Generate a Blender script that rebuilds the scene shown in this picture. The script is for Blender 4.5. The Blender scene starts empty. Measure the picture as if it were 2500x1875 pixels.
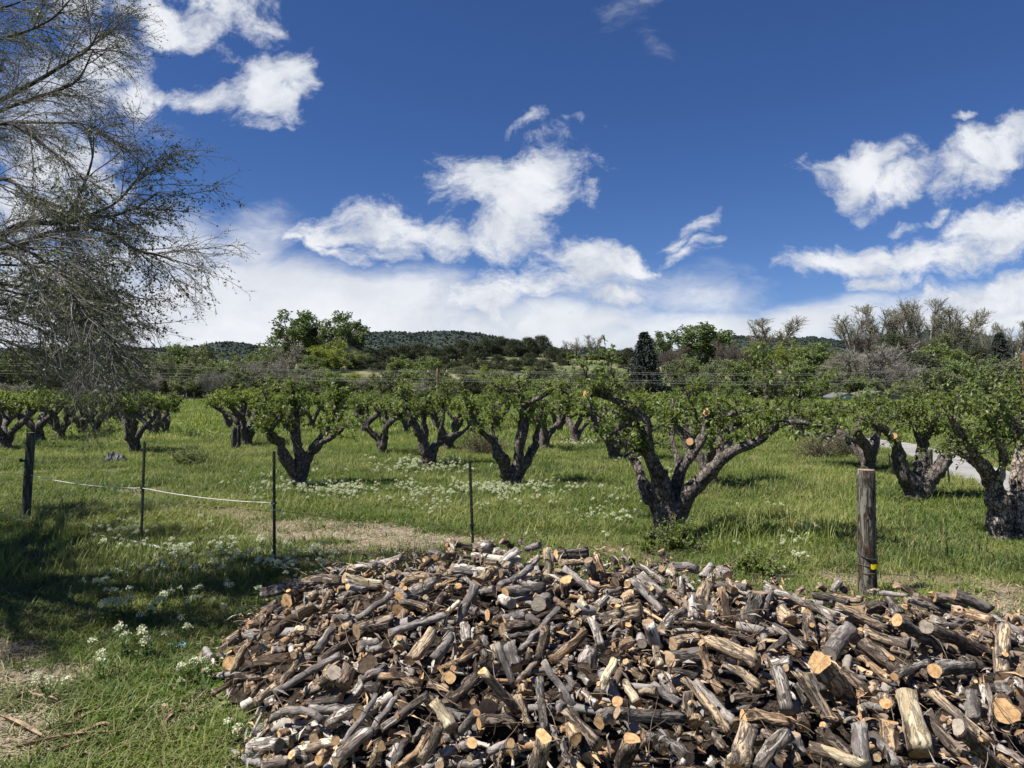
import bpy, math, random
import numpy as np
from mathutils import Vector, Matrix

# ------------------------------------------------------------------ camera, sky, sun, exposure
scene = bpy.context.scene
COL = scene.collection
rad = math.radians
H, FP, CX, CY = 2.2, 1734.0, 1250.0, 937.5      # eye height (m), focal length and centre in photo pixels

cam_d = bpy.data.cameras.new("camera")
cam_d.sensor_width = 36.0
cam_d.lens = 36.0 * FP / 2500.0
cam_d.clip_start = 0.05
cam_d.clip_end = 20000.0
cam = bpy.data.objects.new("camera", cam_d)
cam.location = (0, 0, H)
cam.rotation_euler = (rad(90), 0, 0)
COL.objects.link(cam)
scene.camera = cam

SUN_AZ = math.atan2(-0.94, -0.36)                # towards the sun: left of and behind the viewer
SUN_EL = rad(57)
sun_vec = Vector((math.sin(SUN_AZ) * math.cos(SUN_EL), math.cos(SUN_AZ) * math.cos(SUN_EL), math.sin(SUN_EL)))
sd = bpy.data.lights.new("sun", 'SUN')
sd.energy = 5.0
sd.angle = rad(0.53)
sd.color = (1.0, 0.955, 0.89)
so = bpy.data.objects.new("sun", sd)
so.rotation_euler = sun_vec.to_track_quat('Z', 'Y').to_euler()
so.location = (-20, -8, 30)
COL.objects.link(so)

scene.view_settings.view_transform = 'Standard'
scene.view_settings.look = 'None'
scene.view_settings.gamma = 1.0
scene.view_settings.use_curve_mapping = False
scene.view_settings.exposure = 0.80
scene.cycles.max_bounces = 6
scene.cycles.diffuse_bounces = 3
scene.cycles.glossy_bounces = 2
scene.cycles.transmission_bounces = 4
scene.cycles.transparent_max_bounces = 6

world = bpy.data.worlds.new("World")
scene.world = world
world.use_nodes = True
wn, wl = world.node_tree.nodes, world.node_tree.links
wn.clear()


class NT:
    """small helper round a node tree"""
    def __init__(s, tree):
        s.t = tree

    def n(s, typ, **kw):
        nd = s.t.nodes.new(typ)
        for k, v in kw.items():
            setattr(nd, k, v)
        return nd

    def put(s, sock, v):
        if isinstance(v, bpy.types.NodeSocket):
            s.t.links.new(v, sock)
        elif v is not None:
            sock.default_value = v

    def math(s, op, a, b=None, c=None, clamp=False):
        nd = s.n('ShaderNodeMath', operation=op, use_clamp=clamp)
        s.put(nd.inputs[0], a); s.put(nd.inputs[1], b); s.put(nd.inputs[2], c)
        return nd.outputs[0]

    def vmath(s, op, a, b=None, scale=None):
        nd = s.n('ShaderNodeVectorMath', operation=op)
        s.put(nd.inputs[0], a)
        if b is not None: s.put(nd.inputs[1], b)
        if scale is not None: s.put(nd.inputs['Scale'], scale)
        return nd.outputs['Value'] if op in ('LENGTH', 'DOT_PRODUCT', 'DISTANCE') else nd.outputs[0]

    def noise(s, vec, scale, detail=4.0, rough=0.55, dist=0.0, lac=2.0):
        nd = s.n('ShaderNodeTexNoise')
        s.put(nd.inputs['Vector'], vec)
        nd.inputs['Scale'].default_value = scale
        nd.inputs['Detail'].default_value = detail
        nd.inputs['Roughness'].default_value = rough
        nd.inputs['Distortion'].default_value = dist
        nd.inputs['Lacunarity'].default_value = lac
        return nd.outputs['Fac']

    def mix(s, f, a, b, mode='MIX'):
        nd = s.n('ShaderNodeMix', data_type='RGBA', blend_type=mode)
        s.put(nd.inputs[0], f)
        s.put(nd.inputs[6], a if not isinstance(a, tuple) else (*a[:3], 1))
        s.put(nd.inputs[7], b if not isinstance(b, tuple) else (*b[:3], 1))
        return nd.outputs[2]

    def mapr(s, v, a, b, c=0.0, d=1.0, smooth=True):
        nd = s.n('ShaderNodeMapRange', interpolation_type='SMOOTHSTEP' if smooth else 'LINEAR')
        s.put(nd.inputs['Value'], v)
        nd.inputs['From Min'].default_value = a; nd.inputs['From Max'].default_value = b
        nd.inputs['To Min'].default_value = c; nd.inputs['To Max'].default_value = d
        return nd.outputs['Result']

    def mapping(s, v, loc=(0, 0, 0), rot=(0, 0, 0), scale=(1, 1, 1), typ='POINT'):
        nd = s.n('ShaderNodeMapping', vector_type=typ)
        s.put(nd.inputs['Vector'], v)
        nd.inputs['Location'].default_value = loc
        nd.inputs['Rotation'].default_value = rot
        nd.inputs['Scale'].default_value = scale
        return nd.outputs[0]


W = NT(world.node_tree)
sky = W.n('ShaderNodeTexSky', sky_type='NISHITA')
sky.sun_disc = False
sky.sun_elevation = SUN_EL
sky.sun_rotation = SUN_AZ
sky.altitude = 1900
sky.air_density = 1.0
sky.dust_density = 0.35
sky.ozone_density = 1.6
tc = W.n('ShaderNodeTexCoord')
dirv = tc.outputs['Generated']
sep = W.n('ShaderNodeSeparateXYZ'); W.put(sep.inputs[0], dirv)
dy = W.math('MAXIMUM', sep.outputs[1], 0.02)
uu = W.math('DIVIDE', sep.outputs[0], dy)
vv = W.math('DIVIDE', sep.outputs[2], dy)
comb = W.n('ShaderNodeCombineXYZ'); W.put(comb.inputs[0], uu); W.put(comb.inputs[1], vv)
P2 = comb.outputs[0]                             # direction on the plane one metre north of the viewer
front = W.mapr(sep.outputs[1], 0.02, 0.3)


def field(blobs, P2=None, k_=1.0):
    P2 = P2 or globals()['P2']
    out = None
    for (px, py, rx, ry, ang, amp) in blobs:
        m = W.mapping(P2, ((px - CX) / FP, (CY - py) / FP, 0), (0, 0, rad(ang)), (k_ * rx / FP, k_ * ry / FP, 1), 'TEXTURE')
        r = W.vmath('LENGTH', m)
        v = W.math('MULTIPLY_ADD', W.math('POWER', r, 1.6), -amp, amp)
        out = v if out is None else W.math('MAXIMUM', out, v)
    return out


# cumulus: centre, radii (photo pixels), turn (degrees, counter-clockwise), strength
CUM = [
    (650, 225, 110, 90, -5, 1), (560, 235, 130, 42, -22, .8), (715, 190, 55, 75, 10, .9),
    (250, 130, 130, 75, -35, .9), (340, 205, 80, 60, -10, .8), (400, 60, 140, 45, -25, .9), (560, 30, 110, 55, -20, 1),
    (150, 420, 150, 110, 10, 1.0), (60, 520, 150, 80, 0, .9), (500, 60, 80, 35, 0, .6), (190, 20, 60, 22, 0, .55),
    (1180, 450, 120, 80, -20, 1), (1310, 440, 180, 80, 28, 1), (1230, 550, 110, 85, 30, .95), (1190, 590, 60, 50, 0, .9), (1340, 370, 60, 50, 60, .6), (1440, 450, 55, 45, 10, .7),
    (950, 570, 170, 75, -6, 1), (830, 575, 110, 50, -10, .8), (1060, 590, 90, 55, -10, .85), (740, 575, 40, 20, -10, .6), (830, 620, 110, 22, -22, .7),
    (1440, 640, 110, 65, 0, 1.05), (1530, 650, 70, 50, 0, .8), (1490, 740, 90, 40, 10, .9), (1330, 700, 160, 60, 12, .95), (1200, 730, 170, 75, 8, .95),
    (2120, 420, 150, 62, 4, 1.05), (2190, 440, 100, 55, 20, .9), (2420, 370, 150, 75, 24, 1.1), (2330, 400, 90, 50, 20, .9), (2050, 430, 60, 30, 30, .7),
    (2060, 635, 150, 42, 8, .9), (2240, 620, 120, 52, 10, .9), (2420, 570, 190, 75, 24, 1.05), (2150, 690, 110, 30, 5, .7), (2560, 500, 130, 60, 20, .9),
    (2380, 720, 200, 38, 10, .85), (2500, 700, 180, 45, 5, .9),
    (1690, 560, 60, 20, 15, .52), (1720, 545, 38, 16, 20, .6), (1670, 630, 62, 22, 14, .62), (1720, 595, 34, 11, 15, .55), (1660, 587, 44, 22, 18, .6), (1620, 655, 24, 10, 0, .5),
    (2350, 280, 42, 11, 12, .55), (2220, 540, 35, 12, 0, .5), (2290, 515, 45, 14, 25, .5), (1290, 305, 40, 14, 10, .35),
]
# soft veils low over the hills and a few thin wisps
VEIL = [
    (560, 760, 420, 170, 8, 1), (900, 760, 430, 130, 0, 1), (1300, 800, 380, 95, 0, .95), (1650, 820, 330, 70, 4, .9), (2000, 790, 300, 80, 12, .85),
    (2350, 780, 380, 80, 6, .9), (120, 760, 450, 230, 0, .9), (620, 610, 160, 110, 30, .55), (440, 640, 160, 130, 0, .6), (300, 300, 200, 60, -10, .10),
    (1550, 20, 90, 60, -20, .10), (1480, 700, 260, 70, 0, .35), (1750, 720, 200, 90, 0, .4), (120, 250, 200, 160, 0, .40),
]
warp = W.noise(P2, 5.0, 5.0, 0.6)
warpc = W.n('ShaderNodeTexNoise'); W.put(warpc.inputs['Vector'], P2)
warpc.inputs['Scale'].default_value = 9.0; warpc.inputs['Detail'].default_value = 5.0
wv = W.vmath('SUBTRACT', warpc.outputs['Color'], (0.5, 0.5, 0.5))
P2w = W.vmath('ADD', P2, W.vmath('SCALE', wv, scale=0.075))
fc = field(CUM, W.vmath('ADD', P2, W.vmath('SCALE', wv, scale=0.11)), 1.2)
n_big = W.noise(W.mapping(P2w, rot=(0, 0, rad(-22)), scale=(1, 1.5, 1)), 9.0, 9.0, 0.62)
n_fine = W.noise(W.mapping(P2w, rot=(0, 0, rad(-30)), scale=(1, 1.6, 1)), 24.0, 8.0, 0.72)
nn = W.math('ADD', W.math('MULTIPLY', n_big, 1.25), W.math('MULTIPLY', n_fine, 0.80))
dens = W.math('ADD', fc, W.math('MULTIPLY', W.math('SUBTRACT', nn, 1.10), 2.0))
cum_a = W.math('MULTIPLY', W.mapr(dens, -0.15, 0.72), 0.98)
fv = field(VEIL)
n_veil = W.noise(W.mapping(P2w, rot=(0, 0, rad(12)), scale=(1, 2.4, 1)), 3.4, 8.0, 0.62)
veil_a = W.math('MULTIPLY', W.mapr(W.math('ADD', fv, W.math('SUBTRACT', W.math('MULTIPLY', n_veil, 2.1), 1.02)), -0.05, 0.78), 0.95)
low = W.mapr(sep.outputs[2], 0.0, 0.11, 0.80, 0.0)
veil_a = W.math('MULTIPLY', W.math('MAXIMUM', veil_a, low), front)
cum_a = W.math('MULTIPLY', cum_a, front)
# the rest of the sky: scattered clouds of the same kind
n_rest = W.noise(W.mapping(dirv, scale=(1, 1, 2.2)), 2.6, 8.0, 0.6)
rest_a = W.math('MULTIPLY', W.mapr(n_rest, 0.54, 0.68), W.math('SUBTRACT', 1.0, front))
alpha = W.math('MAXIMUM', W.math('MAXIMUM', cum_a, veil_a), rest_a)

# deep polarised spring blue
hs = W.n('ShaderNodeHueSaturation'); W.put(hs.inputs['Color'], sky.outputs[0])
hs.inputs['Hue'].default_value = 0.50
hs.inputs['Saturation'].default_value = 1.15
hs.inputs['Value'].default_value = 1.0
blue = W.mix(1.0, hs.outputs[0], (0.60, 0.70, 0.97), 'MULTIPLY')
# inner modelling of the clouds: thick parts white, thin and low parts grey-blue
n_sh = W.noise(W.mapping(P2w, loc=(0.013, 0.02, 0)), 9.0, 8.0, 0.6)
shade = W.mapr(W.math('ADD', W.math('MULTIPLY', dens, 0.22), n_sh), 0.40, 0.82)
c_cum = W.mix(shade, (5.2, 5.7, 6.7), (8.9, 9.1, 9.5))
n_sv = W.noise(W.mapping(P2w, scale=(1, 2.0, 1)), 4.2, 6.0, 0.6)
c_veil = W.mix(W.mapr(n_sv, 0.35, 0.68), (7.3, 7.6, 8.2), (9.2, 9.4, 9.7))
cl = W.mix(W.math('MAXIMUM', cum_a, rest_a), c_veil, c_cum)
skyc = W.mix(alpha, blue, cl)
bg = W.n('ShaderNodeBackground')
W.put(bg.inputs['Color'], skyc)
bg.inputs['Strength'].default_value = 0.058
wo = W.n('ShaderNodeOutputWorld')
W.put(wo.inputs['Surface'], bg.outputs[0])

# ------------------------------------------------------------------ helpers
rng = np.random.default_rng(7)


def hash2(ix, iy, seed):
    n = (ix.astype(np.int64) * 374761393 + iy.astype(np.int64) * 668265263 + seed * 974634777) & 0x7fffffff
    n = ((n ^ (n >> 13)) * 1274126177) & 0x7fffffff
    n = n ^ (n >> 16)
    return (n & 0xffff) / 65535.0


def vnoise(x, y, seed=0):
    x = np.asarray(x, float); y = np.asarray(y, float)
    ix, iy = np.floor(x), np.floor(y)
    fx, fy = x - ix, y - iy
    fx = fx * fx * (3 - 2 * fx); fy = fy * fy * (3 - 2 * fy)
    a, b = hash2(ix, iy, seed), hash2(ix + 1, iy, seed)
    c, d = hash2(ix, iy + 1, seed), hash2(ix + 1, iy + 1, seed)
    return (a * (1 - fx) + b * fx) * (1 - fy) + (c * (1 - fx) + d * fx) * fy


def fbm(x, y, seed=0, octv=4):
    x = np.asarray(x, float); y = np.asarray(y, float)
    s, a, t = 0, 0.5, 0
    for k in range(octv):
        s = s + a * vnoise(x * 2 ** k + 17.3 * k, y * 2 ** k - 9.1 * k, seed + k); t += a; a *= 0.5
    return s / t


def sstep(v, a, b):
    t = np.clip((v - a) / (b - a), 0, 1)
    return t * t * (3 - 2 * t)


def norm(v):
    return v / np.maximum(np.linalg.norm(v, axis=-1, keepdims=True), 1e-9)


def ray(px, py):
    return np.array([(px - CX) / FP, 1.0, (CY - py) / FP])


def at(px, py):
    """a photo pixel that shows level ground -> the ground point"""
    d = H * FP / (py - CY)
    return np.array([(px - CX) / FP * d, d, 0.0])


def atd(px, py, d):
    return np.array([(px - CX) / FP * d, d, H + (CY - py) / FP * d])


def tag(o, label=None, cat=None, group=None, kind=None):
    if label: o['label'] = label
    if cat: o['category'] = cat
    if group: o['group'] = group
    if kind: o['kind'] = kind
    return o


def mesh_obj(name, V, faces, mats, parent=None, smooth=True, mat_idx=None, loc=None):
    """V (n,3); faces: list of integer arrays (m,3) or (m,4)"""
    me = bpy.data.meshes.new(name)
    V = np.asarray(V, dtype=np.float32)
    faces = [np.asarray(f, dtype=np.int32) for f in faces if len(f)]
    me.vertices.add(len(V)); me.vertices.foreach_set('co', V.ravel())
    nl = sum(f.size for f in faces); npoly = sum(len(f) for f in faces)
    me.loops.add(nl); me.polygons.add(npoly)
    me.loops.foreach_set('vertex_index', np.concatenate([f.ravel() for f in faces]))
    starts, s = [], 0
    for f in faces:
        starts.append(s + np.arange(len(f)) * f.shape[1]); s += f.size
    me.polygons.foreach_set('loop_start', np.concatenate(starts).astype(np.int32))
    if mat_idx is not None:
        me.polygons.foreach_set('material_index', np.asarray(mat_idx, dtype=np.int32))
    me.polygons.foreach_set('use_smooth', np.full(npoly, smooth))
    for m in (mats if isinstance(mats, (list, tuple)) else [mats]):
        me.materials.append(m)
    me.update(calc_edges=True)
    o = bpy.data.objects.new(name, me)
    COL.objects.link(o)
    if parent is not None: o.parent = parent
    if loc is not None: o.location = loc
    return o


class Buf:
    """collects several pieces into one mesh"""
    def __init__(s):
        s.V, s.F, s.M, s.n = [], [], [], 0

    def add(s, V, F, m=0):
        V = np.asarray(V, float)
        if not isinstance(F, list): F = [F]
        for f in F:
            f = np.asarray(f)
            if len(f):
                s.F.append(f + s.n); s.M.append(np.full(len(f), m))
        s.V.append(V); s.n += len(V)

    def obj(s, name, mats, parent=None, smooth=True, loc=None):
        return mesh_obj(name, np.concatenate(s.V), s.F, mats, parent, smooth, np.concatenate(s.M), loc)


def box(c, size, rz=0.0, rx=0.0):
    hx, hy, hz = size[0] / 2, size[1] / 2, size[2] / 2
    V = np.array([[x, y, z] for z in (-hz, hz) for x, y in ((-hx, -hy), (hx, -hy), (hx, hy), (-hx, hy))])
    if rx:
        V = V @ np.array(Matrix.Rotation(rx, 3, 'X')).T
    if rz:
        V = V @ np.array(Matrix.Rotation(rz, 3, 'Z')).T
    F = np.array([[0, 3, 2, 1], [4, 5, 6, 7], [0, 1, 5, 4], [1, 2, 6, 5], [2, 3, 7, 6], [3, 0, 4, 7]])
    return V + np.array(c), F


def tubes(P, R, sides=5, cap=False, rough=0.0, rg=None):
    """P (T,n,3), R (T,n): a batch of tubes with the same number of rings"""
    P = np.asarray(P, float); R = np.asarray(R, float)
    if P.ndim == 2: P = P[None]; R = R[None]
    T, n, _ = P.shape
    tan = np.empty_like(P)
    tan[:, 1:-1] = P[:, 2:] - P[:, :-2]; tan[:, 0] = P[:, 1] - P[:, 0]; tan[:, -1] = P[:, -1] - P[:, -2]
    tan = norm(tan)
    mean = norm(tan.mean(axis=1, keepdims=True))
    ref = np.where(np.abs(mean[..., 2:3]) < 0.8, np.array([0, 0, 1.0]), np.array([1.0, 0, 0]))
    a = norm(np.cross(tan, np.broadcast_to(ref, tan.shape)))
    b = np.cross(tan, a)
    th = np.linspace(0, 2 * np.pi, sides, endpoint=False)
    RR = R[..., None] * np.ones(sides)
    if rough:
        rg = rg or rng
        prof = 1 + rough * (rg.random((T, 1, sides)) - .5) + rough * 0.8 * (rg.random((T, n, sides)) - .5)
        RR = RR * prof
    V = P[:, :, None, :] + RR[..., None] * (np.cos(th)[:, None] * a[:, :, None, :] + np.sin(th)[:, None] * b[:, :, None, :])
    idx = np.arange(T * n * sides).reshape(T, n, sides)
    i0 = idx[:, :-1]; i1 = idx[:, 1:]
    F = np.stack([i0, np.roll(i0, -1, 2), np.roll(i1, -1, 2), i1], -1).reshape(-1, 4)
    V = V.reshape(-1, 3)
    if cap:
        base = len(V)
        V = np.concatenate([V, P[:, -1] + tan[:, -1] * R[:, -1:] * 0.3])
        c = base + np.arange(T)
        last = idx[:, -1]
        Fc = np.stack([last, np.roll(last, -1, 1), np.broadcast_to(c[:, None], last.shape)], -1).reshape(-1, 3)
        return V, [F, Fc]
    return V, [F]


def spline(pts, n):
    """Catmull-Rom through pts (k,m), resampled to n rows"""
    pts = np.asarray(pts, float)
    k = len(pts)
    if k == 2:
        t = np.linspace(0, 1, n)[:, None]
        return pts[0] * (1 - t) + pts[1] * t
    ext = np.vstack([2 * pts[0] - pts[1], pts, 2 * pts[-1] - pts[-2]])
    t = np.linspace(0, k - 1 - 1e-6, n)
    i = t.astype(int); f = (t - i)[:, None]
    p0, p1, p2, p3 = ext[i], ext[i + 1], ext[i + 2], ext[i + 3]
    return 0.5 * ((2 * p1) + (-p0 + p2) * f + (2 * p0 - 5 * p1 + 4 * p2 - p3) * f ** 2 + (-p0 + 3 * p1 - 3 * p2 + p3) * f ** 3)


def shoots(P0, D, L, n, lift=0.0, jit=0.2, rg=rng):
    """grow a batch of curved shoots: (T,3) starts, (T,3) directions, (T,) lengths -> (T,n,3)"""
    T = len(P0)
    out = np.empty((T, n, 3)); out[:, 0] = P0
    D = norm(D); step = (np.asarray(L) / (n - 1))[:, None] * np.ones((T, 1))
    for i in range(1, n):
        out[:, i] = out[:, i - 1] + D * step
        D = norm(D + np.array([0, 0, lift]) + jit * rg.normal(size=(T, 3)))
    return out


def along(P, k, lo=0.2, hi=1.0, rg=rng):
    """k random points on each of the polylines P (T,n,3) -> points, tangents, t, source row"""
    T, n, _ = P.shape
    t = lo + (hi - lo) * rg.random((T, k))
    f = t * (n - 1 - 1e-6); i = f.astype(int); f = (f - i)[..., None]
    rows = np.arange(T)[:, None] * np.ones((1, k), int)
    a = P[rows, i]; b = P[rows, i + 1]
    return (a * (1 - f) + b * f).reshape(-1, 3), norm((b - a).reshape(-1, 3)), t.ravel(), rows.ravel()


def rand_dirs(n, rg=rng):
    return norm(rg.normal(size=(n, 3)))


def leaf_quads(C, D, N, L, Wd, fold=0.25):
    """folded leaves: base C, direction D, normal N"""
    D = norm(D); S = norm(np.cross(D, N)); N = np.cross(S, D)
    L = np.asarray(L)[:, None]; Wd = np.asarray(Wd)[:, None]
    base = C; tip = C + D * L - N * L * 0.12
    mid = C + D * L * 0.48
    r = mid + S * Wd * 0.5 + N * Wd * fold; l = mid - S * Wd * 0.5 + N * Wd * fold
    V = np.stack([base, r, tip, l, mid], 1).reshape(-1, 3)
    i = np.arange(len(C)) * 5
    F = np.concatenate([np.stack([i, i + 1, i + 2, i + 4], -1), np.stack([i, i + 4, i + 2, i + 3], -1)])
    return V, F


def flat_leaves(C, D, N, L, Wd):
    D = norm(D); S = norm(np.cross(D, N))
    L = np.asarray(L)[:, None]; Wd = np.asarray(Wd)[:, None]
    V = np.stack([C, C + D * L * .5 + S * Wd * .5, C + D * L, C + D * L * .5 - S * Wd * .5], 1).reshape(-1, 3)
    i = np.arange(len(C)) * 4
    return V, np.stack([i, i + 1, i + 2, i + 3], -1)


def empty(name, loc, label=None, cat=None, group=None):
    e = bpy.data.objects.new(name, None)
    e.empty_display_size = 0.1
    e.location = loc
    COL.objects.link(e)
    return tag(e, label, cat, group)


def copy_tree(o, parent=None):
    c = o.copy(); COL.objects.link(c); c.parent = parent
    for ch in list(o.children):
        copy_tree(ch, c)
    return c


USED = set()


def unique_label(descs, px, py, marks, tails=('',)):
    """first combination of a description and a nearby landmark that no other thing carries yet"""
    near = sorted(marks, key=lambda m: (m[0] - px) ** 2 + (m[1] - py) ** 2)
    near = [m for m in near if abs(m[0] - px) + abs(m[1] - py) > 4]
    for tail in tails:
        for j, m in enumerate(near[:7]):
            dx, dyp = px - m[0], py - m[1]
            dist = math.hypot(dx, dyp)
            word = 'just ' if dist < 110 else ''
            if abs(dx) > abs(dyp) * 1.2: rel = 'right of' if dx > 0 else 'left of'
            elif abs(dyp) > abs(dx) * 1.2: rel = 'below' if dyp > 0 else 'above'
            else: rel = ('below right of' if dx > 0 else 'below left of') if dyp > 0 else ('above right of' if dx > 0 else 'above left of')
            for d in descs:
                lab = ' '.join(f"{d}{tail}, {word}{rel} {m[2]}".split())
                if lab not in USED and len(lab.split()) <= 16:
                    USED.add(lab); return lab
    return descs[0]


# ------------------------------------------------------------------ materials
def new_mat(name):
    m = bpy.data.materials.new(name); m.use_nodes = True
    m.node_tree.nodes.clear()
    N = NT(m.node_tree)
    out = N.n('ShaderNodeOutputMaterial')
    return m, N, out


def principled(N, out, color, rough=0.85, normal=None, spec=0.25):
    b = N.n('ShaderNodeBsdfPrincipled')
    N.put(b.inputs['Base Color'], color if not isinstance(color, tuple) else (*color, 1))
    N.put(b.inputs['Roughness'], rough)
    b.inputs['Specular IOR Level'].default_value = spec
    if normal is not None: N.put(b.inputs['Normal'], normal)
    if out is not None: N.put(out.inputs['Surface'], b.outputs[0])
    return b


def bump(N, h, strength=0.5, dist=0.01):
    b = N.n('ShaderNodeBump')
    b.inputs['Strength'].default_value = strength; b.inputs['Distance'].default_value = dist
    N.put(b.inputs['Height'], h)
    return b.outputs[0]


def leaf_mat(name, c1, c2, trans=0.35, rough=0.5, spec=0.3, tcol=None, patch=None):
    """foliage: every leaf its own tone; light passes through"""
    m, N, out = new_mat(name)
    g = N.n('ShaderNodeNewGeometry')
    rnd = g.outputs['Random Per Island']
    n = N.noise(g.outputs['Position'], patch or 0.8, 3.0)
    f = N.math('ADD', N.math('MULTIPLY', rnd, 0.65), N.math('MULTIPLY', N.mapr(n, 0.3, 0.7), 0.35))
    col = N.mix(f, c1, c2)
    p = principled(N, None, col, rough, spec=spec)
    t = N.n('ShaderNodeBsdfTranslucent')
    tc_ = N.mix(1.0, col, tcol or (1.25, 1.35, 0.6), 'MULTIPLY')
    N.put(t.inputs['Color'], tc_)
    mx = N.n('ShaderNodeMixShader'); mx.inputs[0].default_value = trans
    N.put(mx.inputs[1], p.outputs[0]); N.put(mx.inputs[2], t.outputs[0])
    N.put(out.inputs['Surface'], mx.outputs[0])
    return m


def tree_bark_mat(name, c1, c2, scale=14.0, strength=0.8, flaky=False):
    m, N, out = new_mat(name)
    g = N.n('ShaderNodeNewGeometry')
    v = N.mapping(g.outputs['Position'], scale=(1, 1, 0.7 if flaky else 0.35))
    n = N.noise(v, scale, 7.0, 0.65, 0.6)
    if flaky:      # plates of bark with dark gaps between them
        vo = N.n('ShaderNodeTexVoronoi', feature='DISTANCE_TO_EDGE'); vo.inputs['Scale'].default_value = 17.0
        N.put(vo.inputs['Vector'], N.vmath('ADD', v, N.vmath('SCALE', (1, 1, 1), scale=N.math('MULTIPLY', n, .12))))
        n = N.math('ADD', N.math('MULTIPLY', n, .72), N.mapr(vo.outputs['Distance'], 0, .16, -.06, .20))
    n2 = N.noise(g.outputs['Position'], scale * 0.35, 3.0)
    col = N.mix(N.mapr(N.math('ADD', N.math('MULTIPLY', n, 0.7), N.math('MULTIPLY', n2, 0.4)), 0.42, 0.68), c1, c2)
    principled(N, out, col, 0.9, bump(N, n, strength, 0.02))
    return m


def simple_mat(name, c, rough=0.8, c2=None, scale=20, bumpd=0.0, metal=0.0):
    m, N, out = new_mat(name)
    g = N.n('ShaderNodeTexCoord')
    n = N.noise(g.outputs['Object'], scale, 5.0, 0.6)
    col = N.mix(N.mapr(n, 0.35, 0.65), c, c2 or tuple(x * 0.7 for x in c))
    b = principled(N, out, col, rough, bump(N, n, 0.4, bumpd) if bumpd else None)
    b.inputs['Metallic'].default_value = metal
    return m
# ------------------------------------------------------------------ the lie of the land
def ground_z(x, y):
    x = np.asarray(x, float); y = np.asarray(y, float)
    near = 0.10 * (fbm(x * 0.45 + 3, y * 0.45, 5, 3) - 0.5) * sstep(y, 3, 12) + 0.03 * (fbm(x * 1.8, y * 1.8, 9, 2) - 0.5)
    u = x / np.maximum(y, 1.0)
    edge = 100 + 10 * (fbm(x * 0.02, y * 0.0 + 1, 21, 2) - .5)
    bench = 4.3 * sstep(y, edge + 3, 138) + 4.2 * sstep(y, 132, 185) + 5 * sstep(y, 200, 420)
    right = sstep(u, 0.25, 0.55)
    bench = bench * (1 - 0.15 * right) + right * 2.5 * sstep(y, 115, 170)
    lumps = (fbm(x * 0.03, y * 0.05, 33, 4) - .5) * 3.2 * sstep(y, 112, 160)
    return near * (1 - sstep(y, 60, 100)) + bench + lumps


PILE_C = np.array([[-2.6, .30], [-2.17, .40], [-1.68, .555], [-1.0, .68], [-.43, .80], [.06, .80], [.66, .73], [1.27, .655], [1.75, .57],
                   [2.2, .49], [2.8, .45], [3.3, .43], [4.0, .36], [5.0, .30], [6.0, .22]])


def pile_h(x, y):
    """height of the heap's surface (0 outside it)"""
    x = np.asarray(x, float); y = np.asarray(y, float)
    yc = 6.2 - 0.75 * sstep(x, 1.0, 4.2)
    zc = np.interp(x, PILE_C[:, 0], PILE_C[:, 1])
    t = np.clip((yc - y) / (yc - 2.7), 0, 1)
    front_ = zc * (1 - t ** 1.25)
    back = zc * np.clip(1 - ((y - yc) / 0.75) ** 1.6 * (y > yc), 0, 1) if np.ndim(y) else (zc * max(0, 1 - ((float(y) - float(yc)) / 0.75) ** 1.6) if y > yc else zc)
    z = np.where(y < yc, front_, back)
    xl = np.interp(y, [2.5, 4.05, 4.45, 5.0, 5.6, 6.2, 6.8], [-1.6, -1.62, -1.66, -2.22, -2.42, -2.5, -2.3])
    side = np.clip((x - xl) / 0.75, 0, 1)
    side_r = np.clip((6.0 - x) / 0.9, 0, 1)
    z = z * np.sqrt(side) * np.sqrt(side_r)
    return np.where(z > 0.02, z, 0.0)


def blob_mask(x, y, lst):
    """ground patches given as ellipses on the photographed ground: px, py, half width px, half height px"""
    px = CX + FP * x / np.maximum(y, .5); py = CY + FP * H / np.maximum(y, .5)
    m = np.zeros(np.shape(x))
    for (cx, cy, rx, ry, a) in lst:
        m = np.maximum(m, a * (1 - np.sqrt(((px - cx) / rx) ** 2 + ((py - cy) / ry) ** 2)))
    return m


STRAW = [(790, 1295, 340, 40, 2.3), (1010, 1320, 220, 34, 2.2), (880, 1345, 190, 26, 2.0), (560, 1262, 240, 20, 1.1), (330, 1205, 190, 32, .9), (480, 1255, 160, 22, .7), (600, 1290, 180, 26, .9),
         (30, 1155, 180, 14, 1.0), (240, 1150, 130, 10, 1.0), (150, 1650, 330, 60, .8), (30, 1600, 260, 80, .8), (40, 1810, 380, 110, 1.15), (400, 1730, 170, 40, .7),
         (330, 1600, 160, 30, .6), (2150, 1420, 300, 40, 1.0), (2440, 1470, 140, 70, 1.3), (1700, 1390, 300, 40, .8), (1960, 1405, 200, 30, .8), (1900, 1240, 60, 50, .5),
         (1830, 1120, 45, 26, .9), (1960, 1145, 60, 30, .8), (1550, 1350, 250, 22, .6), (560, 1680, 140, 70, .5)]


def straw_amt(x, y):
    m = blob_mask(x, y, STRAW)
    n = fbm(x * 1.9 + 40, y * 1.9, 55, 4)
    ring = np.clip(1 - np.hypot(np.clip(x + 0.0, None, 0) * 0, 0), 0, 1)
    near_pile = sstep(pile_h(x, y - 0.5), 0.0, 0.25) * 0.9
    m = np.maximum(m, near_pile)
    return np.clip(sstep(m + (n - 0.5) * 2.0, 0.10, 0.85) * (m > -0.2), 0, 1) * (m > -0.1)


def graded(lo, hi, step, far, growth):
    a = list(np.arange(lo, hi + 1e-6, step)); s = step
    v = a[-1]
    while v < far:
        s *= growth; v += s; a.append(v)
    return a


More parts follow.
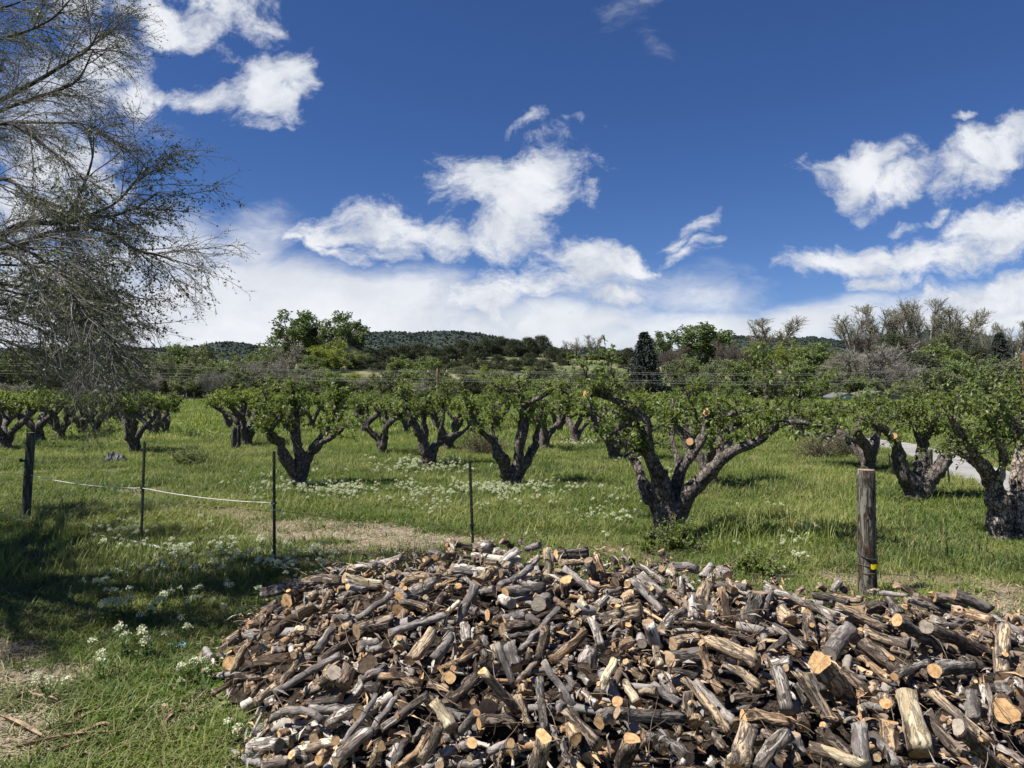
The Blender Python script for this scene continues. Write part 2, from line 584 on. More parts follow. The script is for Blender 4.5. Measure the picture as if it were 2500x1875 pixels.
ys = graded(1.0, 16, 0.11, 9000, 1.055)
xs_p = graded(0, 12, 0.13, 9000, 1.10)
xs = np.array([-v for v in xs_p[:0:-1]] + xs_p)
ys = np.array([-400, -60, -12, -3, -1] + [0] + ys)
GX, GY = np.meshgrid(xs, ys)
gx, gy = GX.ravel(), GY.ravel()
gz = ground_z(gx, gy)
nx, ny = len(xs), len(ys)
I = np.arange(nx * ny).reshape(ny, nx)
GF = np.stack([I[:-1, :-1], I[:-1, 1:], I[1:, 1:], I[1:, :-1]], -1).reshape(-1, 4)

m, N, out = new_mat("ground_soil_and_grass")
geo = N.n('ShaderNodeNewGeometry'); pos = geo.outputs['Position']
attr = N.n('ShaderNodeAttribute'); attr.attribute_name = 'straw'
st = attr.outputs['Fac']
nbig = N.noise(pos, 0.22, 5.0, 0.6)
nmid = N.noise(pos, 1.6, 6.0, 0.62)
nfine = N.noise(pos, 26.0, 6.0, 0.7)
nchip = N.n('ShaderNodeTexVoronoi'); nchip.inputs['Scale'].default_value = 34.0; N.put(nchip.inputs['Vector'], pos)
green = N.mix(N.mapr(nmid, .35, .65), (0.058, 0.095, 0.020), (0.12, 0.17, 0.036))
green = N.mix(N.math('MULTIPLY', N.mapr(nbig, .5, .66), 0.6), green, (0.17, 0.17, 0.06))
green = N.mix(N.mapr(nfine, .45, .7), green, N.mix(1.0, green, (0.45, 0.42, 0.38), 'MULTIPLY'))
chips = N.mix(N.mapr(nchip.outputs['Color'], .2, .8), (0.12, 0.10, 0.075), (0.40, 0.34, 0.255))
chips = N.mix(N.mapr(nfine, .35, .65), chips, (0.22, 0.175, 0.125))
chips = N.mix(N.mapr(nmid, .4, .65), chips, N.mix(1.0, chips, (0.72, .7, .66), 'MULTIPLY'))
c = N.mix(st, green, chips)
# the dry hillside beyond the field
sp = N.n('ShaderNodeSeparateXYZ'); N.put(sp.inputs[0], pos)
hillf = N.mapr(sp.outputs[1], 101, 112)
nh = N.noise(pos, 0.09, 6.0, 0.65)
nh2 = N.noise(pos, 0.9, 5.0, 0.7)
dry = N.mix(N.mapr(nh, .38, .52), (0.25, 0.20, 0.125), (0.085, 0.105, 0.042))
dry = N.mix(N.math('MULTIPLY', N.mapr(nh2, .54, .70), .7), dry, (0.33, 0.275, 0.19))
c = N.mix(hillf, c, dry)
principled(N, out, c, 0.95, bump(N, N.math('ADD', nfine, N.math('MULTIPLY', nchip.outputs['Distance'], .6)), 0.6, 0.02), spec=0.1)
ground = mesh_obj("ground", np.stack([gx, gy, gz], -1), [GF], m)
tag(ground, kind='structure')
a = ground.data.attributes.new('straw', 'FLOAT', 'POINT')
a.data.foreach_set('value', (straw_amt(gx, gy) * (gy > 2)).astype(np.float32))

# ------------------------------------------------------------------ the road beyond the right-hand trees
near_e = [(3900, 1700), (3100, 1440), (2620, 1262), (2475, 1215), (2417, 1197), (2373, 1177), (2323, 1164), (2293, 1156), (2256, 1136), (2218, 1114), (2174, 1100), (2120, 1090), (2040, 1078), (1960, 1066)]
far_e = [(4400, 1560), (3300, 1330), (2640, 1196), (2500, 1171), (2460, 1157), (2435, 1149), (2400, 1141), (2373, 1132), (2330, 1116), (2280, 1101), (2231, 1089), (2160, 1079), (2070, 1068), (1975, 1058)]
ne = spline([at(*p) for p in near_e], 60); fe = spline([at(*p) for p in far_e], 60)
V = []
for i in range(60):
    for t in (0, .25, .5, .75, 1):
        p = ne[i] * (1 - t) + fe[i] * t
        V.append([p[0], p[1], 0.075 + 0.02 * math.sin(t * math.pi)])
V = np.array(V)
base = V.copy(); base[:, 2] -= 0.15
I = np.arange(300).reshape(60, 5)
F = np.stack([I[:-1, :-1], I[:-1, 1:], I[1:, 1:], I[1:, :-1]], -1).reshape(-1, 4)
sk = []
for cidx in (0, 4):
    for i in range(59):
        sk.append([I[i, cidx], I[i + 1, cidx], I[i + 1, cidx] + 300, I[i, cidx] + 300])
m, N, out = new_mat("worn_grey_asphalt")
geo = N.n('ShaderNodeNewGeometry'); pos = geo.outputs['Position']
n1 = N.noise(pos, 1.2, 5.0, .6); n2 = N.noise(pos, 60.0, 3.0, .7); n3 = N.noise(N.mapping(pos, rot=(0, 0, .9), scale=(1, .12, 1)), 2.2, 4.0)
c = N.mix(N.mapr(n1, .35, .65), (0.20, 0.195, 0.19), (0.29, 0.28, 0.265))
c = N.mix(N.math('MULTIPLY', N.mapr(n3, .52, .6), .5), c, (0.14, .14, .14))
c = N.mix(N.math('MULTIPLY', N.mapr(n2, .4, .6), .4), c, (0.33, .31, .28))
principled(N, out, c, 0.9, bump(N, n2, .4, .01), spec=.2)
road = mesh_obj("road", np.concatenate([V, base]), [F, np.array(sk)], m)
tag(road, kind='structure')


def on_road(x, y):
    px = CX + FP * x / y; py = CY + FP * H / y
    nx_ = np.array(near_e)[::-1]; fx_ = np.array(far_e)[::-1]
    lo = np.interp(px, fx_[:, 0], fx_[:, 1]); hi = np.interp(px, nx_[:, 0], nx_[:, 1])
    return (px > 1960) & (py > lo - 1) & (py < hi + 3)


# ------------------------------------------------------------------ distant wooded hills
prof = np.array([[-900, 860], [-300, 845], [0, 850], [250, 848], [430, 851], [500, 842], [560, 833], [600, 839], [660, 848], [740, 850], [800, 835], [860, 812], [885, 809], [960, 810],
                 [1010, 813], [1070, 809], [1130, 809], [1200, 820], [1260, 834], [1310, 841], [1350, 848], [1390, 855], [1420, 849], [1470, 848], [1510, 858], [1600, 868],
                 [1700, 845], [1790, 819], [1860, 823], [1930, 824], [1975, 822], [2050, 830], [2140, 828], [2230, 815], [2290, 802], [2330, 801], [2370, 812], [2430, 832], [2520, 836], [2700, 850], [3400, 845]])
hx = np.linspace(-900, 3400, 640); rows = np.linspace(0, 1, 34)
Y0, Y1 = 900.0, 1500.0
V = []
hp = np.interp(hx, prof[:, 0], prof[:, 1])
for r in rows:
    y = Y0 + (Y1 - Y0) * r
    X = (hx - CX) / FP * Y1 * (0.80 + 0.20 * r)
    ztop = H + (CY - hp) / FP * Y1
    fold_ = (fbm(X * 0.006 + 5, np.full_like(X, y * 0.004), 61, 4) - .5) * 34 * (r < 1) * (1 - r) * r * 4
    z = 12 + (ztop - 12) * (r ** 1.15) + fold_ + (fbm(X * .05, np.full_like(X, y * .05), 63, 3) - .5) * 5 * r
    V.append(np.stack([X, np.full_like(X, y), z], -1))
back_ = V[-1].copy(); back_[:, 1] += 500; back_[:, 2] = 0
V.append(back_)
HV = np.concatenate(V)
I = np.arange(640 * 35).reshape(35, 640)
HF = np.stack([I[:-1, :-1], I[:-1, 1:], I[1:, 1:], I[1:, :-1]], -1).reshape(-1, 4)
m, N, out = new_mat("scrub_covered_hill")
geo = N.n('ShaderNodeNewGeometry'); pos = geo.outputs['Position']
n1 = N.noise(pos, 0.02, 6.0, .6); n2 = N.noise(pos, 0.16, 6.0, .7)
c = N.mix(N.mapr(n1, .4, .62), (0.038, 0.053, 0.046), (0.060, 0.074, 0.061))  # slight blue cast in the colour stands for distance haze
c = N.mix(N.mapr(n2, .52, .64), c, (0.034, 0.047, 0.041))
principled(N, out, c, 1.0, bump(N, n2, 1.0, 6.0), spec=0)
hills = mesh_obj("hills", HV, [HF], m)
tag(hills, kind='structure')

# ------------------------------------------------------------------ scattering of ground cover (stuff)
def scatter(name, P, rot, scl, proto, label=None):
    me = bpy.data.meshes.new(name)
    P = np.asarray(P, np.float32)
    me.vertices.add(len(P)); me.vertices.foreach_set('co', P.ravel())
    for nm, arr in (('rot', rot), ('scl', scl)):
        at_ = me.attributes.new(nm, 'FLOAT_VECTOR', 'POINT'); at_.data.foreach_set('vector', np.asarray(arr, np.float32).ravel())
    o = bpy.data.objects.new(name, me); COL.objects.link(o)
    tag(o, label, kind='stuff')
    ng = bpy.data.node_groups.new(name, 'GeometryNodeTree')
    ng.interface.new_socket('Geometry', in_out='INPUT', socket_type='NodeSocketGeometry')
    ng.interface.new_socket('Geometry', in_out='OUTPUT', socket_type='NodeSocketGeometry')
    gi = ng.nodes.new('NodeGroupInput'); go = ng.nodes.new('NodeGroupOutput')
    iop = ng.nodes.new('GeometryNodeInstanceOnPoints'); oi = ng.nodes.new('GeometryNodeObjectInfo')
    oi.inputs['Object'].default_value = proto
    oi.inputs['As Instance'].default_value = True
    ar = ng.nodes.new('GeometryNodeInputNamedAttribute'); ar.data_type = 'FLOAT_VECTOR'; ar.inputs['Name'].default_value = 'rot'
    asx = ng.nodes.new('GeometryNodeInputNamedAttribute'); asx.data_type = 'FLOAT_VECTOR'; asx.inputs['Name'].default_value = 'scl'
    ng.links.new(gi.outputs[0], iop.inputs['Points']); ng.links.new(oi.outputs['Geometry'], iop.inputs['Instance'])
    ng.links.new(ar.outputs['Attribute'], iop.inputs['Rotation']); ng.links.new(asx.outputs['Attribute'], iop.inputs['Scale'])
    ng.links.new(iop.outputs[0], go.inputs[0])
    md = o.modifiers.new('scatter', 'NODES'); md.node_group = ng
    return o


def proto(o):
    COL.objects.unlink(o)
    return o


def grass_mat(name, c1, c2, c3, trans=0.3):
    m, N, out = new_mat(name)
    g = N.n('ShaderNodeNewGeometry'); pos = g.outputs['Position']
    rnd = g.outputs['Random Per Island']
    oi = N.n('ShaderNodeObjectInfo')
    n1 = N.noise(pos, 0.30, 4.0, .6); n2 = N.noise(pos, 1.7, 4.0, .6)
    col = N.mix(N.mapr(n2, .35, .65), c1, c2)
    col = N.mix(N.math('MULTIPLY', N.mapr(n1, .44, .62), .85), col, c3)
    col = N.mix(N.mapr(rnd, .72, 1.0, 0, .8), col, (0.24, 0.21, 0.10))
    p = principled(N, None, col, .55, spec=.25)
    t = N.n('ShaderNodeBsdfTranslucent'); N.put(t.inputs['Color'], N.mix(1.0, col, (1.3, 1.4, .7), 'MULTIPLY'))
    mx = N.n('ShaderNodeMixShader'); mx.inputs[0].default_value = trans
    N.put(mx.inputs[1], p.outputs[0]); N.put(mx.inputs[2], t.outputs[0]); N.put(out.inputs['Surface'], mx.outputs[0])
    return m


M_GRASS = grass_mat("fresh_grass", (0.062, 0.110, 0.018), (0.125, 0.185, 0.034), (0.23, 0.255, 0.075))
M_TALL = grass_mat("seeding_grass", (0.13, 0.185, 0.034), (0.19, 0.245, 0.052), (0.28, 0.30, 0.095))
M_STRAW = grass_mat("dead_straw", (0.32, 0.275, 0.175), (0.46, 0.40, 0.27), (0.25, 0.21, 0.12), .15)
M_WEED = grass_mat("broad_weed_leaves", (0.055, 0.105, 0.02), (0.085, 0.14, 0.035), (0.10, 0.15, 0.03))


def tuft(name, n, h, spread, width, lean, mat, seed, lvls=3):
    r = np.random.default_rng(seed)
    base = r.normal(size=(n, 2)) * spread
    ang = r.random(n) * 2 * np.pi
    hh = h * (0.45 + 0.75 * r.random(n)); ln = lean * (0.3 + r.random(n))
    V = []
    for k in range(lvls + 1):
        t = k / lvls
        w = width * (1 - t ** 1.6) * (0.7 + .5 * r.random(n)) * .5 if k < lvls else np.full(n, width * .04)
        cx = base[:, 0] + np.cos(ang) * ln * hh * t ** 1.8
        cy = base[:, 1] + np.sin(ang) * ln * hh * t ** 1.8
        cz = hh * (t - 0.35 * ln * t ** 2.2)
        sx, sy = -np.sin(ang) * w, np.cos(ang) * w
        V.append(np.stack([np.stack([cx - sx, cy - sy, cz], -1), np.stack([cx + sx, cy + sy, cz], -1)], 1))
    V = np.stack(V, 1)            # n, lvls+1, 2, 3
    idx = np.arange(n * (lvls + 1) * 2).reshape(n, lvls + 1, 2)
    F = np.stack([idx[:, :-1, 0], idx[:, :-1, 1], idx[:, 1:, 1], idx[:, 1:, 0]], -1).reshape(-1, 4)
    return proto(mesh_obj(name, V.reshape(-1, 3), [F], mat))


def place(n, y0, y1, pw, seed):
    """random spots in the wedge in front of the viewer (and a margin beside it)"""
    r = np.random.default_rng(seed)
    y = (y0 ** pw + (y1 ** pw - y0 ** pw) * r.random(n)) ** (1 / pw)
    x = (r.random(n) * 2 - 1) * (y * 0.80 + 1.5)
    return x, y, r


GR = [tuft("grass_tuft", 30, .075, .06, .007, .9, M_GRASS, 1), tuft("grass_tuft", 28, .10, .07, .008, 1.1, M_GRASS, 2), tuft("grass_tuft", 26, .06, .07, .009, 1.2, M_GRASS, 3)]
TL = [tuft("grass_tuft", 18, .24, .07, .009, .55, M_TALL, 4), tuft("grass_tuft", 16, .18, .08, .010, .7, M_TALL, 5)]
ST = [tuft("straw_tuft", 16, .09, .07, .006, 1.7, M_STRAW, 6), tuft("straw_tuft", 12, .05, .08, .008, 2.4, M_STRAW, 7)]
WD = [tuft("weed_tuft", 22, .07, .05, .016, 1.3, M_WEED, 8, 2), tuft("weed_tuft", 20, .09, .06, .020, 1.1, M_WEED, 9, 2)]
FAR = [tuft("grass_clump", 60, .13, .40, .030, .8, M_GRASS, 10, 2), tuft("grass_clump", 60, .18, .44, .035, .7, M_TALL, 11, 2)]

TALLZ = [(840, 1085, 330, 50, 1.1), (950, 1065, 260, 26, 1.0), (2050, 1250, 300, 80, .9), (1900, 1330, 260, 60, 1.2), (2200, 1400, 200, 40, .7), (1560, 1060, 170, 22, .8), (700, 1010, 300, 15, .8), (1150, 1060, 200, 20, .6)]


def cover(name, protos, n, y0, y1, pw, seed, size, keep):
    x, y, r = place(n, y0, y1, pw, seed)
    k = (pile_h(x, y) < 0.03) & ~on_road(x, y) & keep(x, y, r)
    x, y = x[k], y[k]
    z = ground_z(x, y) - 0.005
    s = size * (0.65 + 0.8 * r.random(len(x))) * (0.75 + 0.6 * fbm(x * .6, y * .6, 77, 3))
    rot = np.stack([(r.random(len(x)) - .5) * .3, (r.random(len(x)) - .5) * .3, r.random(len(x)) * 6.283], -1)
    which = r.integers(0, len(protos), len(x))
    for i, p in enumerate(protos):
        w = which == i
        scatter(name, np.stack([x[w], y[w], z[w]], -1), rot[w], np.repeat(s[w][:, None], 3, 1), p)


kg = lambda x, y, r: r.random(len(x)) > straw_amt(x, y) * .985
cover("grass", GR, 36000, 3.3, 11, 1.7, 101, 1.0, kg)
cover("grass", GR, 52000, 10.5, 30, 1.35, 102, 1.6, kg)
cover("grass_field", FAR, 15000, 27, 103, 1.25, 103, 1.0, lambda x, y, r: r.random(len(x)) > .0)
tz = lambda x, y, r: (blob_mask(x, y, TALLZ) + (fbm(x, y, 12, 3) - .5) * 1.4 > .38) | (r.random(len(x)) < .02)
cover("tall_grass", TL, 16000, 7, 30, 1.5, 104, 1.0, tz)
cover("straw", ST, 14000, 3.3, 14, 1.6, 105, 1.0, lambda x, y, r: r.random(len(x)) < straw_amt(x, y) + .08)
cover("weeds", WD, 9000, 3.3, 14, 1.5, 106, 1.0, lambda x, y, r: (fbm(x * .9, y * .9, 88, 3) > .52) & (r.random(len(x)) > straw_amt(x, y) * .8))
cover("weeds", WD, 7000, 13, 30, 1.4, 107, 1.5, lambda x, y, r: fbm(x * .5, y * .5, 89, 3) > .56)
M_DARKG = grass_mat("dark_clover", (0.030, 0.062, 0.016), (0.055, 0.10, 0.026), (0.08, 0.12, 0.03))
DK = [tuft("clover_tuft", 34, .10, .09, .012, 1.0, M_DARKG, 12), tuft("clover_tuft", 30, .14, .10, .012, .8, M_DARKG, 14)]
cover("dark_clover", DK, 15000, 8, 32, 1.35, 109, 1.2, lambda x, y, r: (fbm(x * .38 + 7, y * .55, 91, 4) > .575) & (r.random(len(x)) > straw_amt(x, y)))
# lush ring in the shade at the left
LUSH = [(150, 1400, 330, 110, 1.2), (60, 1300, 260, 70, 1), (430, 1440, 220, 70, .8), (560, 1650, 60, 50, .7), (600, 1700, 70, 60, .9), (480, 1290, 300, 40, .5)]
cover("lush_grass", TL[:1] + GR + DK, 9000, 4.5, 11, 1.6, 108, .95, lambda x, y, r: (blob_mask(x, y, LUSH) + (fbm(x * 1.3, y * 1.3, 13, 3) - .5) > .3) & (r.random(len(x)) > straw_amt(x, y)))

# wood chips and bark shavings lying on the bare patches
r = np.random.default_rng(31)
bf = Buf()
M_CHIP = simple_mat("pale_wood_chip", (0.42, 0.345, 0.25), .9, (0.22, 0.175, 0.125), 30)
M_CHIPD = simple_mat("dark_bark_chip", (0.10, 0.075, 0.055), .9, (0.2, 0.16, 0.12), 30)


def chips(n, px0, px1, py0, py1, seed, lo, hi, keep):
    r = np.random.default_rng(seed)
    px = px0 + (px1 - px0) * r.random(n); py = py0 + (py1 - py0) * r.random(n)
    d = H * FP / (py - CY); x = (px - CX) / FP * d; y = d
    k = keep(x, y, r); x, y = x[k], y[k]
    z = np.maximum(ground_z(x, y), 0) + .008 + pile_h(x, y) * 0
    n = len(x)
    L = lo + (hi - lo) * r.random(n) ** 3; Wd = .006 + .014 * r.random(n)
    a = r.random(n) * 6.283
    ax = np.stack([np.cos(a), np.sin(a), (r.random(n) - .5) * .25], -1); ax = norm(ax)
    sd_ = norm(np.cross(ax, np.array([0, 0, 1.0]) + .5 * r.normal(size=(n, 3)))); up = np.cross(sd_, ax)
    c = np.stack([x, y, z + .008 * r.random(n)], -1)
    V = []
    for s1, s2, s3 in ((-1, -1, 0), (1, -.5, 0), (.8, 1, 0), (-.9, .6, 0), (-1, -1, 1), (1, -.5, 1), (.8, 1, 1), (-.9, .6, 1)):
        V.append(c + ax * (L / 2 * s1)[:, None] + sd_ * (Wd / 2 * s2)[:, None] + up * (.004 * s3))
    V = np.stack(V, 1).reshape(-1, 3)
    i = np.arange(n)[:, None] * 8
    q = np.array([[4, 5, 6, 7], [0, 1, 5, 4], [1, 2, 6, 5], [2, 3, 7, 6], [3, 0, 4, 7]])
    F = (i[:, :, None] + q[None]).reshape(-1, 4)
    mi = np.repeat((r.random(n) < .3).astype(int), 5)
    return V, F, mi


allc = []
for args in ((5200, -300, 720, 1560, 2000, 1, .015, .10, lambda x, y, r: (r.random(len(x)) < straw_amt(x, y) + .03) & (pile_h(x, y) < .02)),
             (2600, 1350, 2700, 1370, 1500, 2, .02, .12, lambda x, y, r: (r.random(len(x)) < straw_amt(x, y)) & (pile_h(x, y) < .02)),
             (2200, 600, 1300, 1270, 1360, 3, .02, .09, lambda x, y, r: (r.random(len(x)) < straw_amt(x, y)) & (pile_h(x, y) < .02)),
             (1200, 300, 760, 1300, 1560, 4, .02, .09, lambda x, y, r: (r.random(len(x)) < straw_amt(x, y) * .7) & (pile_h(x, y) < .02))):
    allc.append(chips(*args))
n0 = 0; VV, FF, MM = [], [], []
for V, F, mi in allc:
    VV.append(V); FF.append(F + n0); MM.append(mi); n0 += len(V)
o = mesh_obj("wood_chips", np.concatenate(VV), [np.concatenate(FF)], [M_CHIP, M_CHIPD], None, False, np.concatenate(MM))
tag(o, kind='stuff')
# a few long shed bark strips at the lower left
strips = [(40, 1840, 330, 1790, .02), (120, 1860, 250, 1790, .025), (150, 1790, 250, 1740, .03), (60, 1700, 140, 1730, .02), (180, 1800, 270, 1785, .035), (390, 1790, 450, 1740, .03),
          (0, 1760, 110, 1810, .025), (395, 1735, 425, 1775, .05), (450, 1800, 480, 1790, .06), (270, 1840, 200, 1862, .03), (100, 1690, 40, 1720, .025), (220, 1745, 160, 1770, .02)]
STRIP_LAB = ["longest curled bark strip among the chips at the lower left", "curled bark strip just under the longest one at the lower left", "dark bark strip highest of those on the chips at lower left",
             "short bark strip by itself among chips at the left edge", "wide bark strip right of the longest one on the chips", "bark strip lying in grass nearest the heap, pointing up right",
             "bark strip running out of the left edge of the photo", "crumpled tan bark piece in the grass left of the woodpile", "small tan bark flake lying in the grass nearest the bottom edge",
             "bark strip at the very bottom edge below the longest one", "thin bark strip above the chips at the left edge, slanting down left", "thin bark strip between the two widest ones on the chips"]
for k, (x0, y0, x1, y1, w) in enumerate(strips):
    a_, b_ = at(x0, y0), at(x1, y1)
    mid = (a_ + b_) / 2 + np.array([.03 * math.sin(k * 2.3), .03 * math.cos(k * 1.7), 0])
    c = spline([a_, mid, b_], 10)
    side = norm(np.cross(b_ - a_, [0, 0, 1.0]))
    tw = .012 * np.sin(np.linspace(0, 5, 10) + k)
    wv = w * .62 * np.sin(np.linspace(.25, math.pi - .2, 10))
    V = []
    for j in range(10):
        zz = ground_z(c[j, 0], c[j, 1]) + .03
        for s in (-1, 0, 1):
            V.append([c[j, 0] + side[0] * wv[j] * s, c[j, 1] + side[1] * wv[j] * s, zz + abs(s) * (.012 + tw[j])])
    V = np.array(V); top = V.copy(); top[:, 2] += .004
    I = np.arange(30).reshape(10, 3)
    F = np.stack([I[:-1, :-1], I[:-1, 1:], I[1:, 1:], I[1:, :-1]], -1).reshape(-1, 4)
    o = mesh_obj("bark_strip", np.concatenate([V, top]), [F[:, ::-1], F + 30], simple_mat("curled_bark", (0.36, 0.26, 0.17), .9, (0.16, .11, .08), 14) if k == 0 else bpy.data.materials["curled_bark"])
    tag(o, STRIP_LAB[k], 'bark', "bark strips shed on the ground left of the heap")
# tiny scrub trees that make the far hills rough
r = np.random.default_rng(5)
nn_ = 16000
row = r.random(nn_) ** .6 * 32.99; colx = r.random(nn_) * 638.99
i0 = row.astype(int); j0 = colx.astype(int)
HVr = HV.reshape(35, 640, 3)
fr = (row - i0)[:, None]; fc_ = (colx - j0)[:, None]
PP = (HVr[i0, j0] * (1 - fc_) + HVr[i0, j0 + 1] * fc_) * (1 - fr) + (HVr[i0 + 1, j0] * (1 - fc_) + HVr[i0 + 1, j0 + 1] * fc_) * fr
bpy_m = leaf_mat("far_scrub", (0.034, 0.050, 0.043), (0.060, 0.078, 0.062), .0)
k = 90
rd = rand_dirs(k, r); rd[:, 2] = np.abs(rd[:, 2])
V, F = flat_leaves(rd * (.55 + .5 * r.random((k, 1))) * np.array([1, 1, 1.1]), rand_dirs(k, r), rand_dirs(k, r), np.full(k, .8), np.full(k, .7))
sc_ = proto(mesh_obj("scrub", V, [F], bpy_m, smooth=False))
s = .9 + 1.7 * r.random(nn_)
scatter("distant_scrub", PP, np.stack([np.zeros(nn_), np.zeros(nn_), r.random(nn_) * 6.28], -1), np.repeat(s[:, None], 3, 1), sc_)
# ------------------------------------------------------------------ the heap of firewood
def bark_mat(name, c1, c2, patch=None, amount=0.0, crack=0.5, bstr=0.6, sc=1.0, streak=0.16, crack_col=(0.02, 0.016, 0.013)):
    """wood or bark whose grain runs along the log (local z)"""
    m, N, out = new_mat(name)
    tcn = N.n('ShaderNodeAttribute'); tcn.attribute_name = 'grain'; oi = N.n('ShaderNodeObjectInfo')
    off = N.vmath('SCALE', (13.0, 7.0, 31.0), scale=oi.outputs['Random'])
    p = N.vmath('ADD', tcn.outputs['Vector'], off)
    ps = N.mapping(p, scale=(1, 1, streak))
    n1 = N.noise(ps, 38 * sc, 7.0, .62, .5)
    n2 = N.noise(p, 9 * sc, 4.0, .6)
    n3 = N.noise(N.mapping(p, scale=(1, 1, streak * .6)), 70 * sc, 4.0, .6)
    f = N.mapr(N.math('ADD', N.math('MULTIPLY', n1, .75), N.math('MULTIPLY', n2, .40)), .44, .68)
    col = N.mix(f, c1, c2)
    if patch:
        # one side of the log or irregular areas where the bark has come away
        np_ = N.noise(N.mapping(p, scale=(1, 1, .35)), 13 * sc, 4.0, .55, .4)
        pc = N.mix(n3, tuple(v * .72 for v in patch), patch)
        pm = N.mapr(np_, .62 - amount * .3, .66 - amount * .3)
        col = N.mix(pm, col, pc)
    ck = N.mapr(N.math('ABSOLUTE', N.math('SUBTRACT', n1, .5)), 0.0, .045, crack, 0.0)
    col = N.mix(ck, col, crack_col)
    tone = N.mapr(oi.outputs['Random'], 0, 1, .72, 1.2, smooth=False)
    col = N.mix(1.0, col, tone, 'MULTIPLY')
    hgt = N.math('SUBTRACT', N.math('ADD', n1, N.math('MULTIPLY', n3, .35)), N.math('MULTIPLY', ck, .6))
    principled(N, out, col, .85, bump(N, hgt, min(1, bstr * 1.3), .022), spec=.12)
    return m


BM = {
    'g': bark_mat("smooth_grey_bark", (0.092, 0.078, 0.070), (0.29, 0.26, 0.24), (0.38, 0.34, 0.30), .35, .3, .6, .8, .3),
    'k': bark_mat("dark_grey_bark", (0.056, 0.047, 0.041), (0.20, 0.175, 0.152), (0.31, 0.28, 0.25), .2, .65, .8),
    'r': bark_mat("rough_brown_bark", (0.055, 0.042, 0.034), (0.28, 0.22, 0.17), (0.40, 0.29, 0.20), .25, .75, 1.0),
    'w': bark_mat("weathered_pale_wood", (0.22, 0.185, 0.155), (0.56, 0.505, 0.44), (0.20, 0.16, 0.13), .30, .75, .55),
    't': bark_mat("peeled_tan_wood", (0.25, 0.15, 0.085), (0.57, 0.41, 0.26), (0.12, 0.085, 0.062), .40, .6, .6),
    'm': bark_mat("half_peeled_bark", (0.080, 0.062, 0.050), (0.28, 0.23, 0.185), (0.50, 0.38, 0.25), .55, .65, .7),
    'y': bark_mat("fresh_cream_wood", (0.46, 0.36, 0.22), (0.70, 0.60, 0.43), (0.22, 0.17, 0.125), .34, .5, .5),
}


def cut_mat(name, c1, c2, crack=.6, ring=1.0):
    m, N, out = new_mat(name)
    tcn = N.n('ShaderNodeAttribute'); tcn.attribute_name = 'grain'; oi = N.n('ShaderNodeObjectInfo')
    off = N.vmath('SCALE', (3.0, 5.0, 0.0), scale=oi.outputs['Random'])
    p = N.mapping(tcn.outputs['Vector'], scale=(1, 1, 0))
    d = N.noise(N.vmath('ADD', p, off), 14, 3.0)
    r0 = N.vmath('LENGTH', p)
    r1 = N.math('ADD', r0, N.math('MULTIPLY', d, .02))
    rings = N.math('SINE', N.math('MULTIPLY', r1, 1500 * ring))
    n1 = N.noise(N.vmath('ADD', p, off), 30, 5.0, .6)
    col = N.mix(N.mapr(n1, .32, .66), c1, c2)
    col = N.mix(N.mapr(rings, -.2, 1, 0, .30), col, N.mix(1.0, col, (.62, .48, .36), 'MULTIPLY'))
    # radial drying cracks
    sx = N.n('ShaderNodeSeparateXYZ'); N.put(sx.inputs[0], p)
    ang = N.math('ARCTAN2', sx.outputs[1], sx.outputs[0])
    ca = N.n('ShaderNodeCombineXYZ'); N.put(ca.inputs[0], N.math('ADD', ang, N.math('MULTIPLY', d, 1.5))); N.put(ca.inputs[1], N.math('MULTIPLY', oi.outputs['Random'], 40))
    na = N.noise(ca.outputs[0], 2.6, 1.0, .5)
    ck = N.math('MULTIPLY', N.mapr(N.math('ABSOLUTE', N.math('SUBTRACT', na, .5)), 0, .014, 1, 0), crack)
    col = N.mix(ck, col, (0.07, 0.035, 0.018))
    # darker heart
    col = N.mix(N.mapr(r0, .0, .018, .45, 0), col, N.mix(1.0, col, (.6, .42, .28), 'MULTIPLY'))
    tone = N.mapr(oi.outputs['Random'], 0, 1, .70, 1.12, smooth=False)
    col = N.mix(1.0, col, tone, 'MULTIPLY')
    principled(N, out, col, .8, bump(N, N.math('SUBTRACT', n1, ck), .4, .004), spec=.2)
    return m


CM_F = cut_mat("fresh_saw_cut", (0.44, 0.255, 0.115), (0.68, 0.46, 0.23))
CM_O = cut_mat("aged_or_shaded_saw_cut", (0.24, 0.165, 0.10), (0.42, 0.31, 0.20))
CM_W = cut_mat("grey_saw_cut", (0.24, 0.21, 0.17), (0.38, 0.33, 0.27))
M_KNOT = simple_mat("knot_wood", (0.30, 0.19, 0.11), .9, (.14, .09, .06), 40)


def grain(o, V):
    """the piece's own coordinates (grain along z), so joined pieces keep their grain"""
    a_ = o.data.attributes.new('grain', 'FLOAT_VECTOR', 'POINT')
    a_.data.foreach_set('vector', np.asarray(V, np.float32).ravel())
    return o


def surf_depth(px, py):
    d = np.linspace(2.4, 9.0, 500)
    r_ = ray(px, py)
    x, y, z = r_[0] * d, d, H + r_[2] * d
    gap = z - np.maximum(pile_h(x, y), 0.0)
    hit = np.where(gap <= 0)[0]
    h = pile_h(x, y)
    best = None
    # nearest ray position to the heap's surface, if the ray passes over the crest
    on = h > 0.03
    if on.any():
        j = np.argmin(np.where(on, gap, 9))
        if gap[j] > 0: best = d[j]
    if best is None:
        best = d[hit[0]] if len(hit) else 8.0
    return best


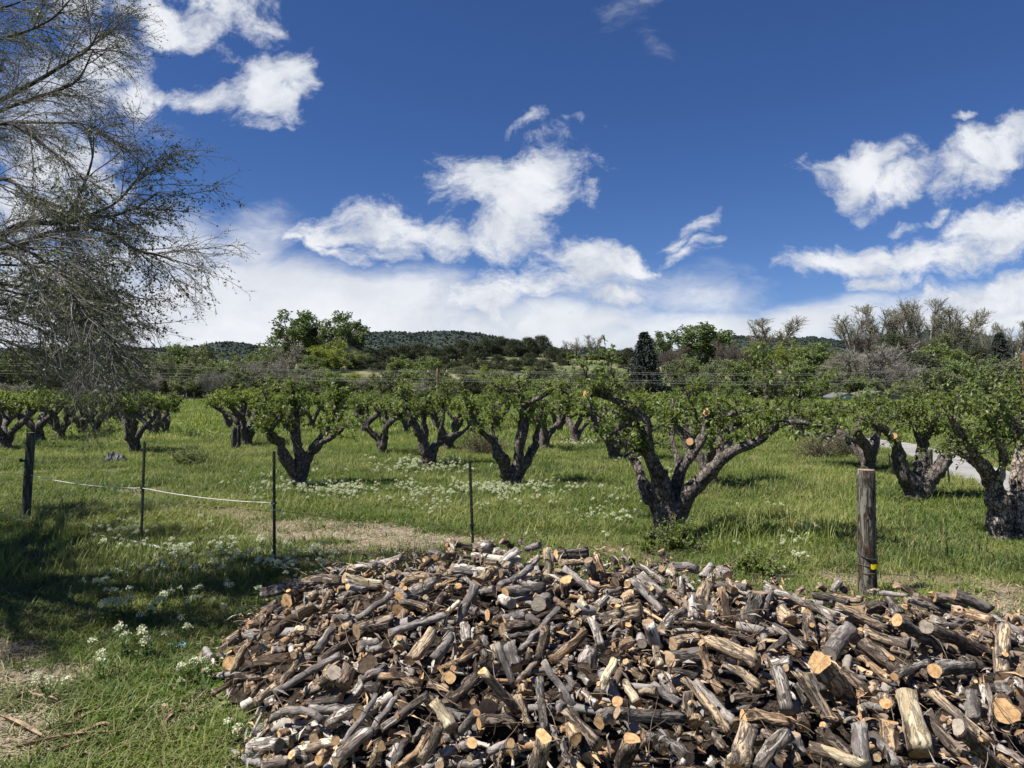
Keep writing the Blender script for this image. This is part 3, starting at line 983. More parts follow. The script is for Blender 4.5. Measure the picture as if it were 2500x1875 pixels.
def log_mesh(L, rA, rB, typ, r, bendv, tiltA, tiltB, chunky=False, split=0.0):
    """bark tube round local z from -L/2 (end B) to L/2 (end A), and its two end faces"""
    big = max(rA, rB) > .045
    s = 22 if big else 14
    n = int(np.clip(L / .035, 7, 16))
    t = np.linspace(0, 1, n)
    th = np.linspace(0, 2 * np.pi, s, endpoint=False)
    R = rB + (rA - rB) * t
    R = R * (1 + .05 * np.sin(t * 5 + r.random() * 6) + .03 * r.normal(size=n))
    lump = {'g': .045, 'k': .08, 'r': .15, 'w': .13, 't': .12, 'm': .11, 'y': .10}[typ]
    prof = np.ones((n, s))
    for k in (2, 3, 5):
        prof += lump * (r.random() * .9 + .3) / k * 1.6 * np.sin(k * th[None, :] + r.random() * 6.28 + 1.2 * (r.random() - .5) * t[:, None] * k)
    if typ in 'rkwtm':
        ridge = np.repeat(r.normal(size=(1, s)), n, 0)
        walk = np.cumsum(r.normal(size=(n, s)) * .45, 0)
        prof += lump * .38 * (ridge + walk * .5)
    if split:
        a0 = r.random() * 6.28
        dth = np.abs((th - a0 + np.pi) % (2 * np.pi) - np.pi)
        cap_ = np.where(dth < 1.35, split / np.maximum(np.cos(dth), .12), 9)
        prof = np.minimum(prof, cap_[None, :] * (1 + .05 * r.normal(size=(n, 1))))
    # knobs
    for _ in range(int(r.random() * (3 if big else 2)) + (2 if chunky else 0)):
        tk, ak = .1 + .8 * r.random(), r.random() * 6.28
        dz = (t[:, None] - tk) * L / max(rA, rB) * 1.2
        da = (th[None, :] - ak + np.pi) % (2 * np.pi) - np.pi
        prof += (.22 + .3 * r.random()) * np.exp(-(dz ** 2 + (da * 1.6) ** 2) * 1.6)
    cx = bendv[0] * np.sin(t * np.pi) + .004 * r.normal(size=n)
    cy = bendv[1] * np.sin(t * np.pi) + .004 * r.normal(size=n)
    X = cx[:, None] + R[:, None] * prof * np.cos(th); Y = cy[:, None] + R[:, None] * prof * np.sin(th)
    Z = (t[:, None] - .5) * L + np.zeros((n, s))
    wA = sstep(t, .6, 1)[:, None]; wB = sstep(t, .4, 0)[:, None]
    Z = Z + wA * (tiltA[0] * (X - cx[:, None]) + tiltA[1] * (Y - cy[:, None])) + wB * (tiltB[0] * (X - cx[:, None]) + tiltB[1] * (Y - cy[:, None]))
    V = np.stack([X, Y, Z], -1)
    ends = []
    for e, sg in ((n - 1, 1), (0, -1)):
        rim = V[e]; ctr = rim.mean(0)
        # rounded bark lip
        rings = [rim * 1.0]
        cap = [ctr + (rim - ctr) * .965, ctr + (rim - ctr) * .55, ctr[None, :]]
        CV = np.concatenate([cap[0], cap[1], cap[2]])
        CV[:, 2] -= sg * .0015
        i = np.arange(s); j = np.roll(i, -1)
        q = np.stack([i, j, j + s, i + s], -1); tri = np.stack([i + s, j + s, np.full(s, 2 * s)], -1)
        if sg < 0: q = q[:, ::-1]; tri = tri[:, ::-1]
        ends.append((CV, [q, tri]))
    idx = np.arange(n * s).reshape(n, s)
    F = np.stack([idx[:-1], np.roll(idx[:-1], -1, 1), np.roll(idx[1:], -1, 1), idx[1:]], -1).reshape(-1, 4)
    Vf = V.reshape(-1, 3)
    # bark rims closing onto the faces
    rimf = []
    for e, (CV, _), sg in ((n - 1, ends[0], 1), (0, ends[1], -1)):
        b0 = len(Vf); inner = CV[:s].copy(); inner[:, 2] += 0
        Vf = np.concatenate([Vf, inner])
        i = np.arange(s); j = np.roll(i, -1)
        q = np.stack([idx[e][i], idx[e][j], b0 + j, b0 + i], -1)
        rimf.append(q if sg > 0 else q[:, ::-1])
    return Vf, [np.concatenate([F] + rimf)], ends


ZK = 4.424
ORG = {'A': (480, 1300), 'B': (900, 1300), 'C': (1300, 1300), 'D': (1650, 1350), 'E': (2000, 1400),
       'F': (480, 1500), 'G': (900, 1500), 'H': (1300, 1500), 'I': (1700, 1500), 'J': (2000, 1500)}
# region, x1,y1 (near end), x2,y2, width, bark, turn towards the viewer (sine), lift; optional note (own label)
TR = '''A 720 650 1200 545 125 w 0 1|thick silver log jutting out at the heap's upper left corner
A 970 745 1080 680 150 t .85 2|stubby log with fresh round tan cut face, under the jutting silver log
A 1010 690 1190 590 70 m .4 2
A 1590 490 2010 560 115 y .2 2|knotty barkless cream log lying level near the heap's upper left edge
A 1180 540 1590 530 130 r 0 1
A 1625 590 1830 620 70 g .5 2
A 1520 630 1620 590 60 m .4 1
A 1450 430 2130 370 60 w 0 0
A 2130 440 2050 490 58 g .8 2|slim grey log whose small bright orange end faces the viewer, upper left crest
A 1725 935 2130 655 80 g .35 3|long straight smooth grey pole rising to the right, upper left of the heap
A 1660 915 1740 750 78 t .5 3
A 1465 930 1650 900 85 g .2 3
A 1720 1070 2120 960 190 r .1 2|thick log with deeply furrowed net-like bark, upper left of the heap
A 1090 920 1290 800 215 m .3 1|fat split chunk dusted with pale shavings at the upper left
A 1000 880 970 840 90 t .6 0
A 550 1000 780 950 100 t .15 1
A 580 930 700 905 50 t .1 0
A 740 1015 820 890 45 t .2 2
A 840 920 1030 970 55 r 0 2
A 1060 1060 1200 1035 78 y .1 2
A 770 1120 790 1050 110 r .8 1
A 515 1085 700 1120 80 w .1 2
A 320 1180 480 1100 110 m .3 0
A 500 1215 560 1190 60 t .8 1
A 1290 1280 1480 1000 95 g .25 3
A 1340 1060 1440 960 70 t .3 1
A 1385 985 1385 900 50 t .1 1
A 1510 1148 1560 1130 92 t .85 0
A 1345 840 1460 620 60 m .5 1
A 1195 720 1310 640 75 y .2 1
A 1600 1000 1680 1110 90 t .3 0
A 1540 790 1650 650 35 r 0 1
A 1900 680 1860 720 60 w .4 0
A 1430 700 1600 760 60 r 0 0
A 1640 800 1750 700 60 k 0 0
A 860 860 1000 800 70 k .1 0
A 850 1250 700 1180 70 m 0 0
A 1060 1180 1180 1110 100 m .3 0
F 365 520 460 480 165 t .85 0|pale fan-shaped cut face on a stub at the heap's left edge
F 405 645 575 290 85 m .1 2|bent half-peeled branch leaning right at the left edge of the heap
F 620 530 1020 480 130 t .1 2|barkless tan log lying level on the heap's left side
F 400 700 720 690 110 r .2 1
F 890 690 780 700 115 t .6 0
F 170 870 390 730 90 t .1 1|tan log end poking out lowest at the heap's left foot
F 875 790 1120 430 80 m .1 2
F 625 950 880 750 90 m .2 2
F 730 960 860 890 100 w .2 1
F 590 895 780 700 60 t .1 2
F 830 850 1570 430 85 g .05 3|very long smooth grey branch rising to the right across the heap's left side
F 810 390 975 375 90 g .25 2
F 1050 350 1160 340 60 y .3 2
F 1090 490 1300 300 90 m .3 1
F 1050 440 1120 400 75 t .7 2
F 1100 560 1250 440 120 w .3 0
F 1330 510 1660 290 95 r .1 1
F 1745 345 1970 300 110 g .55 1|short grey log with round tan end, left of the middle of the heap
F 2050 330 1850 395 85 g .6 2|thin log with a small orange face, left of the short peeled stub
F 1470 620 1390 740 170 m .85 3|tilted log with a wide tan oval cut face, left part of the heap
F 1565 780 1660 560 165 r .55 3|barky log whose lower cut face hangs over a dark gap, left part
F 1845 540 1760 600 190 w .8 2|large shaded oval cut face, pale wood round its rim, left centre
F 1750 700 2050 570 100 g .1 2
F 1700 860 1800 740 110 w .2 1
F 1830 800 1990 790 110 k 0 1
F 1560 1420 1950 870 75 g .05 3|long thin dark pole leaning right, lower left of the heap
F 1215 1040 1640 1025 110 g .3 2|smooth thick grey log lying level, low on the left
F 800 1110 1390 1150 88 g .1 3|smooth grey curved branch lying level, lower left, tip cut obliquely
F 970 1200 1250 1225 50 g 0 1
F 1730 1030 1430 1180 165 w .4 3|bleached knobbly silver log with gnarled underside, lower left
F 1000 1090 1160 930 100 t .2 1
F 1190 950 1560 910 90 k 0 0
F 830 1070 870 970 60 m .1 1
F 900 1050 1000 970 50 t .3 1
F 600 1300 770 1160 80 w .2 1
F 800 1205 710 1315 58 y .5 2
F 885 1305 990 1250 95 t .6 1
F 570 1440 900 1400 175 w .05 2|fat pale weathered log lowest at the left foot of the heap
F 900 1400 1020 1380 130 w 0 1
F 200 1640 530 1460 60 t .1 1|tan stick pointing out over the grass at the lower left foot
F 1260 1345 1330 1300 110 t .8 0
F 1500 1360 1090 1470 100 y .4 3|long cream peeled log low on the left, cut face at its right end
F 1020 1510 1210 1550 110 w .3 2
F 1310 1560 1430 1490 100 t .7 2
F 1490 1600 1880 1260 150 w .05 2|thick twisted bleached log rising right at the lower left
F 700 1650 1010 1590 130 w .2 2
F 720 1590 850 1530 80 t .3 1
F 1080 1340 1200 1280 90 k 0 0
F 1240 820 1420 730 90 r 0 1
F 1480 1290 1700 1200 80 k 0 0
F 520 800 640 760 100 t .5 0
F 450 760 560 700 90 k 0 0
F 2000 1010 1950 960 70 m .3 0
B 25 350 360 275 95 g .3 1|dark grey log lying level at the upper left end of the crest
B 180 580 390 660 80 g .1 1
B 740 510 360 560 120 m .35 1|arched cream and brown log just below the crest, left half
B 320 710 710 560 150 w .1 2|thick silver log rising right, upper left half of the heap
B 300 830 260 760 130 r .8 1
B 670 830 350 750 80 m .3 1
B 330 1000 410 840 100 t .1 1
B 215 1090 850 890 90 g .12 3|long dark grey branch with oblique orange tip, left of centre
B 840 880 980 750 65 y .1 3
B 715 260 540 450 85 r .5 2
B 660 180 830 270 70 g .1 1
B 905 250 880 90 110 m .5 1|gnarled brown stub standing on the crest left of the metal stake
B 940 120 1150 190 60 r .3 1
B 1180 170 1330 130 130 w 0 0|gnarled root lump on the crest just right of the metal stake
B 1420 370 1620 180 90 w .15 2
B 1850 130 1700 180 80 g .4 2
B 1920 540 1920 170 90 y .3 3|upright peeled cream log near the crest, left of the white log
B 885 385 1400 430 125 w .2 1|pale grey log lying level below the crest, under the metal stake
B 1010 430 1050 310 50 t 0 2
B 780 390 740 470 80 m .6 1
B 850 430 910 420 70 y .5 0
B 720 590 960 490 60 t .1 2
B 960 990 1165 540 125 g .15 3|smooth plump grey log standing steep, upper middle of the heap
B 870 655 880 560 110 t .4 2
B 830 660 700 850 110 r .1 1
B 980 575 1020 650 80 t .8 1
B 1040 480 1110 560 50 w 0 1
B 1200 530 1340 390 120 m .1 1
B 1355 612 1220 640 85 g .6 2
B 1470 645 1900 590 130 k .4 3|thick dark grey log with narrow bright end face, upper middle
B 1400 600 1760 370 80 g .1 3|smooth dusky branch rising right toward the crest, middle
B 1720 360 1830 270 90 w .1 2
B 1545 770 1430 700 130 w .7 2
B 1830 770 1930 720 160 w .85 2|blunt pale log showing a round saw-striped tan face, upper middle
B 1270 890 1400 840 115 r .6 2
B 1350 960 1460 880 70 w .1 2
B 1600 400 1650 360 110 w .4 1
B 1640 135 1640 65 40 w 0 1|small white stick standing upright on the crest
B 1430 90 1550 150 80 r .3 1
B 1430 960 1690 880 130 g .1 1
B 1440 1050 1760 1010 150 r .1 1|twisted grey log with swirling grain, middle of the heap
B 1470 1140 1760 1095 70 k 0 1
B 1630 1290 2060 800 70 g .08 3|long thin straight grey pole rising right, middle of the heap
B 1730 890 1770 960 80 r .5 0
B 1900 1010 1830 1400 110 r .1 2
B 1600 1640 1800 1400 85 r .1 2
B 1960 1000 2030 1060 80 w .1 1
B 1250 310 1400 330 60 y .1 1
B 1000 260 960 350 50 w .1 1
B 470 230 540 300 50 k .1 0
B 1340 200 1500 225 80 w 0 1
B 400 400 520 400 50 w 0 0
B 620 690 680 800 70 w .2 0
B 540 480 640 560 60 y .1 2
B 1160 420 1140 500 60 w .1 1
B 1420 440 1500 430 90 g .5 0
B 1770 440 1860 430 60 w .2 1
B 100 850 200 800 80 w .1 0
B 1490 330 1560 420 80 g .2 0
B 760 330 850 360 60 r .1 0
B 330 430 240 560 60 w .2 0
B 1950 1150 2080 1000 100 r .1 0
C 600 215 245 240 130 w .05 2|bright white bleached log lying on the crest right of centre
C 300 330 580 320 80 m 0 1
C 600 300 710 570 105 k .3 2|dark dusky log slanting down right below the white log
C 780 510 680 240 95 t .2 2|orange split log slanting down beside the dark dusky log, near the crest
C 270 500 270 400 90 y .2 1
C 335 385 690 650 78 g .05 3|smooth mauve-grey pole slanting down right under the white log
C 240 610 330 500 110 y .5 1
C 360 505 370 660 130 r .35 2|short upright stump with pale flat top, below the white log
C 900 525 1050 400 130 r .75 1|furrowed brown log with round aged face, near the crest right of centre
C 1025 555 1070 520 72 y .85 1
C 1130 360 1440 560 80 w 0 1
C 1405 860 1075 500 78 g .4 3|long smooth grey pole slanting down right, right of centre near the crest
C 1410 700 1150 490 150 w .45 2|thick pale log whose shaded face looks down right, upper right of centre
C 1770 390 1500 370 110 g .1 1
C 1400 390 1410 440 80 t .6 1
C 1450 400 1560 480 100 y .1 1
C 1840 490 1940 350 90 g .3 2
C 2110 490 1990 420 150 w .55 2|pale grey curved log with dark underside face at the right crest
C 1615 740 1600 480 105 w .5 2|knotty upright grey log with dark lower face, right of centre
C 1620 470 1740 650 60 w 0 2
C 1830 760 1900 570 140 m .1 2
C 1730 950 1710 650 110 w .05 2|upright cracked silver log, right of centre
C 1960 520 1880 540 100 y .3 1
C 2120 1000 2040 600 95 t .05 3|wavy tan peeled log running downhill, right of the upright silver log
C 580 830 510 720 90 y .6 2
C 680 800 790 690 100 w .6 2
C 780 650 970 610 60 w 0 2|small white log with a dark band, upper middle right
C 560 690 670 680 60 t .1 1
C 1060 790 1020 660 170 t .2 1|square-cut stump with tan streaks, right of centre
C 1180 830 720 960 165 m .15 2|thick knotted log with split tan end, middle right
C 1140 925 1120 890 100 t .8 1
C 880 790 930 830 90 g .8 0
C 440 900 520 830 100 t .4 1
C 735 1250 630 910 105 w .45 3|pale steep log with round brown lower face, centre of the heap
C 1250 960 1350 1250 130 w .35 3|steep forked pale log with a flat sawn top, centre right
C 1390 1460 1330 1240 100 y .05 2
C 1640 850 1390 1040 115 w .1 2|bent pale knobbly log rising right, centre right
C 1510 1190 1800 1150 150 m 0 1
C 465 985 280 1130 90 w .3 1
C 185 1380 590 1080 110 t .15 3|peach-coloured barkless log rising right, centre of the heap
C 880 1240 1100 1180 120 t .5 2
C 1180 1200 1160 1120 110 g .9 1|small log with round grey weathered face, centre
C 550 1470 640 1250 170 w .6 2|thick pale grey log with round shaded face, centre of the heap
C 340 1420 440 1370 100 w .1 1
C 890 1060 1020 1065 40 g 0 1
C 800 1130 910 1150 60 k 0 1
C 1030 990 1050 1070 80 m .2 0
C 1190 1410 1200 1330 90 t .7 -1
C 960 370 1060 330 60 k 0 0
C 840 270 900 330 60 r .1 0
C 1000 880 900 900 60 r 0 0
C 1500 500 1540 600 70 m .1 1
C 1880 880 1960 900 110 w .1 1
C 2030 800 1960 900 60 m 0 1
C 1000 1390 1060 1500 70 w .2 0
H 1455 500 1840 450 195 k .02 1|very thick furrowed grey log lying level, right of centre
H 1470 600 1800 660 70 k 0 1
H 2060 880 1850 310 95 t .25 3|bent orange-tan log with sawn side stubs, right of centre
H 1825 445 1920 455 55 t .6 3
H 1895 635 1960 620 100 t .8 1
H 720 890 890 500 135 y .4 3|shaggy cream-coloured log standing steep, lower middle
H 460 1030 110 510 85 g .12 3|long mauve-grey pole slanting down right, lower middle
H 915 940 980 940 105 y .85 2|log end with bright golden oval face above the long level log
H 900 1060 1630 1110 125 k .2 3|long dark grey log lying level at the bottom middle
H 720 1170 870 1060 150 w .1 2|white bleached block left of the long level dark log
H 725 1410 360 1040 125 r .45 3|rough mossy-barked log slanting down right at the bottom middle
H 460 1340 360 1220 130 t .65 2|stubby curved tan log with a ringed face, bottom left of centre
H 240 1060 330 930 120 g .3 1
H 350 770 410 850 90 g .1 1
H 480 780 370 680 85 g .1 1
H 545 920 480 830 65 t .6 1
H 470 900 480 790 70 t .2 1
H 700 990 540 820 100 w .1 1
H 1350 820 1150 850 90 m .35 2
H 1605 985 1280 740 95 g .3 2
H 1220 700 1080 590 90 m .4 2
H 1140 970 990 730 105 y .1 1
H 1540 900 1400 650 120 w 0 1|splintered silver-white log, lower right of centre
H 1300 640 1420 640 80 w 0 1
H 1705 1150 1680 830 120 m .35 3|upright brown log with tan lower face, lower right of centre
H 1760 1190 1740 1090 150 t .5 1
H 2130 1290 1640 690 95 m .05 3|long grey and orange splintered pole slanting down right, lower right of centre
H 2200 1200 1740 720 100 g .05 2|long mauve-grey branch slanting down right, lower right
H 1090 1360 960 1690 230 r .4 2|broad split stump with a jagged orange top at the bottom edge
H 1190 1240 1195 1400 60 t 0 2
H 1700 1560 1370 1300 130 k .1 2|dark smooth log slanting down right near the bottom edge, centre right
H 1200 1300 1340 1380 150 k 0 0
H 1600 1280 1550 1200 90 m .4 1
H 400 1620 330 1400 80 k 0 2|dark pointed log sticking up at the bottom edge, left of centre
H 600 1560 560 1360 150 k .1 0
H 2090 1450 1960 1270 130 m .4 2
H 2100 1670 2212 1480 100 y .1 1
H 1900 1640 1970 1560 110 w .2 1
H 1600 1650 1640 1600 110 w .4 1
H 290 640 260 560 100 r .2 0
H 620 740 500 650 90 w .1 1
H 870 780 830 720 80 y .2 1
H 1020 620 1060 500 70 w .2 0
H 1400 1480 1340 1440 100 k .1 0
H 1850 1380 1740 1280 110 m .3 0
H 1820 1080 1780 960 110 w .1 1
H 1620 880 1580 800 80 m .2 0
G 440 500 690 180 150 m .45 3|thick peeled grey and tan log rising right with sawn end, left of centre
G 340 370 345 240 140 y .5 2|short fat peeled stub with a rimmed golden face, left of centre
G 480 260 500 190 80 g .3 1
G 690 500 880 250 140 g .1 1
G 540 600 700 450 120 k 0 0
G 1070 310 1040 130 130 w .1 3|pale cream hollow-topped log, centre left
G 800 180 950 175 80 k 0 1
G 780 600 1200 300 120 t .1 2|curved orange and silver log rising right, centre left
G 905 585 935 540 78 t .8 3
G 880 675 830 700 130 t .9 3|round orange cut face with a dark hollow heart, centre left
G 1240 250 1260 370 90 g 0 2
G 1235 560 1235 380 90 k .1 2
G 1210 200 1200 120 110 m .3 1
G 1570 790 1390 310 85 g .2 3|straight grey pole slanting steeply down right, centre
G 1390 560 1340 330 60 y 0 1
G 1590 590 1530 310 150 g .45 2|plump smooth grey log with shaded lower face, centre
G 1700 520 1740 370 80 m .1 1
G 1225 610 1610 1050 120 m .3 3|thick peeled log slanting down right with bright top cut, lower centre
G 850 970 1190 650 130 r .05 2|brown furrowed log rising right, lower centre left
G 140 1225 640 850 110 w .3 3|long silver log rising right, lower left of centre
G 640 740 890 830 90 r 0 1
G 120 690 560 770 110 t 0 2|splintered reddish-orange slab lying flat, left of centre
G 910 1240 700 930 140 y .4 3|pale peeled bone-shaped log, bottom left of centre
G 1175 1055 970 1280 100 g .4 3|grey log with narrow upward cut face, bottom centre
G 1290 1010 1330 940 190 t .85 1|wide aged brown cut face in a shaded hollow, bottom centre
G 1120 920 1150 890 70 t .8 0
G 1050 960 1030 870 110 r .1 0
G 1190 1170 1600 1200 150 r .1 1|dark rough log lying level in shadow, bottom centre
G 1755 1210 1620 870 95 m .4 3
G 1900 1280 1850 700 110 k .1 3|upright dark brown trunk piece, bottom centre
G 1890 1300 1800 1680 185 m .5 3|upright ribbed stump with a pinkish oval top, bottom centre
G 1700 860 1680 740 150 t .5 1
G 1540 1390 1290 1490 100 g .6 2|short grey log with a bright cream oval face, bottom centre
G 1120 1390 1000 1430 110 g .7 1
G 1540 1500 1620 1450 140 k .3 0
G 560 1590 760 1190 120 m .4 3|peeled striped log standing steep at the bottom left of centre
G 300 1650 650 1290 80 t .05 2|curved golden-orange branch at the bottom left
G 240 1650 400 1340 80 g .1 2
G 130 1410 20 1640 110 m .5 2
G 200 1600 310 1400 80 w .1 1
G 10 1290 320 880 85 g .1 2
G 800 1380 920 1330 120 k .2 0
G 780 1520 920 1450 130 g .1 1
G 1400 1650 1440 1530 90 t .1 2
G 960 1650 1230 1620 90 w 0 1
G 765 1630 820 1600 85 y .8 2
G 1080 1560 1180 1500 90 k .1 1
G 440 1630 560 1600 110 g .1 0
G 250 1290 200 1290 130 t .6 -1
G 330 1280 350 1230 80 k .3 0
G 1660 1250 1650 1390 70 k 0 0
G 620 1220 470 1350 70 w 0 1
G 30 860 150 790 90 k 0 0
G 320 820 430 850 60 g 0 1
G 1080 1200 1020 1120 70 r .1 0
D 625 405 550 290 92 m .8 2|small log with a round orange face, right of the wavy tan log
D 790 510 790 420 70 g 0 1
D 760 800 900 420 190 k .5 3|very thick grey log with shaded lower face, right of centre
D 920 700 1000 410 130 g 0 1
D 960 360 1740 710 95 w 0 3|long pale pole stretching down right below the crest on the right
D 1480 460 1880 540 80 k .1 1
D 1690 430 1770 290 100 w .1 1|short white stump standing on the crest left of the wooden post
D 1800 430 1850 370 90 r .1 0
D 1230 735 1130 630 165 m .75 2|log with a round cracked yellow-orange face in a dark hollow, right side
D 1460 980 1430 680 150 r .3 2|rugged upright log with a small sawn side stub, right side
D 1410 655 1430 710 80 t .8 3
D 1050 600 1300 520 110 k 0 0
D 1420 1035 1050 790 85 w .45 3|slim silver log slanting down right with small round face, right side
D 960 1120 1200 900 90 k .1 2
D 930 1070 940 880 85 g 0 2
D 1240 1150 970 1200 110 w .2 1
D 1180 1020 1330 1090 100 t .1 1
D 1640 1100 1900 790 190 g .5 2|thick grey log rising right behind the largest round face
D 1555 1190 1850 1560 235 m .65 4|fat log with the largest round cracked orange face, right side of the heap
D 1590 990 1600 925 50 t 0 1
D 1530 830 1750 920 150 r 0 1
D 890 1205 300 950 165 m .45 2|thick barky log slanting down right with a big tan face, right of centre
D 600 920 680 1030 110 k .1 1
D 1185 1250 1300 1330 72 y .7 3
D 870 980 80 750 95 r .15 2|long dark splintered brown log slanting down right, right of centre
D 1940 930 1980 860 130 t .7 1
D 1120 470 1280 500 60 m 0 0
D 1320 740 1500 640 70 k 0 0
D 1100 330 1020 290 60 m 0 0
D 740 340 820 380 80 t .2 0
D 1300 420 1380 380 70 m 0 0
D 1540 350 1620 400 80 r 0 0
D 440 520 390 620 110 w .1 1
D 540 720 480 620 60 t 0 1
E 735 610 170 350 100 m .3 2|long brown log slanting down right with chipped yellow end, upper right
E 835 495 1490 885 135 k .5 3|long smooth dark grey log with a bright orange upper face, right side
E 850 450 740 280 130 k 0 1
E 430 400 680 350 150 r 0 1|fat dark rough-barked log lump left of the post's foot
E 475 285 30 250 90 m .1 1
E 640 215 970 245 60 g 0 1
E 540 185 660 180 40 y 0 1
E 940 280 1430 450 70 g .3 2
E 1040 250 1430 390 100 r .1 1
E 830 120 1040 220 80 r 0 0
E 1240 260 1580 330 110 m .1 1
E 1240 265 1220 200 60 t 0 1
E 1460 220 1850 400 130 k 0 1|dark rotten log at the far upper right end of the crest
E 1440 400 1860 520 110 t 0 2|orange-brown peeled log lying near the right crest
E 1850 450 2230 660 80 g 0 2
E 2040 480 2190 560 130 t .3 0
E 1210 490 1620 530 110 w .1 2|silver driftwood-like log lying level, right side
E 1000 370 1110 490 100 r 0 1
E 900 330 1080 430 90 t 0 1
E 1150 580 1900 900 150 r .3 2|long rugged log with tan knots slanting down right, right side
E 1960 1130 2000 570 165 m .1 3|thick reddish-brown log running straight downhill at the right, yellow chip on top
E 1640 630 1870 770 80 m 0 1
E 985 780 480 600 120 m .45 2|grey log slanting down right with a shaded round end, right side
E 1000 900 780 820 90 r .3 1
E 1000 1130 460 740 160 r 0 1|wide brown furrowed log slanting down right, right side
E 790 1190 450 900 110 t .05 2|streaked orange split log slanting down right, right side
E 430 720 480 640 130 y .5 1
E 810 1115 1210 960 95 k .5 4|dark branch rising right with a bright sawn left end, right side
E 1245 1050 1660 1010 155 k .5 4|thick dark log with broad orange face and splintered far end, right side
E 1110 850 1150 760 110 r .4 0
E 2140 700 2230 740 100 w 0 1
E 2180 1060 2240 1050 110 k .5 1
E 2190 965 2230 960 60 t .7 1
E 300 520 380 460 70 w 0 0
E 700 480 760 400 60 r 0 0
E 1480 600 1580 680 70 m 0 0
E 1520 920 1600 1000 90 k 0 0
J 1070 830 900 620 110 r 0 1
J 1400 830 1120 600 150 r 0 0
J 1640 1160 1660 820 150 g .35 3|upright grey log with a yellow chip on it, lower right
J 1660 700 1690 800 110 k 0 1
J 1830 1140 1790 760 110 w 0 2|gnarled black and silver log standing steep, lower right
J 2010 860 1960 720 160 g .3 2
J 2030 1030 2010 950 245 t .85 3|huge round golden cut face with a rotten hollow rim, lower right
J 2170 850 2150 700 110 w .1 1
J 1095 1520 950 850 240 y .42 4|very thick cream log stripped of bark, standing steep at the lower right
J 730 975 690 880 118 m .8 2|small log with a pinkish round end, left of the thick cream log
J 615 850 600 720 120 m .6 2
J 800 1470 760 1150 190 t .2 3|split wedge with wavy orange grain, lower right
J 420 1190 470 1680 185 g .1 3|dark grey squared-off log upright at the bottom edge, lower right
J 470 1170 700 1190 100 k 0 1
J 560 1290 860 1640 130 g 0 2
J 620 1550 650 1510 90 t .7 1
J 1850 1390 1200 830 110 m .1 2|long orange-streaked pole slanting down right, lower right
J 1490 1215 1950 1660 140 r .3 3|rough log slanting down right with a small sawn stub, bottom right
J 1150 1060 1660 1590 140 r .05 2
J 1430 1190 1310 1100 90 t .4 1
J 1930 1430 2230 1600 80 w 0 2
J 1930 1530 2230 1660 90 t 0 1
J 2010 1230 2050 1330 80 m .2 0
J 2110 1250 2230 1400 90 r 0 0
J 1030 1640 1400 1655 80 m 0 1
J 490 1090 450 980 90 y .5 2
J 1540 880 1530 770 60 w 0 1
J 560 900 250 600 130 r 0 0
J 1450 1500 1330 1380 110 k 0 0
J 1790 1500 1680 1380 110 k 0 0
J 2200 560 2120 480 90 m 0 0
I 695 815 280 550 115 m .4 2
I 850 800 820 720 90 t .3 1
I 980 1060 870 600 150 w .1 3|bent silver log flaring into a ringed burl at its foot, lower right
I 510 1100 1000 1180 160 t .2 2|peeled tan log with purple knobs lying level, bottom right of centre
I 560 1195 450 1660 205 m .05 3|thick upright log half stripped of bark at the bottom edge, right of centre
I 980 1290 670 1680 160 w 0 3|smooth pale grey curved log at the bottom edge, right of centre
I 1130 1520 1050 1300 150 g .2 2|grey log with a round knot scar, bottom right of centre
I 1100 1620 1040 1470 130 m .5 2
I 1860 1660 1230 1420 140 y .1 3|long cream-streaked log slanting down right along the bottom edge
I 1510 1220 1100 610 160 m .3 3|long streaky split-barked log slanting steeply down right, lower right
I 1700 1540 1320 1230 120 r 0 2
I 1370 1200 1420 1250 80 g .2 0
I 1150 1220 1170 1120 170 r 0 0
I 1210 960 1060 760 120 k 0 1
I 1400 850 1270 640 150 k 0 0
I 700 1250 860 1360 90 r 0 1
I 680 1400 660 1250 120 k 0 0
I 580 900 380 900 100 r 0 0
I 1840 1110 1760 980 80 m .4 1
I 1500 1600 1360 1520 110 m .1 1
I 820 1580 780 1480 80 k 0 0
C 1390 190 1450 340 82 k .6 0|dark log sticking up behind the crest with a bright orange cut face'''

NAMES = {'g': ('smooth grey', 'dusky grey'), 'k': ('dark grey', 'blackish grey'), 'r': ('rough brown', 'furrowed brown'), 'w': ('pale weathered', 'silver bleached'),
         't': ('peeled tan', 'orange-tan'), 'm': ('half-peeled brown', 'patchy brown'), 'y': ('cream barkless', 'fresh cream')}
BEND = {'g': .02, 'k': .025, 'r': .08, 'w': .09, 't': .09, 'm': .07, 'y': .06}
GROUP = "firewood logs thrown on the heap"

LOGS = []
for ln in TR.split('\n'):
    body, _, note = ln.partition('|')
    f = body.split()
    ox, oy = ORG[f[0]]
    v = [float(q) for q in f[1:6]]
    LOGS.append(dict(a=(ox + v[0] / ZK, oy + v[1] / ZK), b=(ox + v[2] / ZK, oy + v[3] / ZK), w=v[4] / ZK, t=f[6], k=float(f[7]), up=float(f[8]), note=note))
MARKS = [((l['a'][0] + l['b'][0]) / 2, (l['a'][1] + l['b'][1]) / 2, None, l) for l in LOGS if l['note']]
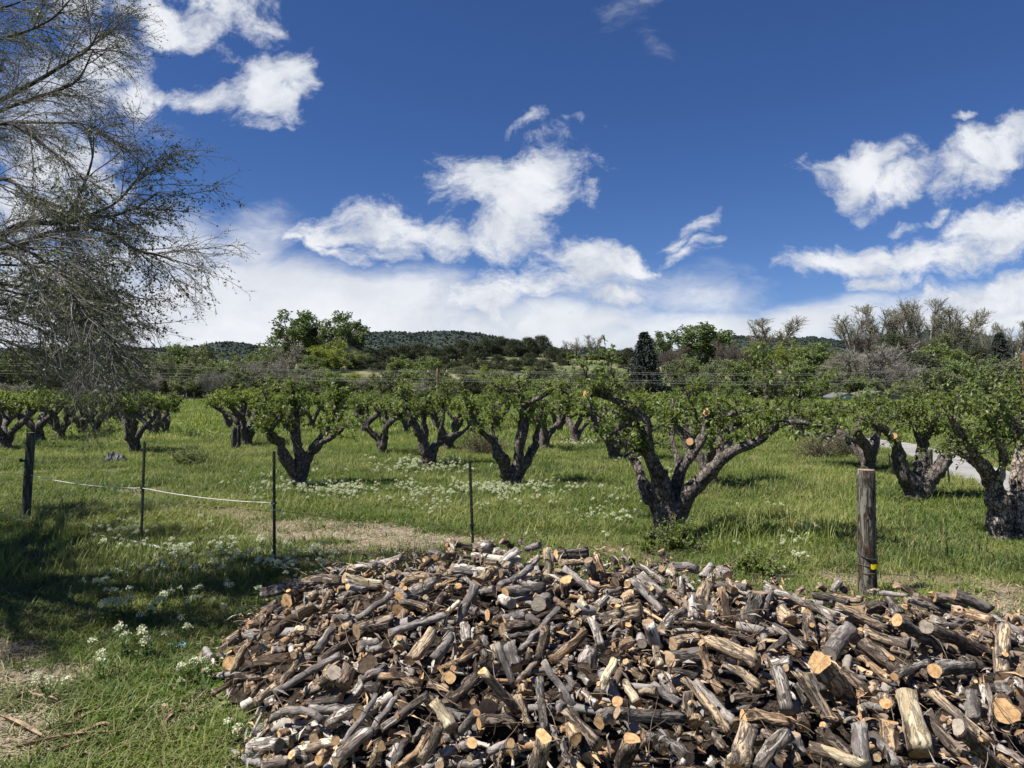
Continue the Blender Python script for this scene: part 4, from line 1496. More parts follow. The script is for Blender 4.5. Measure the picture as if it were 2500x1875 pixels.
# short handles by which the marked logs are called in their neighbours' labels
HANDLE = [("bright white bleached log", "the white log on the crest"), ("largest round cracked orange", "the largest round orange face"), ("very thick cream log", "the thick cream log"),
          ("huge round golden", "the huge hollow golden face"), ("ribbed stump", "the stump with pinkish top"), ("hollow heart", "the orange face with hollow heart"),
          ("long dark grey log lying level", "the long level dark log"), ("bone-shaped", "the bone-shaped log"), ("very thick furrowed grey", "the thick furrowed grey log"),
          ("net-like bark", "the net-barked log"), ("thick silver log jutting", "the jutting silver log"), ("very long smooth grey branch", "the long grey branch"),
          ("bleached knobbly silver", "the knobbly silver log"), ("fat pale weathered log", "the fat pale foot log"), ("smooth plump grey log standing", "the plump steep grey log"),
          ("ringed burl", "the log with ringed burl"), ("long pale pole stretching", "the long pale pole"), ("thick reddish-brown log", "the reddish-brown downhill log"),
          ("broad split stump", "the broad split stump"), ("bent orange-tan log", "the bent tan log with stubs"), ("saw-striped", "the saw-striped round face"),
          ("wavy tan peeled", "the wavy tan log"), ("shaggy cream", "the shaggy cream log"), ("peach-coloured", "the peach-coloured log"), ("pale fan-shaped", "the fan-shaped cut face"),
          ("rough mossy-barked", "the mossy-barked log"), ("thick twisted bleached", "the twisted bleached log"), ("silver driftwood", "the driftwood-like log"),
          ("gnarled root lump", "the root lump on the crest"), ("very thick grey log with shaded", "the very thick grey log"), ("dark rotten log", "the dark rotten crest log"),
          ("thick dark log with broad orange", "the dark log with splintered end"), ("smooth pale grey curved log", "the smooth pale curved log")]
marks = []
for mx_, my_, _, l in MARKS:
    for key, h in HANDLE:
        if key in l['note']:
            marks.append((mx_, my_, h)); break


def build_log(l, i):
    r = np.random.default_rng(1000 + i)
    (ax, ay), (bx, by) = l['a'], l['b']
    mx_, my_ = (ax + bx) / 2, (ay + by) / 2
    dc = surf_depth(mx_, my_)
    k = l['k']
    if k < .12:
        # lying on the slope: each end follows the heap's surface
        da, db = surf_depth(ax, ay), surf_depth(bx, by)
        lp = math.hypot(ax - bx, ay - by) / FP * dc
        lim = .55 * lp + .02
        e = float(np.clip(db - da, -lim, lim))
        e += k * lp
    else:
        lp = math.hypot(ax - bx, ay - by) / FP * dc
        e = lp * k / math.sqrt(max(1 - k * k, .05))
        e = min(max(e, .16 if k > .6 else 0), .5)
    lift = .055 * l['up'] - .02 + (l['w'] / FP * dc) * .15
    dA, dB = dc - e / 2 - lift, dc + e / 2 - lift
    if l['note'].startswith('dark log sticking up behind'):
        dA = dB = 6.75
    A = ray(ax, ay) * dA + np.array([0, 0, H]); B = ray(bx, by) * dB + np.array([0, 0, H])
    rr = l['w'] / 2 / FP * dc * .94
    axis = A - B; L = float(np.linalg.norm(axis))
    L = max(L, .05)
    loc = (A + B) / 2
    q = Vector(axis).to_track_quat('Z', 'Y')
    Mi = q.to_matrix().inverted()
    typ = l['t']
    # saw cuts are rarely square
    ta = (r.normal() * .16, r.normal() * .16); tb = (r.normal() * .2, r.normal() * .2)
    if 0.0 < k <= .5 or (k == 0 and r.random() < .4):
        # part of the face turns to the viewer and upward to the light
        view = np.array(Mi @ Vector(norm(-loc + np.array([0, 0, H]))))
        ta = (ta[0] - view[0] * .22, ta[1] - view[1] * .22)
    bd = BEND[typ] * L * (r.random() * 1.6 - .3)
    an = r.random() * 6.28
    if 'curved' in l['note'] or 'bent' in l['note'] or 'wavy' in l['note'] or 'arched' in l['note']:
        bd = .12 * L
        side = Mi @ Vector((0, 0, 1)); an = math.atan2(side[1], side[0]) + (math.pi if 'orange' in l['note'] else 0)
    chunky = any(wd in l['note'] for wd in ('gnarled', 'knob', 'knott', 'root'))
    split = .35 if 'split' in l['note'] or 'slab' in l['note'] else (.55 if (typ in 'tywm' and r.random() < .34) else 0)
    V, F, ends = log_mesh(L, rr * (1.05 if k > .5 else 1), rr * (1 - .15 * r.random()), typ, r, (bd * math.cos(an), bd * math.sin(an)), ta, tb, chunky, split)
    if l['rest']:
        Rm = np.array(q.to_matrix()); off_ = np.array([0, 0, 3.7 * r.random()])
        Vw = V @ Rm.T + loc
        REST.add(Vw, F, 'gkrwtmy'.index(typ)); REST_G.append(V + off_)
        for (vv_, ff_) in ends:
            REST.add(vv_ @ Rm.T + loc, ff_, 7 if r.random() < .25 else 8); REST_G.append(vv_ + np.array([0, 0, off_[2]]))
        return None
    e_ = empty("firewood_log", Vector(loc)); e_.rotation_mode = 'QUATERNION'; e_.rotation_quaternion = q
    grain(mesh_obj("bark", V, F, BM[typ], e_), V)
    cm = CM_W if (typ == 'w' and r.random() < .4) or 'grey weathered' in l['note'] else (CM_F if (k >= .4 and r.random() < .62) or r.random() < .2 else (CM_W if r.random() < .3 else CM_O))
    if 'aged' in l['note'] or 'shaded' in l['note']: cm = CM_O  # for shaded faces the shade is put into this darker cut colour
    if any(wd in l['note'] for wd in ('orange', 'golden', 'bright')): cm = CM_F
    (cv, cf), (dv, df) = ends
    for (vv_, ff_) in ((cv, cf), (dv, df)):
        grain(mesh_obj("cut_end", vv_, ff_, cm, e_, smooth=False), vv_)
    # a sawn side stub on some logs
    if l['w'] > 16 and r.random() < .22 or 'stub' in l['note']:
        z0 = (r.random() - .5) * L * .6; up_ = Mi @ Vector((-.3, -.5, .8)); a2 = math.atan2(up_[1], up_[0]) + r.normal() * .6
        d3 = np.array([math.cos(a2), math.sin(a2), .5 * r.normal()]); d3 = d3 / np.linalg.norm(d3)
        P = np.array([[0, 0, z0] + d3 * s_ for s_ in (rr * .4, rr * 1.1, rr * 1.5)])
        rs = rr * .38
        V2, F2 = tubes(P, np.array([rs * 1.5, rs * 1.05, rs]), 10, rough=.12, rg=r)
        stub = grain(mesh_obj("stub", V2, F2, BM[typ], e_), V2)
        C2 = np.concatenate([V2[-10:], V2[-10:].mean(0)[None]]); ii = np.arange(10)
        grain(mesh_obj("stub_cut", C2 + d3 * .0005, [np.stack([ii, np.roll(ii, -1), np.full(10, 10)], -1)], CM_F, stub, smooth=False), C2 - P[-1])
    thick = 'thick' if l['w'] > 30 else ('thin' if l['w'] < 17 else '')
    plen = math.hypot(ax - bx, ay - by)
    shape = 'long' if plen > 95 else ('stubby' if plen < 30 else '')
    ang = math.degrees(math.atan2(-(by - ay), bx - ax)) % 180
    lean = 'lying level' if ang < 18 or ang > 162 else ('standing steep' if 65 < ang < 115 else ('rising right' if ang < 90 else 'slanting down right'))
    nm = NAMES[typ][0]
    if l['note']:
        lab = l['note']; USED.add(lab)
    else:
        ds = [' '.join(w_ for w_ in (thick, nm, 'log', lean) if w_), ' '.join(w_ for w_ in (shape, thick, nm, 'log') if w_), ' '.join(w_ for w_ in (thick, NAMES[typ][1], 'log', lean) if w_),
              ' '.join(w_ for w_ in (shape, NAMES[typ][1], 'piece', lean) if w_)]
        if k > .55: ds = [f"{thick} {nm} log, sawn end facing the viewer".strip()] + ds
        lab = unique_label(ds, mx_, my_, marks)
    tag(e_, lab, 'log', GROUP)
    return e_


# the 296 that show largest are things; the smaller ones between them are one mass
rank = sorted(range(len(LOGS)), key=lambda i: -((1e6 if LOGS[i]['note'] else 0) + (math.dist(LOGS[i]['a'], LOGS[i]['b']) + 8) * LOGS[i]['w'] * (1 if LOGS[i]['up'] > 0 else .6)))
for n_i, i in enumerate(rank): LOGS[i]['rest'] = n_i >= 296
REST, REST_G = Buf(), []
for i_, l_ in enumerate(LOGS):
    build_log(l_, i_)
o = REST.obj("small_firewood", [BM[c_] for c_ in 'gkrwtmy'] + [CM_F, CM_O])
grain(o, np.concatenate(REST_G)); tag(o, kind='stuff')

# under and between them: smaller rounds, twigs, bark and splinters nobody could count
r = np.random.default_rng(99)
gxx = np.linspace(-3.2, 7, 180); gyy = np.linspace(2.2, 7.4, 110)
PX, PY = np.meshgrid(gxx, gyy)
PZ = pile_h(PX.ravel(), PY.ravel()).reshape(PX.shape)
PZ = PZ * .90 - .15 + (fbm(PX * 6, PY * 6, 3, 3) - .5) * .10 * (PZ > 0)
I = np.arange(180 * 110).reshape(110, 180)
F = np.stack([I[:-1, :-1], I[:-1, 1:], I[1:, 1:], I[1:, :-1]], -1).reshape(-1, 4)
m, N, out = new_mat("gap_shade_bark_and_dirt")
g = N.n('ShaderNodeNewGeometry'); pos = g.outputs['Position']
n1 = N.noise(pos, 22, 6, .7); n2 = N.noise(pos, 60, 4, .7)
c = N.mix(N.mapr(n1, .38, .66), (0.022, 0.017, 0.013), (0.095, 0.072, 0.054))  # debris colour deepened to paint shade into the gaps between logs
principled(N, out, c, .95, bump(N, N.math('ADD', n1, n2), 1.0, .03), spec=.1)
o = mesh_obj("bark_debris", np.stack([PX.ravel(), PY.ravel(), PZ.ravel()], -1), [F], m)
tag(o, kind='stuff')

bf = Buf()


def plain_mat(name, c1, c2):
    m, N, out = new_mat(name)
    g = N.n('ShaderNodeNewGeometry'); n = N.noise(g.outputs['Position'], 45, 6, .65); rnd = g.outputs['Random Per Island']
    c = N.mix(N.mapr(N.math('ADD', N.math('MULTIPLY', n, .6), N.math('MULTIPLY', rnd, .4)), .3, .7), c1, c2)
    principled(N, out, c, .9, bump(N, n, .7, .008), spec=.15)
    return m


PM = [plain_mat("rubble_grey", (.10, .09, .083), (.27, .25, .235)), plain_mat("rubble_brown", (.06, .043, .033), (.22, .165, .12)), plain_mat("rubble_pale", (.24, .21, .18), (.48, .44, .38)),
      plain_mat("rubble_tan", (.26, .155, .085), (.52, .36, .21)), plain_mat("rubble_cut", (.19, .13, .08), (.36, .26, .16))]
npc = 1150
X = -2.45 + 8.2 * r.random(npc); Y = 2.9 + 4.0 * r.random(npc)
hh = pile_h(X, Y)
for i in range(npc):
    if hh[i] < .05: continue
    L = .14 + .34 * r.random(); rr = .008 + .030 * r.random() ** 1.7
    a = r.random() * 6.28
    dx = np.array([math.cos(a), math.sin(a), 0.0]) * L / 2
    za = float(pile_h(X[i] + dx[0], Y[i] + dx[1])); zb = float(pile_h(X[i] - dx[0], Y[i] - dx[1]))
    if min(za, zb) < .02: za = zb = min(hh[i], .05 + .1 * r.random())
    off = -.055 - .13 * r.random() + rr
    A = np.array([X[i], Y[i], za + off + .04 * r.normal()]) + dx; B = np.array([X[i], Y[i], zb + off + .04 * r.normal()]) - dx
    mid = (A + B) / 2 + r.normal(size=3) * .012
    P = spline([A, mid, B], 6)
    s = 9
    V, Fq = tubes(P, rr * (1 + .1 * r.normal(size=6)), s, rough=.14, rg=r)
    bf.add(V, Fq, int(r.choice(4, p=[.34, .30, .20, .16])))
    for e0 in (0, len(V) - s):
        rim = V[e0:e0 + s]; ii = np.arange(s)
        bf.add(np.concatenate([rim, rim.mean(0)[None]]), [np.stack([ii, np.roll(ii, -1), np.full(s, s)], -1)], 4)
o = bf.obj("firewood_offcuts", PM, None, True)
tag(o, kind='stuff')
# twigs, bark curls and splinters caught on the heap
npc = 7500
X = -2.4 + 8.2 * r.random(npc); Y = 2.9 + 4.1 * r.random(npc); hh = pile_h(X, Y); kk = hh > .03
X, Y, hh = X[kk], Y[kk], hh[kk]; n_ = len(X)
D = rand_dirs(n_, r) * np.array([1, 1, .45]); L = .03 + .11 * r.random(n_) ** 2
C = np.stack([X, Y, hh + .02 + .05 * r.normal(size=n_)], -1)
V, F1 = leaf_quads(C, D, rand_dirs(n_, r) + np.array([0, 0, 1.5]), L, .008 + .022 * r.random(n_), .3)
mi = r.choice(4, n_, p=[.15, .45, .15, .25]); mi = np.concatenate([mi, mi])
o1 = mesh_obj("bark_splinters", V, [F1], PM[:4], None, False, mi); tag(o1, kind='stuff')
k2 = r.random(n_) < .13
P = shoots(C[k2], D[k2] + np.array([0, 0, .2]), .10 + .28 * r.random(k2.sum()), 6, -.05, .16, r)
V, F2 = tubes(P, np.linspace(.0035, .0015, 6)[None] * np.ones((k2.sum(), 1)), 4)
o2 = mesh_obj("twig_litter", V, F2, PM[1]); tag(o2, kind='stuff')
# ------------------------------------------------------------------ orchard
M_ABARK = tree_bark_mat("apple_bark", (0.034, 0.028, 0.024), (0.20, 0.172, 0.148), 30, 1.0, True)
M_APALE = tree_bark_mat("pale_flaking_bark", (0.040, 0.030, 0.024), (0.36, 0.30, 0.245), 16, 1.0, True)
M_ALEAF = leaf_mat("apple_leaves", (0.085, 0.125, 0.030), (0.21, 0.25, 0.085), .45, .42, .4)
M_ALEAF2 = leaf_mat("young_apple_leaves", (0.11, 0.155, 0.030), (0.23, 0.275, 0.080), .45, .45, .35)
M_PRUNE = simple_mat("fresh_pruning_cut", (0.62, 0.36, 0.18), .8, (0.5, .27, .12), 40)
OG = "apple trees standing in rows in the orchard"


def trunk_tube(P, R, r, sides=14):
    n = max(10, int(len(P)))
    return tubes(P, R, sides, cap=True, rough=.30, rg=r)


def apple_tree(name_label, limbs, seed, nshoot=11, shoot_len=.42, leaf=.058, leaf_mat_=None, cuts=(), base=None, group=OG, lo=.34, leaves_per=6, root=None, density=1.0, ztop=9.0):
    leaf *= 1.28; leaves_per -= 2; nshoot *= .88
    """limbs: list of (k,4) world points + radius, first point low in the trunk"""
    r = np.random.default_rng(seed)
    b0 = np.array(base) if base is not None else np.array([limbs[0][0][0], limbs[0][0][1], 0.0])
    root = empty("apple_tree", Vector(b0), name_label, 'tree', group)
    nb = 30
    wood, polys, rads = Buf(), [], []
    for li, L in enumerate(limbs):
        q = spline(np.array(L, float), nb)
        q[:, :3] += (fbm(np.linspace(0, 6, nb) + 9 * li, np.full(nb, li + .5), seed, 3)[:, None] - .5) * np.array([.17, .17, .08]) * sstep(np.linspace(0, 1, nb), .1, .4)[:, None]
        rr = q[:, 3] * (1 + .12 * r.normal(size=nb))
        V, F = trunk_tube(q[:, :3] - b0, rr, r, 16 if rr[0] > .06 else 9)
        (wood.add(V, F, 0))
        polys.append(q[:, :3]); rads.append(rr)
    wood.obj("trunk", [M_ABARK], root)
    # side shoots, spurs and leaves
    SH, tw = [], Buf()
    for q, rr in zip(polys, rads):
        if rr[-1] > .06 and len(polys) > 1 and q[-1, 2] < 1.0: continue
        length = np.linalg.norm(np.diff(q, axis=0), axis=1).sum()
        k = max(3, int(nshoot * length * density))
        p, t, tt, _ = along(q[None], k, lo, 1.0, r)
        hi_ = p[:, 2] > 1.02 + .16 * r.random(k)
        p, t, tt = p[hi_], t[hi_], tt[hi_]; k = len(p)
        if k < 1: continue
        hor = norm(r.normal(size=(k, 3)) * np.array([1, 1, .55]))
        d = norm(hor + np.array([0, 0, .55]) + t * .35)
        ln = shoot_len * (.45 + .95 * r.random(k)) * (1.15 - .25 * tt)
        SH.append(shoots(p, d, ln, 6, .06, .20, r))
    S1 = np.concatenate(SH)
    S1 = S1[(S1[:, -1, 2] < ztop) | (r.random(len(S1)) < .06)]
    V, F = tubes(S1 - b0, np.linspace(.011, .004, 6)[None] * (0.7 + .6 * r.random((len(S1), 1))), 5); tw.add(V, F)
    p, t, tt, _ = along(S1, 5, .2, 1.0, r)
    d = norm(rand_dirs(len(p), r) * .9 + t * .6 + np.array([0, 0, .15]))
    S2 = shoots(p, d, shoot_len * (.22 + .32 * r.random(len(p))), 4, .0, .25, r)
    V, F = tubes(S2 - b0, np.linspace(.0045, .002, 4)[None] * np.ones((len(S2), 1)), 3); tw.add(V, F)
    tw.obj("branches", [M_ABARK], root)
    p1, t1, _, _ = along(S1, 4, .25, 1.0, r)
    p2, t2, _, _ = along(S2, leaves_per, .25, 1.0, r)
    tips = S2[:, -1]; p3 = np.repeat(tips, 3, 0); t3 = np.repeat(norm(S2[:, -1] - S2[:, -2]), 3, 0)
    C = np.concatenate([p1, p2, p3]); T = np.concatenate([t1, t2, t3]); n = len(C)
    D = norm(T * .6 + rand_dirs(n, r) * .9 + np.array([0, 0, -.12]))
    Nn = norm(rand_dirs(n, r) * .7 + np.array([0, 0, 1.0]))
    V, F = leaf_quads(C - b0, D, Nn, leaf * (.6 + .7 * r.random(n)), leaf * .52 * (.6 + .6 * r.random(n)), .22)
    mesh_obj("leaves", V, [F], leaf_mat_ or M_ALEAF, root)
    for (p, d, rc) in cuts:
        p = np.array(p) - b0; d = norm(np.array(d, float))
        V, F = tubes(np.stack([p - d * .09, p, p + d * .012]), np.array([rc * 1.25, rc * 1.1, rc]), 12, cap=False, rough=.1, rg=r)
        mesh_obj("limb_stump", V, F, M_APALE, root)
        ii = np.arange(12); rim = V[-12:]
        mesh_obj("pruning_cut", np.concatenate([rim, (rim.mean(0) + d * .001)[None]]), [np.stack([ii, np.roll(ii, -1), np.full(12, 12)], -1)], M_PRUNE, root, smooth=False)
    return root


def zlimb(pts, ox, oy, s, d0):
    """(zoom x, zoom y, depth offset, radius) -> world"""
    out = []
    for (zx, zy, dd, rr) in pts:
        q = atd(ox + zx * s, oy + zy * s, d0 + dd)
        out.append([*q, rr * .84])
    return out


# the big old tree right of the middle
s_, D0 = 700 / 2212, H * FP / (1318 - CY)
ZL = lambda pts: zlimb(pts, 1350, 820, s_, D0)
main = [
    ZL([(888, 1640, 0, .27), (888, 1520, 0, .225), (880, 1420, 0, .19), (855, 1300, -.02, .15), (820, 1140, -.08, .125), (770, 960, -.14, .11), (735, 830, -.2, .105), (700, 690, -.28, .105), (620, 590, -.32, .09), (500, 500, -.34, .07), (390, 445, -.30, .06), (270, 448, -.28, .052)]),
    ZL([(882, 1560, .03, .19), (860, 1440, .06, .16), (800, 1310, .14, .13), (740, 1190, .22, .115), (680, 1040, .36, .09), (600, 900, .55, .07), (480, 740, .75, .05), (350, 600, .9, .035), (200, 500, 1.0, .025), (60, 420, 1.1, .015)]),
    ZL([(895, 1600, -.05, .2), (900, 1460, -.07, .17), (890, 1300, -.12, .12), (850, 1120, -.2, .09), (800, 1000, -.28, .06)]),
    ZL([(900, 1560, .02, .19), (915, 1420, .04, .16), (940, 1240, .06, .11), (990, 1040, .05, .09), (1100, 880, .02, .078), (1175, 750, .0, .075), (1190, 640, -.02, .08), (1215, 605, -.03, .07), (1330, 612, -.06, .058), (1470, 590, -.1, .047), (1600, 588, -.1, .036), (1700, 560, -.12, .02)]),
    ZL([(905, 1600, -.02, .19), (930, 1450, -.04, .165), (1000, 1290, -.10, .13), (1110, 1140, -.2, .11), (1260, 1000, -.3, .095), (1400, 885, -.4, .08), (1560, 825, -.45, .07), (1650, 760, -.5, .062), (1740, 690, -.55, .052), (1880, 660, -.62, .042), (2030, 680, -.7, .03), (2120, 720, -.75, .02)]),
    ZL([(905, 1560, .1, .17), (950, 1400, .16, .13), (1060, 1230, .35, .105), (1200, 1080, .55, .085), (1290, 900, .8, .06), (1290, 700, .95, .04), (1330, 520, 1.0, .025)]),
    ZL([(900, 1500, .1, .13), (950, 1220, .3, .085), (960, 950, .55, .055), (900, 700, .7, .04), (930, 480, .8, .02)]),
    ZL([(455, 480, -.34, .022), (465, 360, -.34, .018), (440, 230, -.36, .013), (415, 140, -.36, .007)]),
    ZL([(270, 448, -.28, .022), (250, 330, -.25, .015), (210, 210, -.25, .006)]),
    ZL([(1690, 600, -.1, .025), (1640, 450, -.1, .018), (1680, 300, -.1, .010), (1650, 230, -.1, .006)]),
    ZL([(1150, 780, 0, .022), (1110, 620, .1, .02), (1050, 480, .1, .014), (1000, 400, .1, .008)]),
    ZL([(1780, 670, -.5, .03), (1850, 560, -.3, .022), (1960, 450, -.2, .015), (2080, 380, -.1, .01)]),
    ZL([(2100, 720, -.7, .02), (2140, 790, -.9, .015), (2090, 850, -1.0, .008)]),
    ZL([(700, 690, -.2, .04), (560, 700, -.3, .03), (450, 760, -.4, .022), (390, 820, -.45, .01)]),
    ZL([(770, 960, .0, .035), (640, 880, -.2, .03), (560, 930, -.3, .02)]),
]
cz = lambda zx, zy, dd: atd(1350 + zx * s_, 820 + zy * s_, D0 + dd)
apple_tree("big old apple tree with gnarled limbs and orange pruning cuts, nearest behind the woodpile", main, 11, nshoot=9.5, shoot_len=.34, leaf=.054, lo=.40, leaves_per=7, ztop=2.72,
           cuts=[(cz(258, 447, -.30), (-.7, -.7, .05), .048), (cz(588, 545, -.36), (.3, -.6, .9), .05), (cz(1190, 590, -.06), (-.6, -.7, .3), .058), (cz(1056, 818, -.05), (-.3, -1, .1), .05), (cz(935, 1385, -.25), (0, -1, .3), .03)],
           base=[*at(1350 + 890 * s_, 1318)[:2], 0])

# three trees in front of the others whose forks show clearly
def fork_tree(label, bx, by, specs, seed, **kw):
    kw.setdefault('ztop', 2.32)
    d0 = H * FP / (by - CY)
    L = [[[*atd(px, py, d0 + dd), rr] for (px, py, dd, rr) in sp] for sp in specs]
    return apple_tree(label, L, seed, base=[*at(bx, by)[:2], 0], **kw)


fork_tree("dense young-leaved apple tree forking low behind the middle stake of the rope fence", 725, 1190, [
    [(730, 1200, 0, .19), (725, 1165, 0, .15), (705, 1130, -.1, .12), (685, 1090, -.2, .10), (665, 1070, -.3, .08), (655, 1030, -.3, .055), (650, 985, -.3, .03), (640, 945, -.3, .015)],
    [(728, 1200, 0, .16), (735, 1150, 0, .12), (728, 1090, .1, .10), (722, 1030, .2, .085), (720, 985, .2, .055), (712, 940, .2, .02)],
    [(728, 1190, 0, .15), (745, 1130, .1, .11), (775, 1085, .2, .095), (800, 1040, .35, .07), (815, 1000, .4, .045), (825, 960, .4, .02)],
    [(775, 1085, .2, .06), (815, 1065, 0, .045), (845, 1040, -.2, .025)], [(690, 1090, -.2, .05), (672, 1050, -.5, .03), (690, 1000, -.7, .015)]],
    21, nshoot=15, shoot_len=.36, leaf=.06, lo=.42, density=1.15)
fork_tree("apple tree with one tall straight limb, standing over the densest white flowers", 1249, 1188, [
    [(1250, 1195, 0, .20), (1245, 1165, 0, .16), (1232, 1135, -.1, .12), (1220, 1105, -.2, .10), (1195, 1075, -.3, .07), (1165, 1040, -.4, .045), (1150, 990, -.4, .02)],
    [(1252, 1195, 0, .18), (1262, 1150, 0, .13), (1270, 1090, 0, .11), (1277, 1030, .05, .095), (1275, 985, .05, .075), (1262, 950, .05, .04), (1265, 915, 0, .02)],
    [(1262, 1160, 0, .13), (1288, 1120, .2, .11), (1302, 1090, .3, .08), (1312, 1040, .4, .05), (1325, 990, .5, .025)],
    [(1275, 990, 0, .06), (1310, 975, -.1, .05), (1350, 950, -.2, .03), (1370, 930, -.2, .015)], [(1262, 955, 0, .035), (1230, 950, -.2, .03), (1195, 935, -.3, .015)],
    [(1225, 1110, -.2, .05), (1205, 1050, -.1, .03), (1215, 985, 0, .02)]],
    22, nshoot=14, shoot_len=.36, leaf=.06, lo=.45)
fork_tree("apple tree forking in a wide V with white flowers round its foot", 1045, 1141, [
    [(1046, 1147, 0, .20), (1042, 1115, 0, .16), (1030, 1080, -.1, .12), (1018, 1045, -.2, .10), (1000, 1010, -.3, .07), (985, 980, -.3, .04), (975, 950, -.3, .02)],
    [(1047, 1145, 0, .17), (1055, 1110, .1, .13), (1068, 1085, .2, .11), (1095, 1068, .3, .085), (1125, 1058, .4, .06), (1145, 1040, .4, .03)],
    [(1045, 1130, 0, .12), (1040, 1080, .2, .09), (1035, 1020, .4, .07), (1040, 970, .4, .03)], [(1070, 1080, .2, .07), (1080, 1030, .1, .05), (1085, 980, .1, .03), (1090, 945, 0, .015)]],
    23, nshoot=14, shoot_len=.42, leaf=.066, lo=.42)
fork_tree("stout apple tree with three thick limbs beside the grey road, right side", 2238, 1222, [
    [(2238, 1232, 0, .23), (2234, 1195, 0, .20), (2212, 1165, -.05, .15), (2196, 1130, -.1, .12), (2188, 1090, -.15, .10), (2170, 1060, -.2, .07), (2140, 1040, -.3, .05), (2100, 1020, -.4, .03)],
    [(2240, 1225, 0, .2), (2245, 1180, .1, .14), (2248, 1130, .2, .12), (2252, 1090, .3, .10), (2270, 1050, .3, .06), (2290, 1010, .3, .03)],
    [(2240, 1225, 0, .2), (2262, 1180, 0, .15), (2290, 1150, 0, .13), (2312, 1115, 0, .11), (2345, 1085, -.1, .07), (2390, 1050, -.2, .04)],
    [(2250, 1090, .3, .06), (2230, 1040, .2, .05), (2200, 990, .1, .02)], [(2196, 1100, -.1, .06), (2160, 1040, .3, .04), (2110, 990, .5, .02)], [(2300, 1120, 0, .05), (2330, 1040, .2, .04), (2350, 980, .3, .015)],
    [(2312, 1115, 0, .05), (2390, 1070, .3, .04), (2420, 1010, .4, .02)]],
    24, nshoot=15, shoot_len=.44, leaf=.062, lo=.40, cuts=[(atd(2184, 1064, 12.9), (-.4, -.9, .1), .05)])
rt = fork_tree("flaky pale-trunked apple tree cut by the right edge of the photo", 2465, 1316, [
    [(2440, 1325, 0, .20), (2438, 1290, 0, .16), (2440, 1240, 0, .13), (2428, 1190, 0, .11), (2405, 1150, -.1, .09), (2380, 1115, -.2, .07), (2355, 1070, -.3, .05), (2320, 1020, -.4, .03), (2290, 980, -.4, .015)],
    [(2475, 1325, .1, .2), (2485, 1270, .1, .15), (2492, 1200, .1, .13), (2500, 1120, .2, .12), (2490, 1060, .2, .10), (2470, 1010, .2, .06), (2440, 960, .1, .02)],
    [(2495, 1180, .1, .1), (2540, 1120, 0, .08), (2600, 1050, -.1, .05), (2640, 980, -.1, .02)],
    [(2430, 1195, 0, .06), (2450, 1120, -.3, .05), (2430, 1060, -.5, .03), (2400, 1000, -.6, .015)], [(2490, 1060, .2, .06), (2540, 1000, 0, .04), (2530, 940, 0, .02)], [(2400, 1150, -.1, .05), (2350, 1110, .3, .04), (2310, 1090, .4, .02)]],
    25, nshoot=14, shoot_len=.42, leaf=.058, lo=.42)
for c_ in rt.children:
    if c_.name.startswith("trunk"): c_.data.materials[0] = M_APALE


def auto_limbs(seed, h=2.3, w=1.0, k=4, thick=1.0, lean=0.0):
    r = np.random.default_rng(seed)
    out = []
    a0 = r.random() * 6.28
    for i in range(k):
        a = a0 + i * 6.283 / k + r.normal() * .25
        ux, uy = math.cos(a), math.sin(a)
        e = w * (.75 + .5 * r.random()); top = h * (.72 + .22 * r.random())
        f = [(0, 0, -.06, .17), (.02 * ux, .02 * uy, .22, .13), (.20 * e * ux, .20 * e * uy, .55, .105), (.52 * e * ux + .1 * r.normal(), .52 * e * uy + .1 * r.normal(), .95, .085),
             (.80 * e * ux + .1 * r.normal(), .80 * e * uy + .1 * r.normal(), 1.3, .06), (1.02 * e * ux, 1.02 * e * uy, top * .85, .035), (1.1 * e * ux + .1 * r.normal(), 1.1 * e * uy, top, .016)]
        out.append([[x + lean * z * .5, y, z, rr * thick] for (x, y, z, rr) in f])
        m_ = out[-1][3]
        out.append([[m_[0], m_[1], m_[2], .05], [m_[0] * .8 + .1 * r.normal(), m_[1] * .8 + .15 * r.normal(), 1.4, .04], [m_[0] * .7 + .2 * r.normal(), m_[1] * .7 + .2 * r.normal(), top, .015]])
    return out


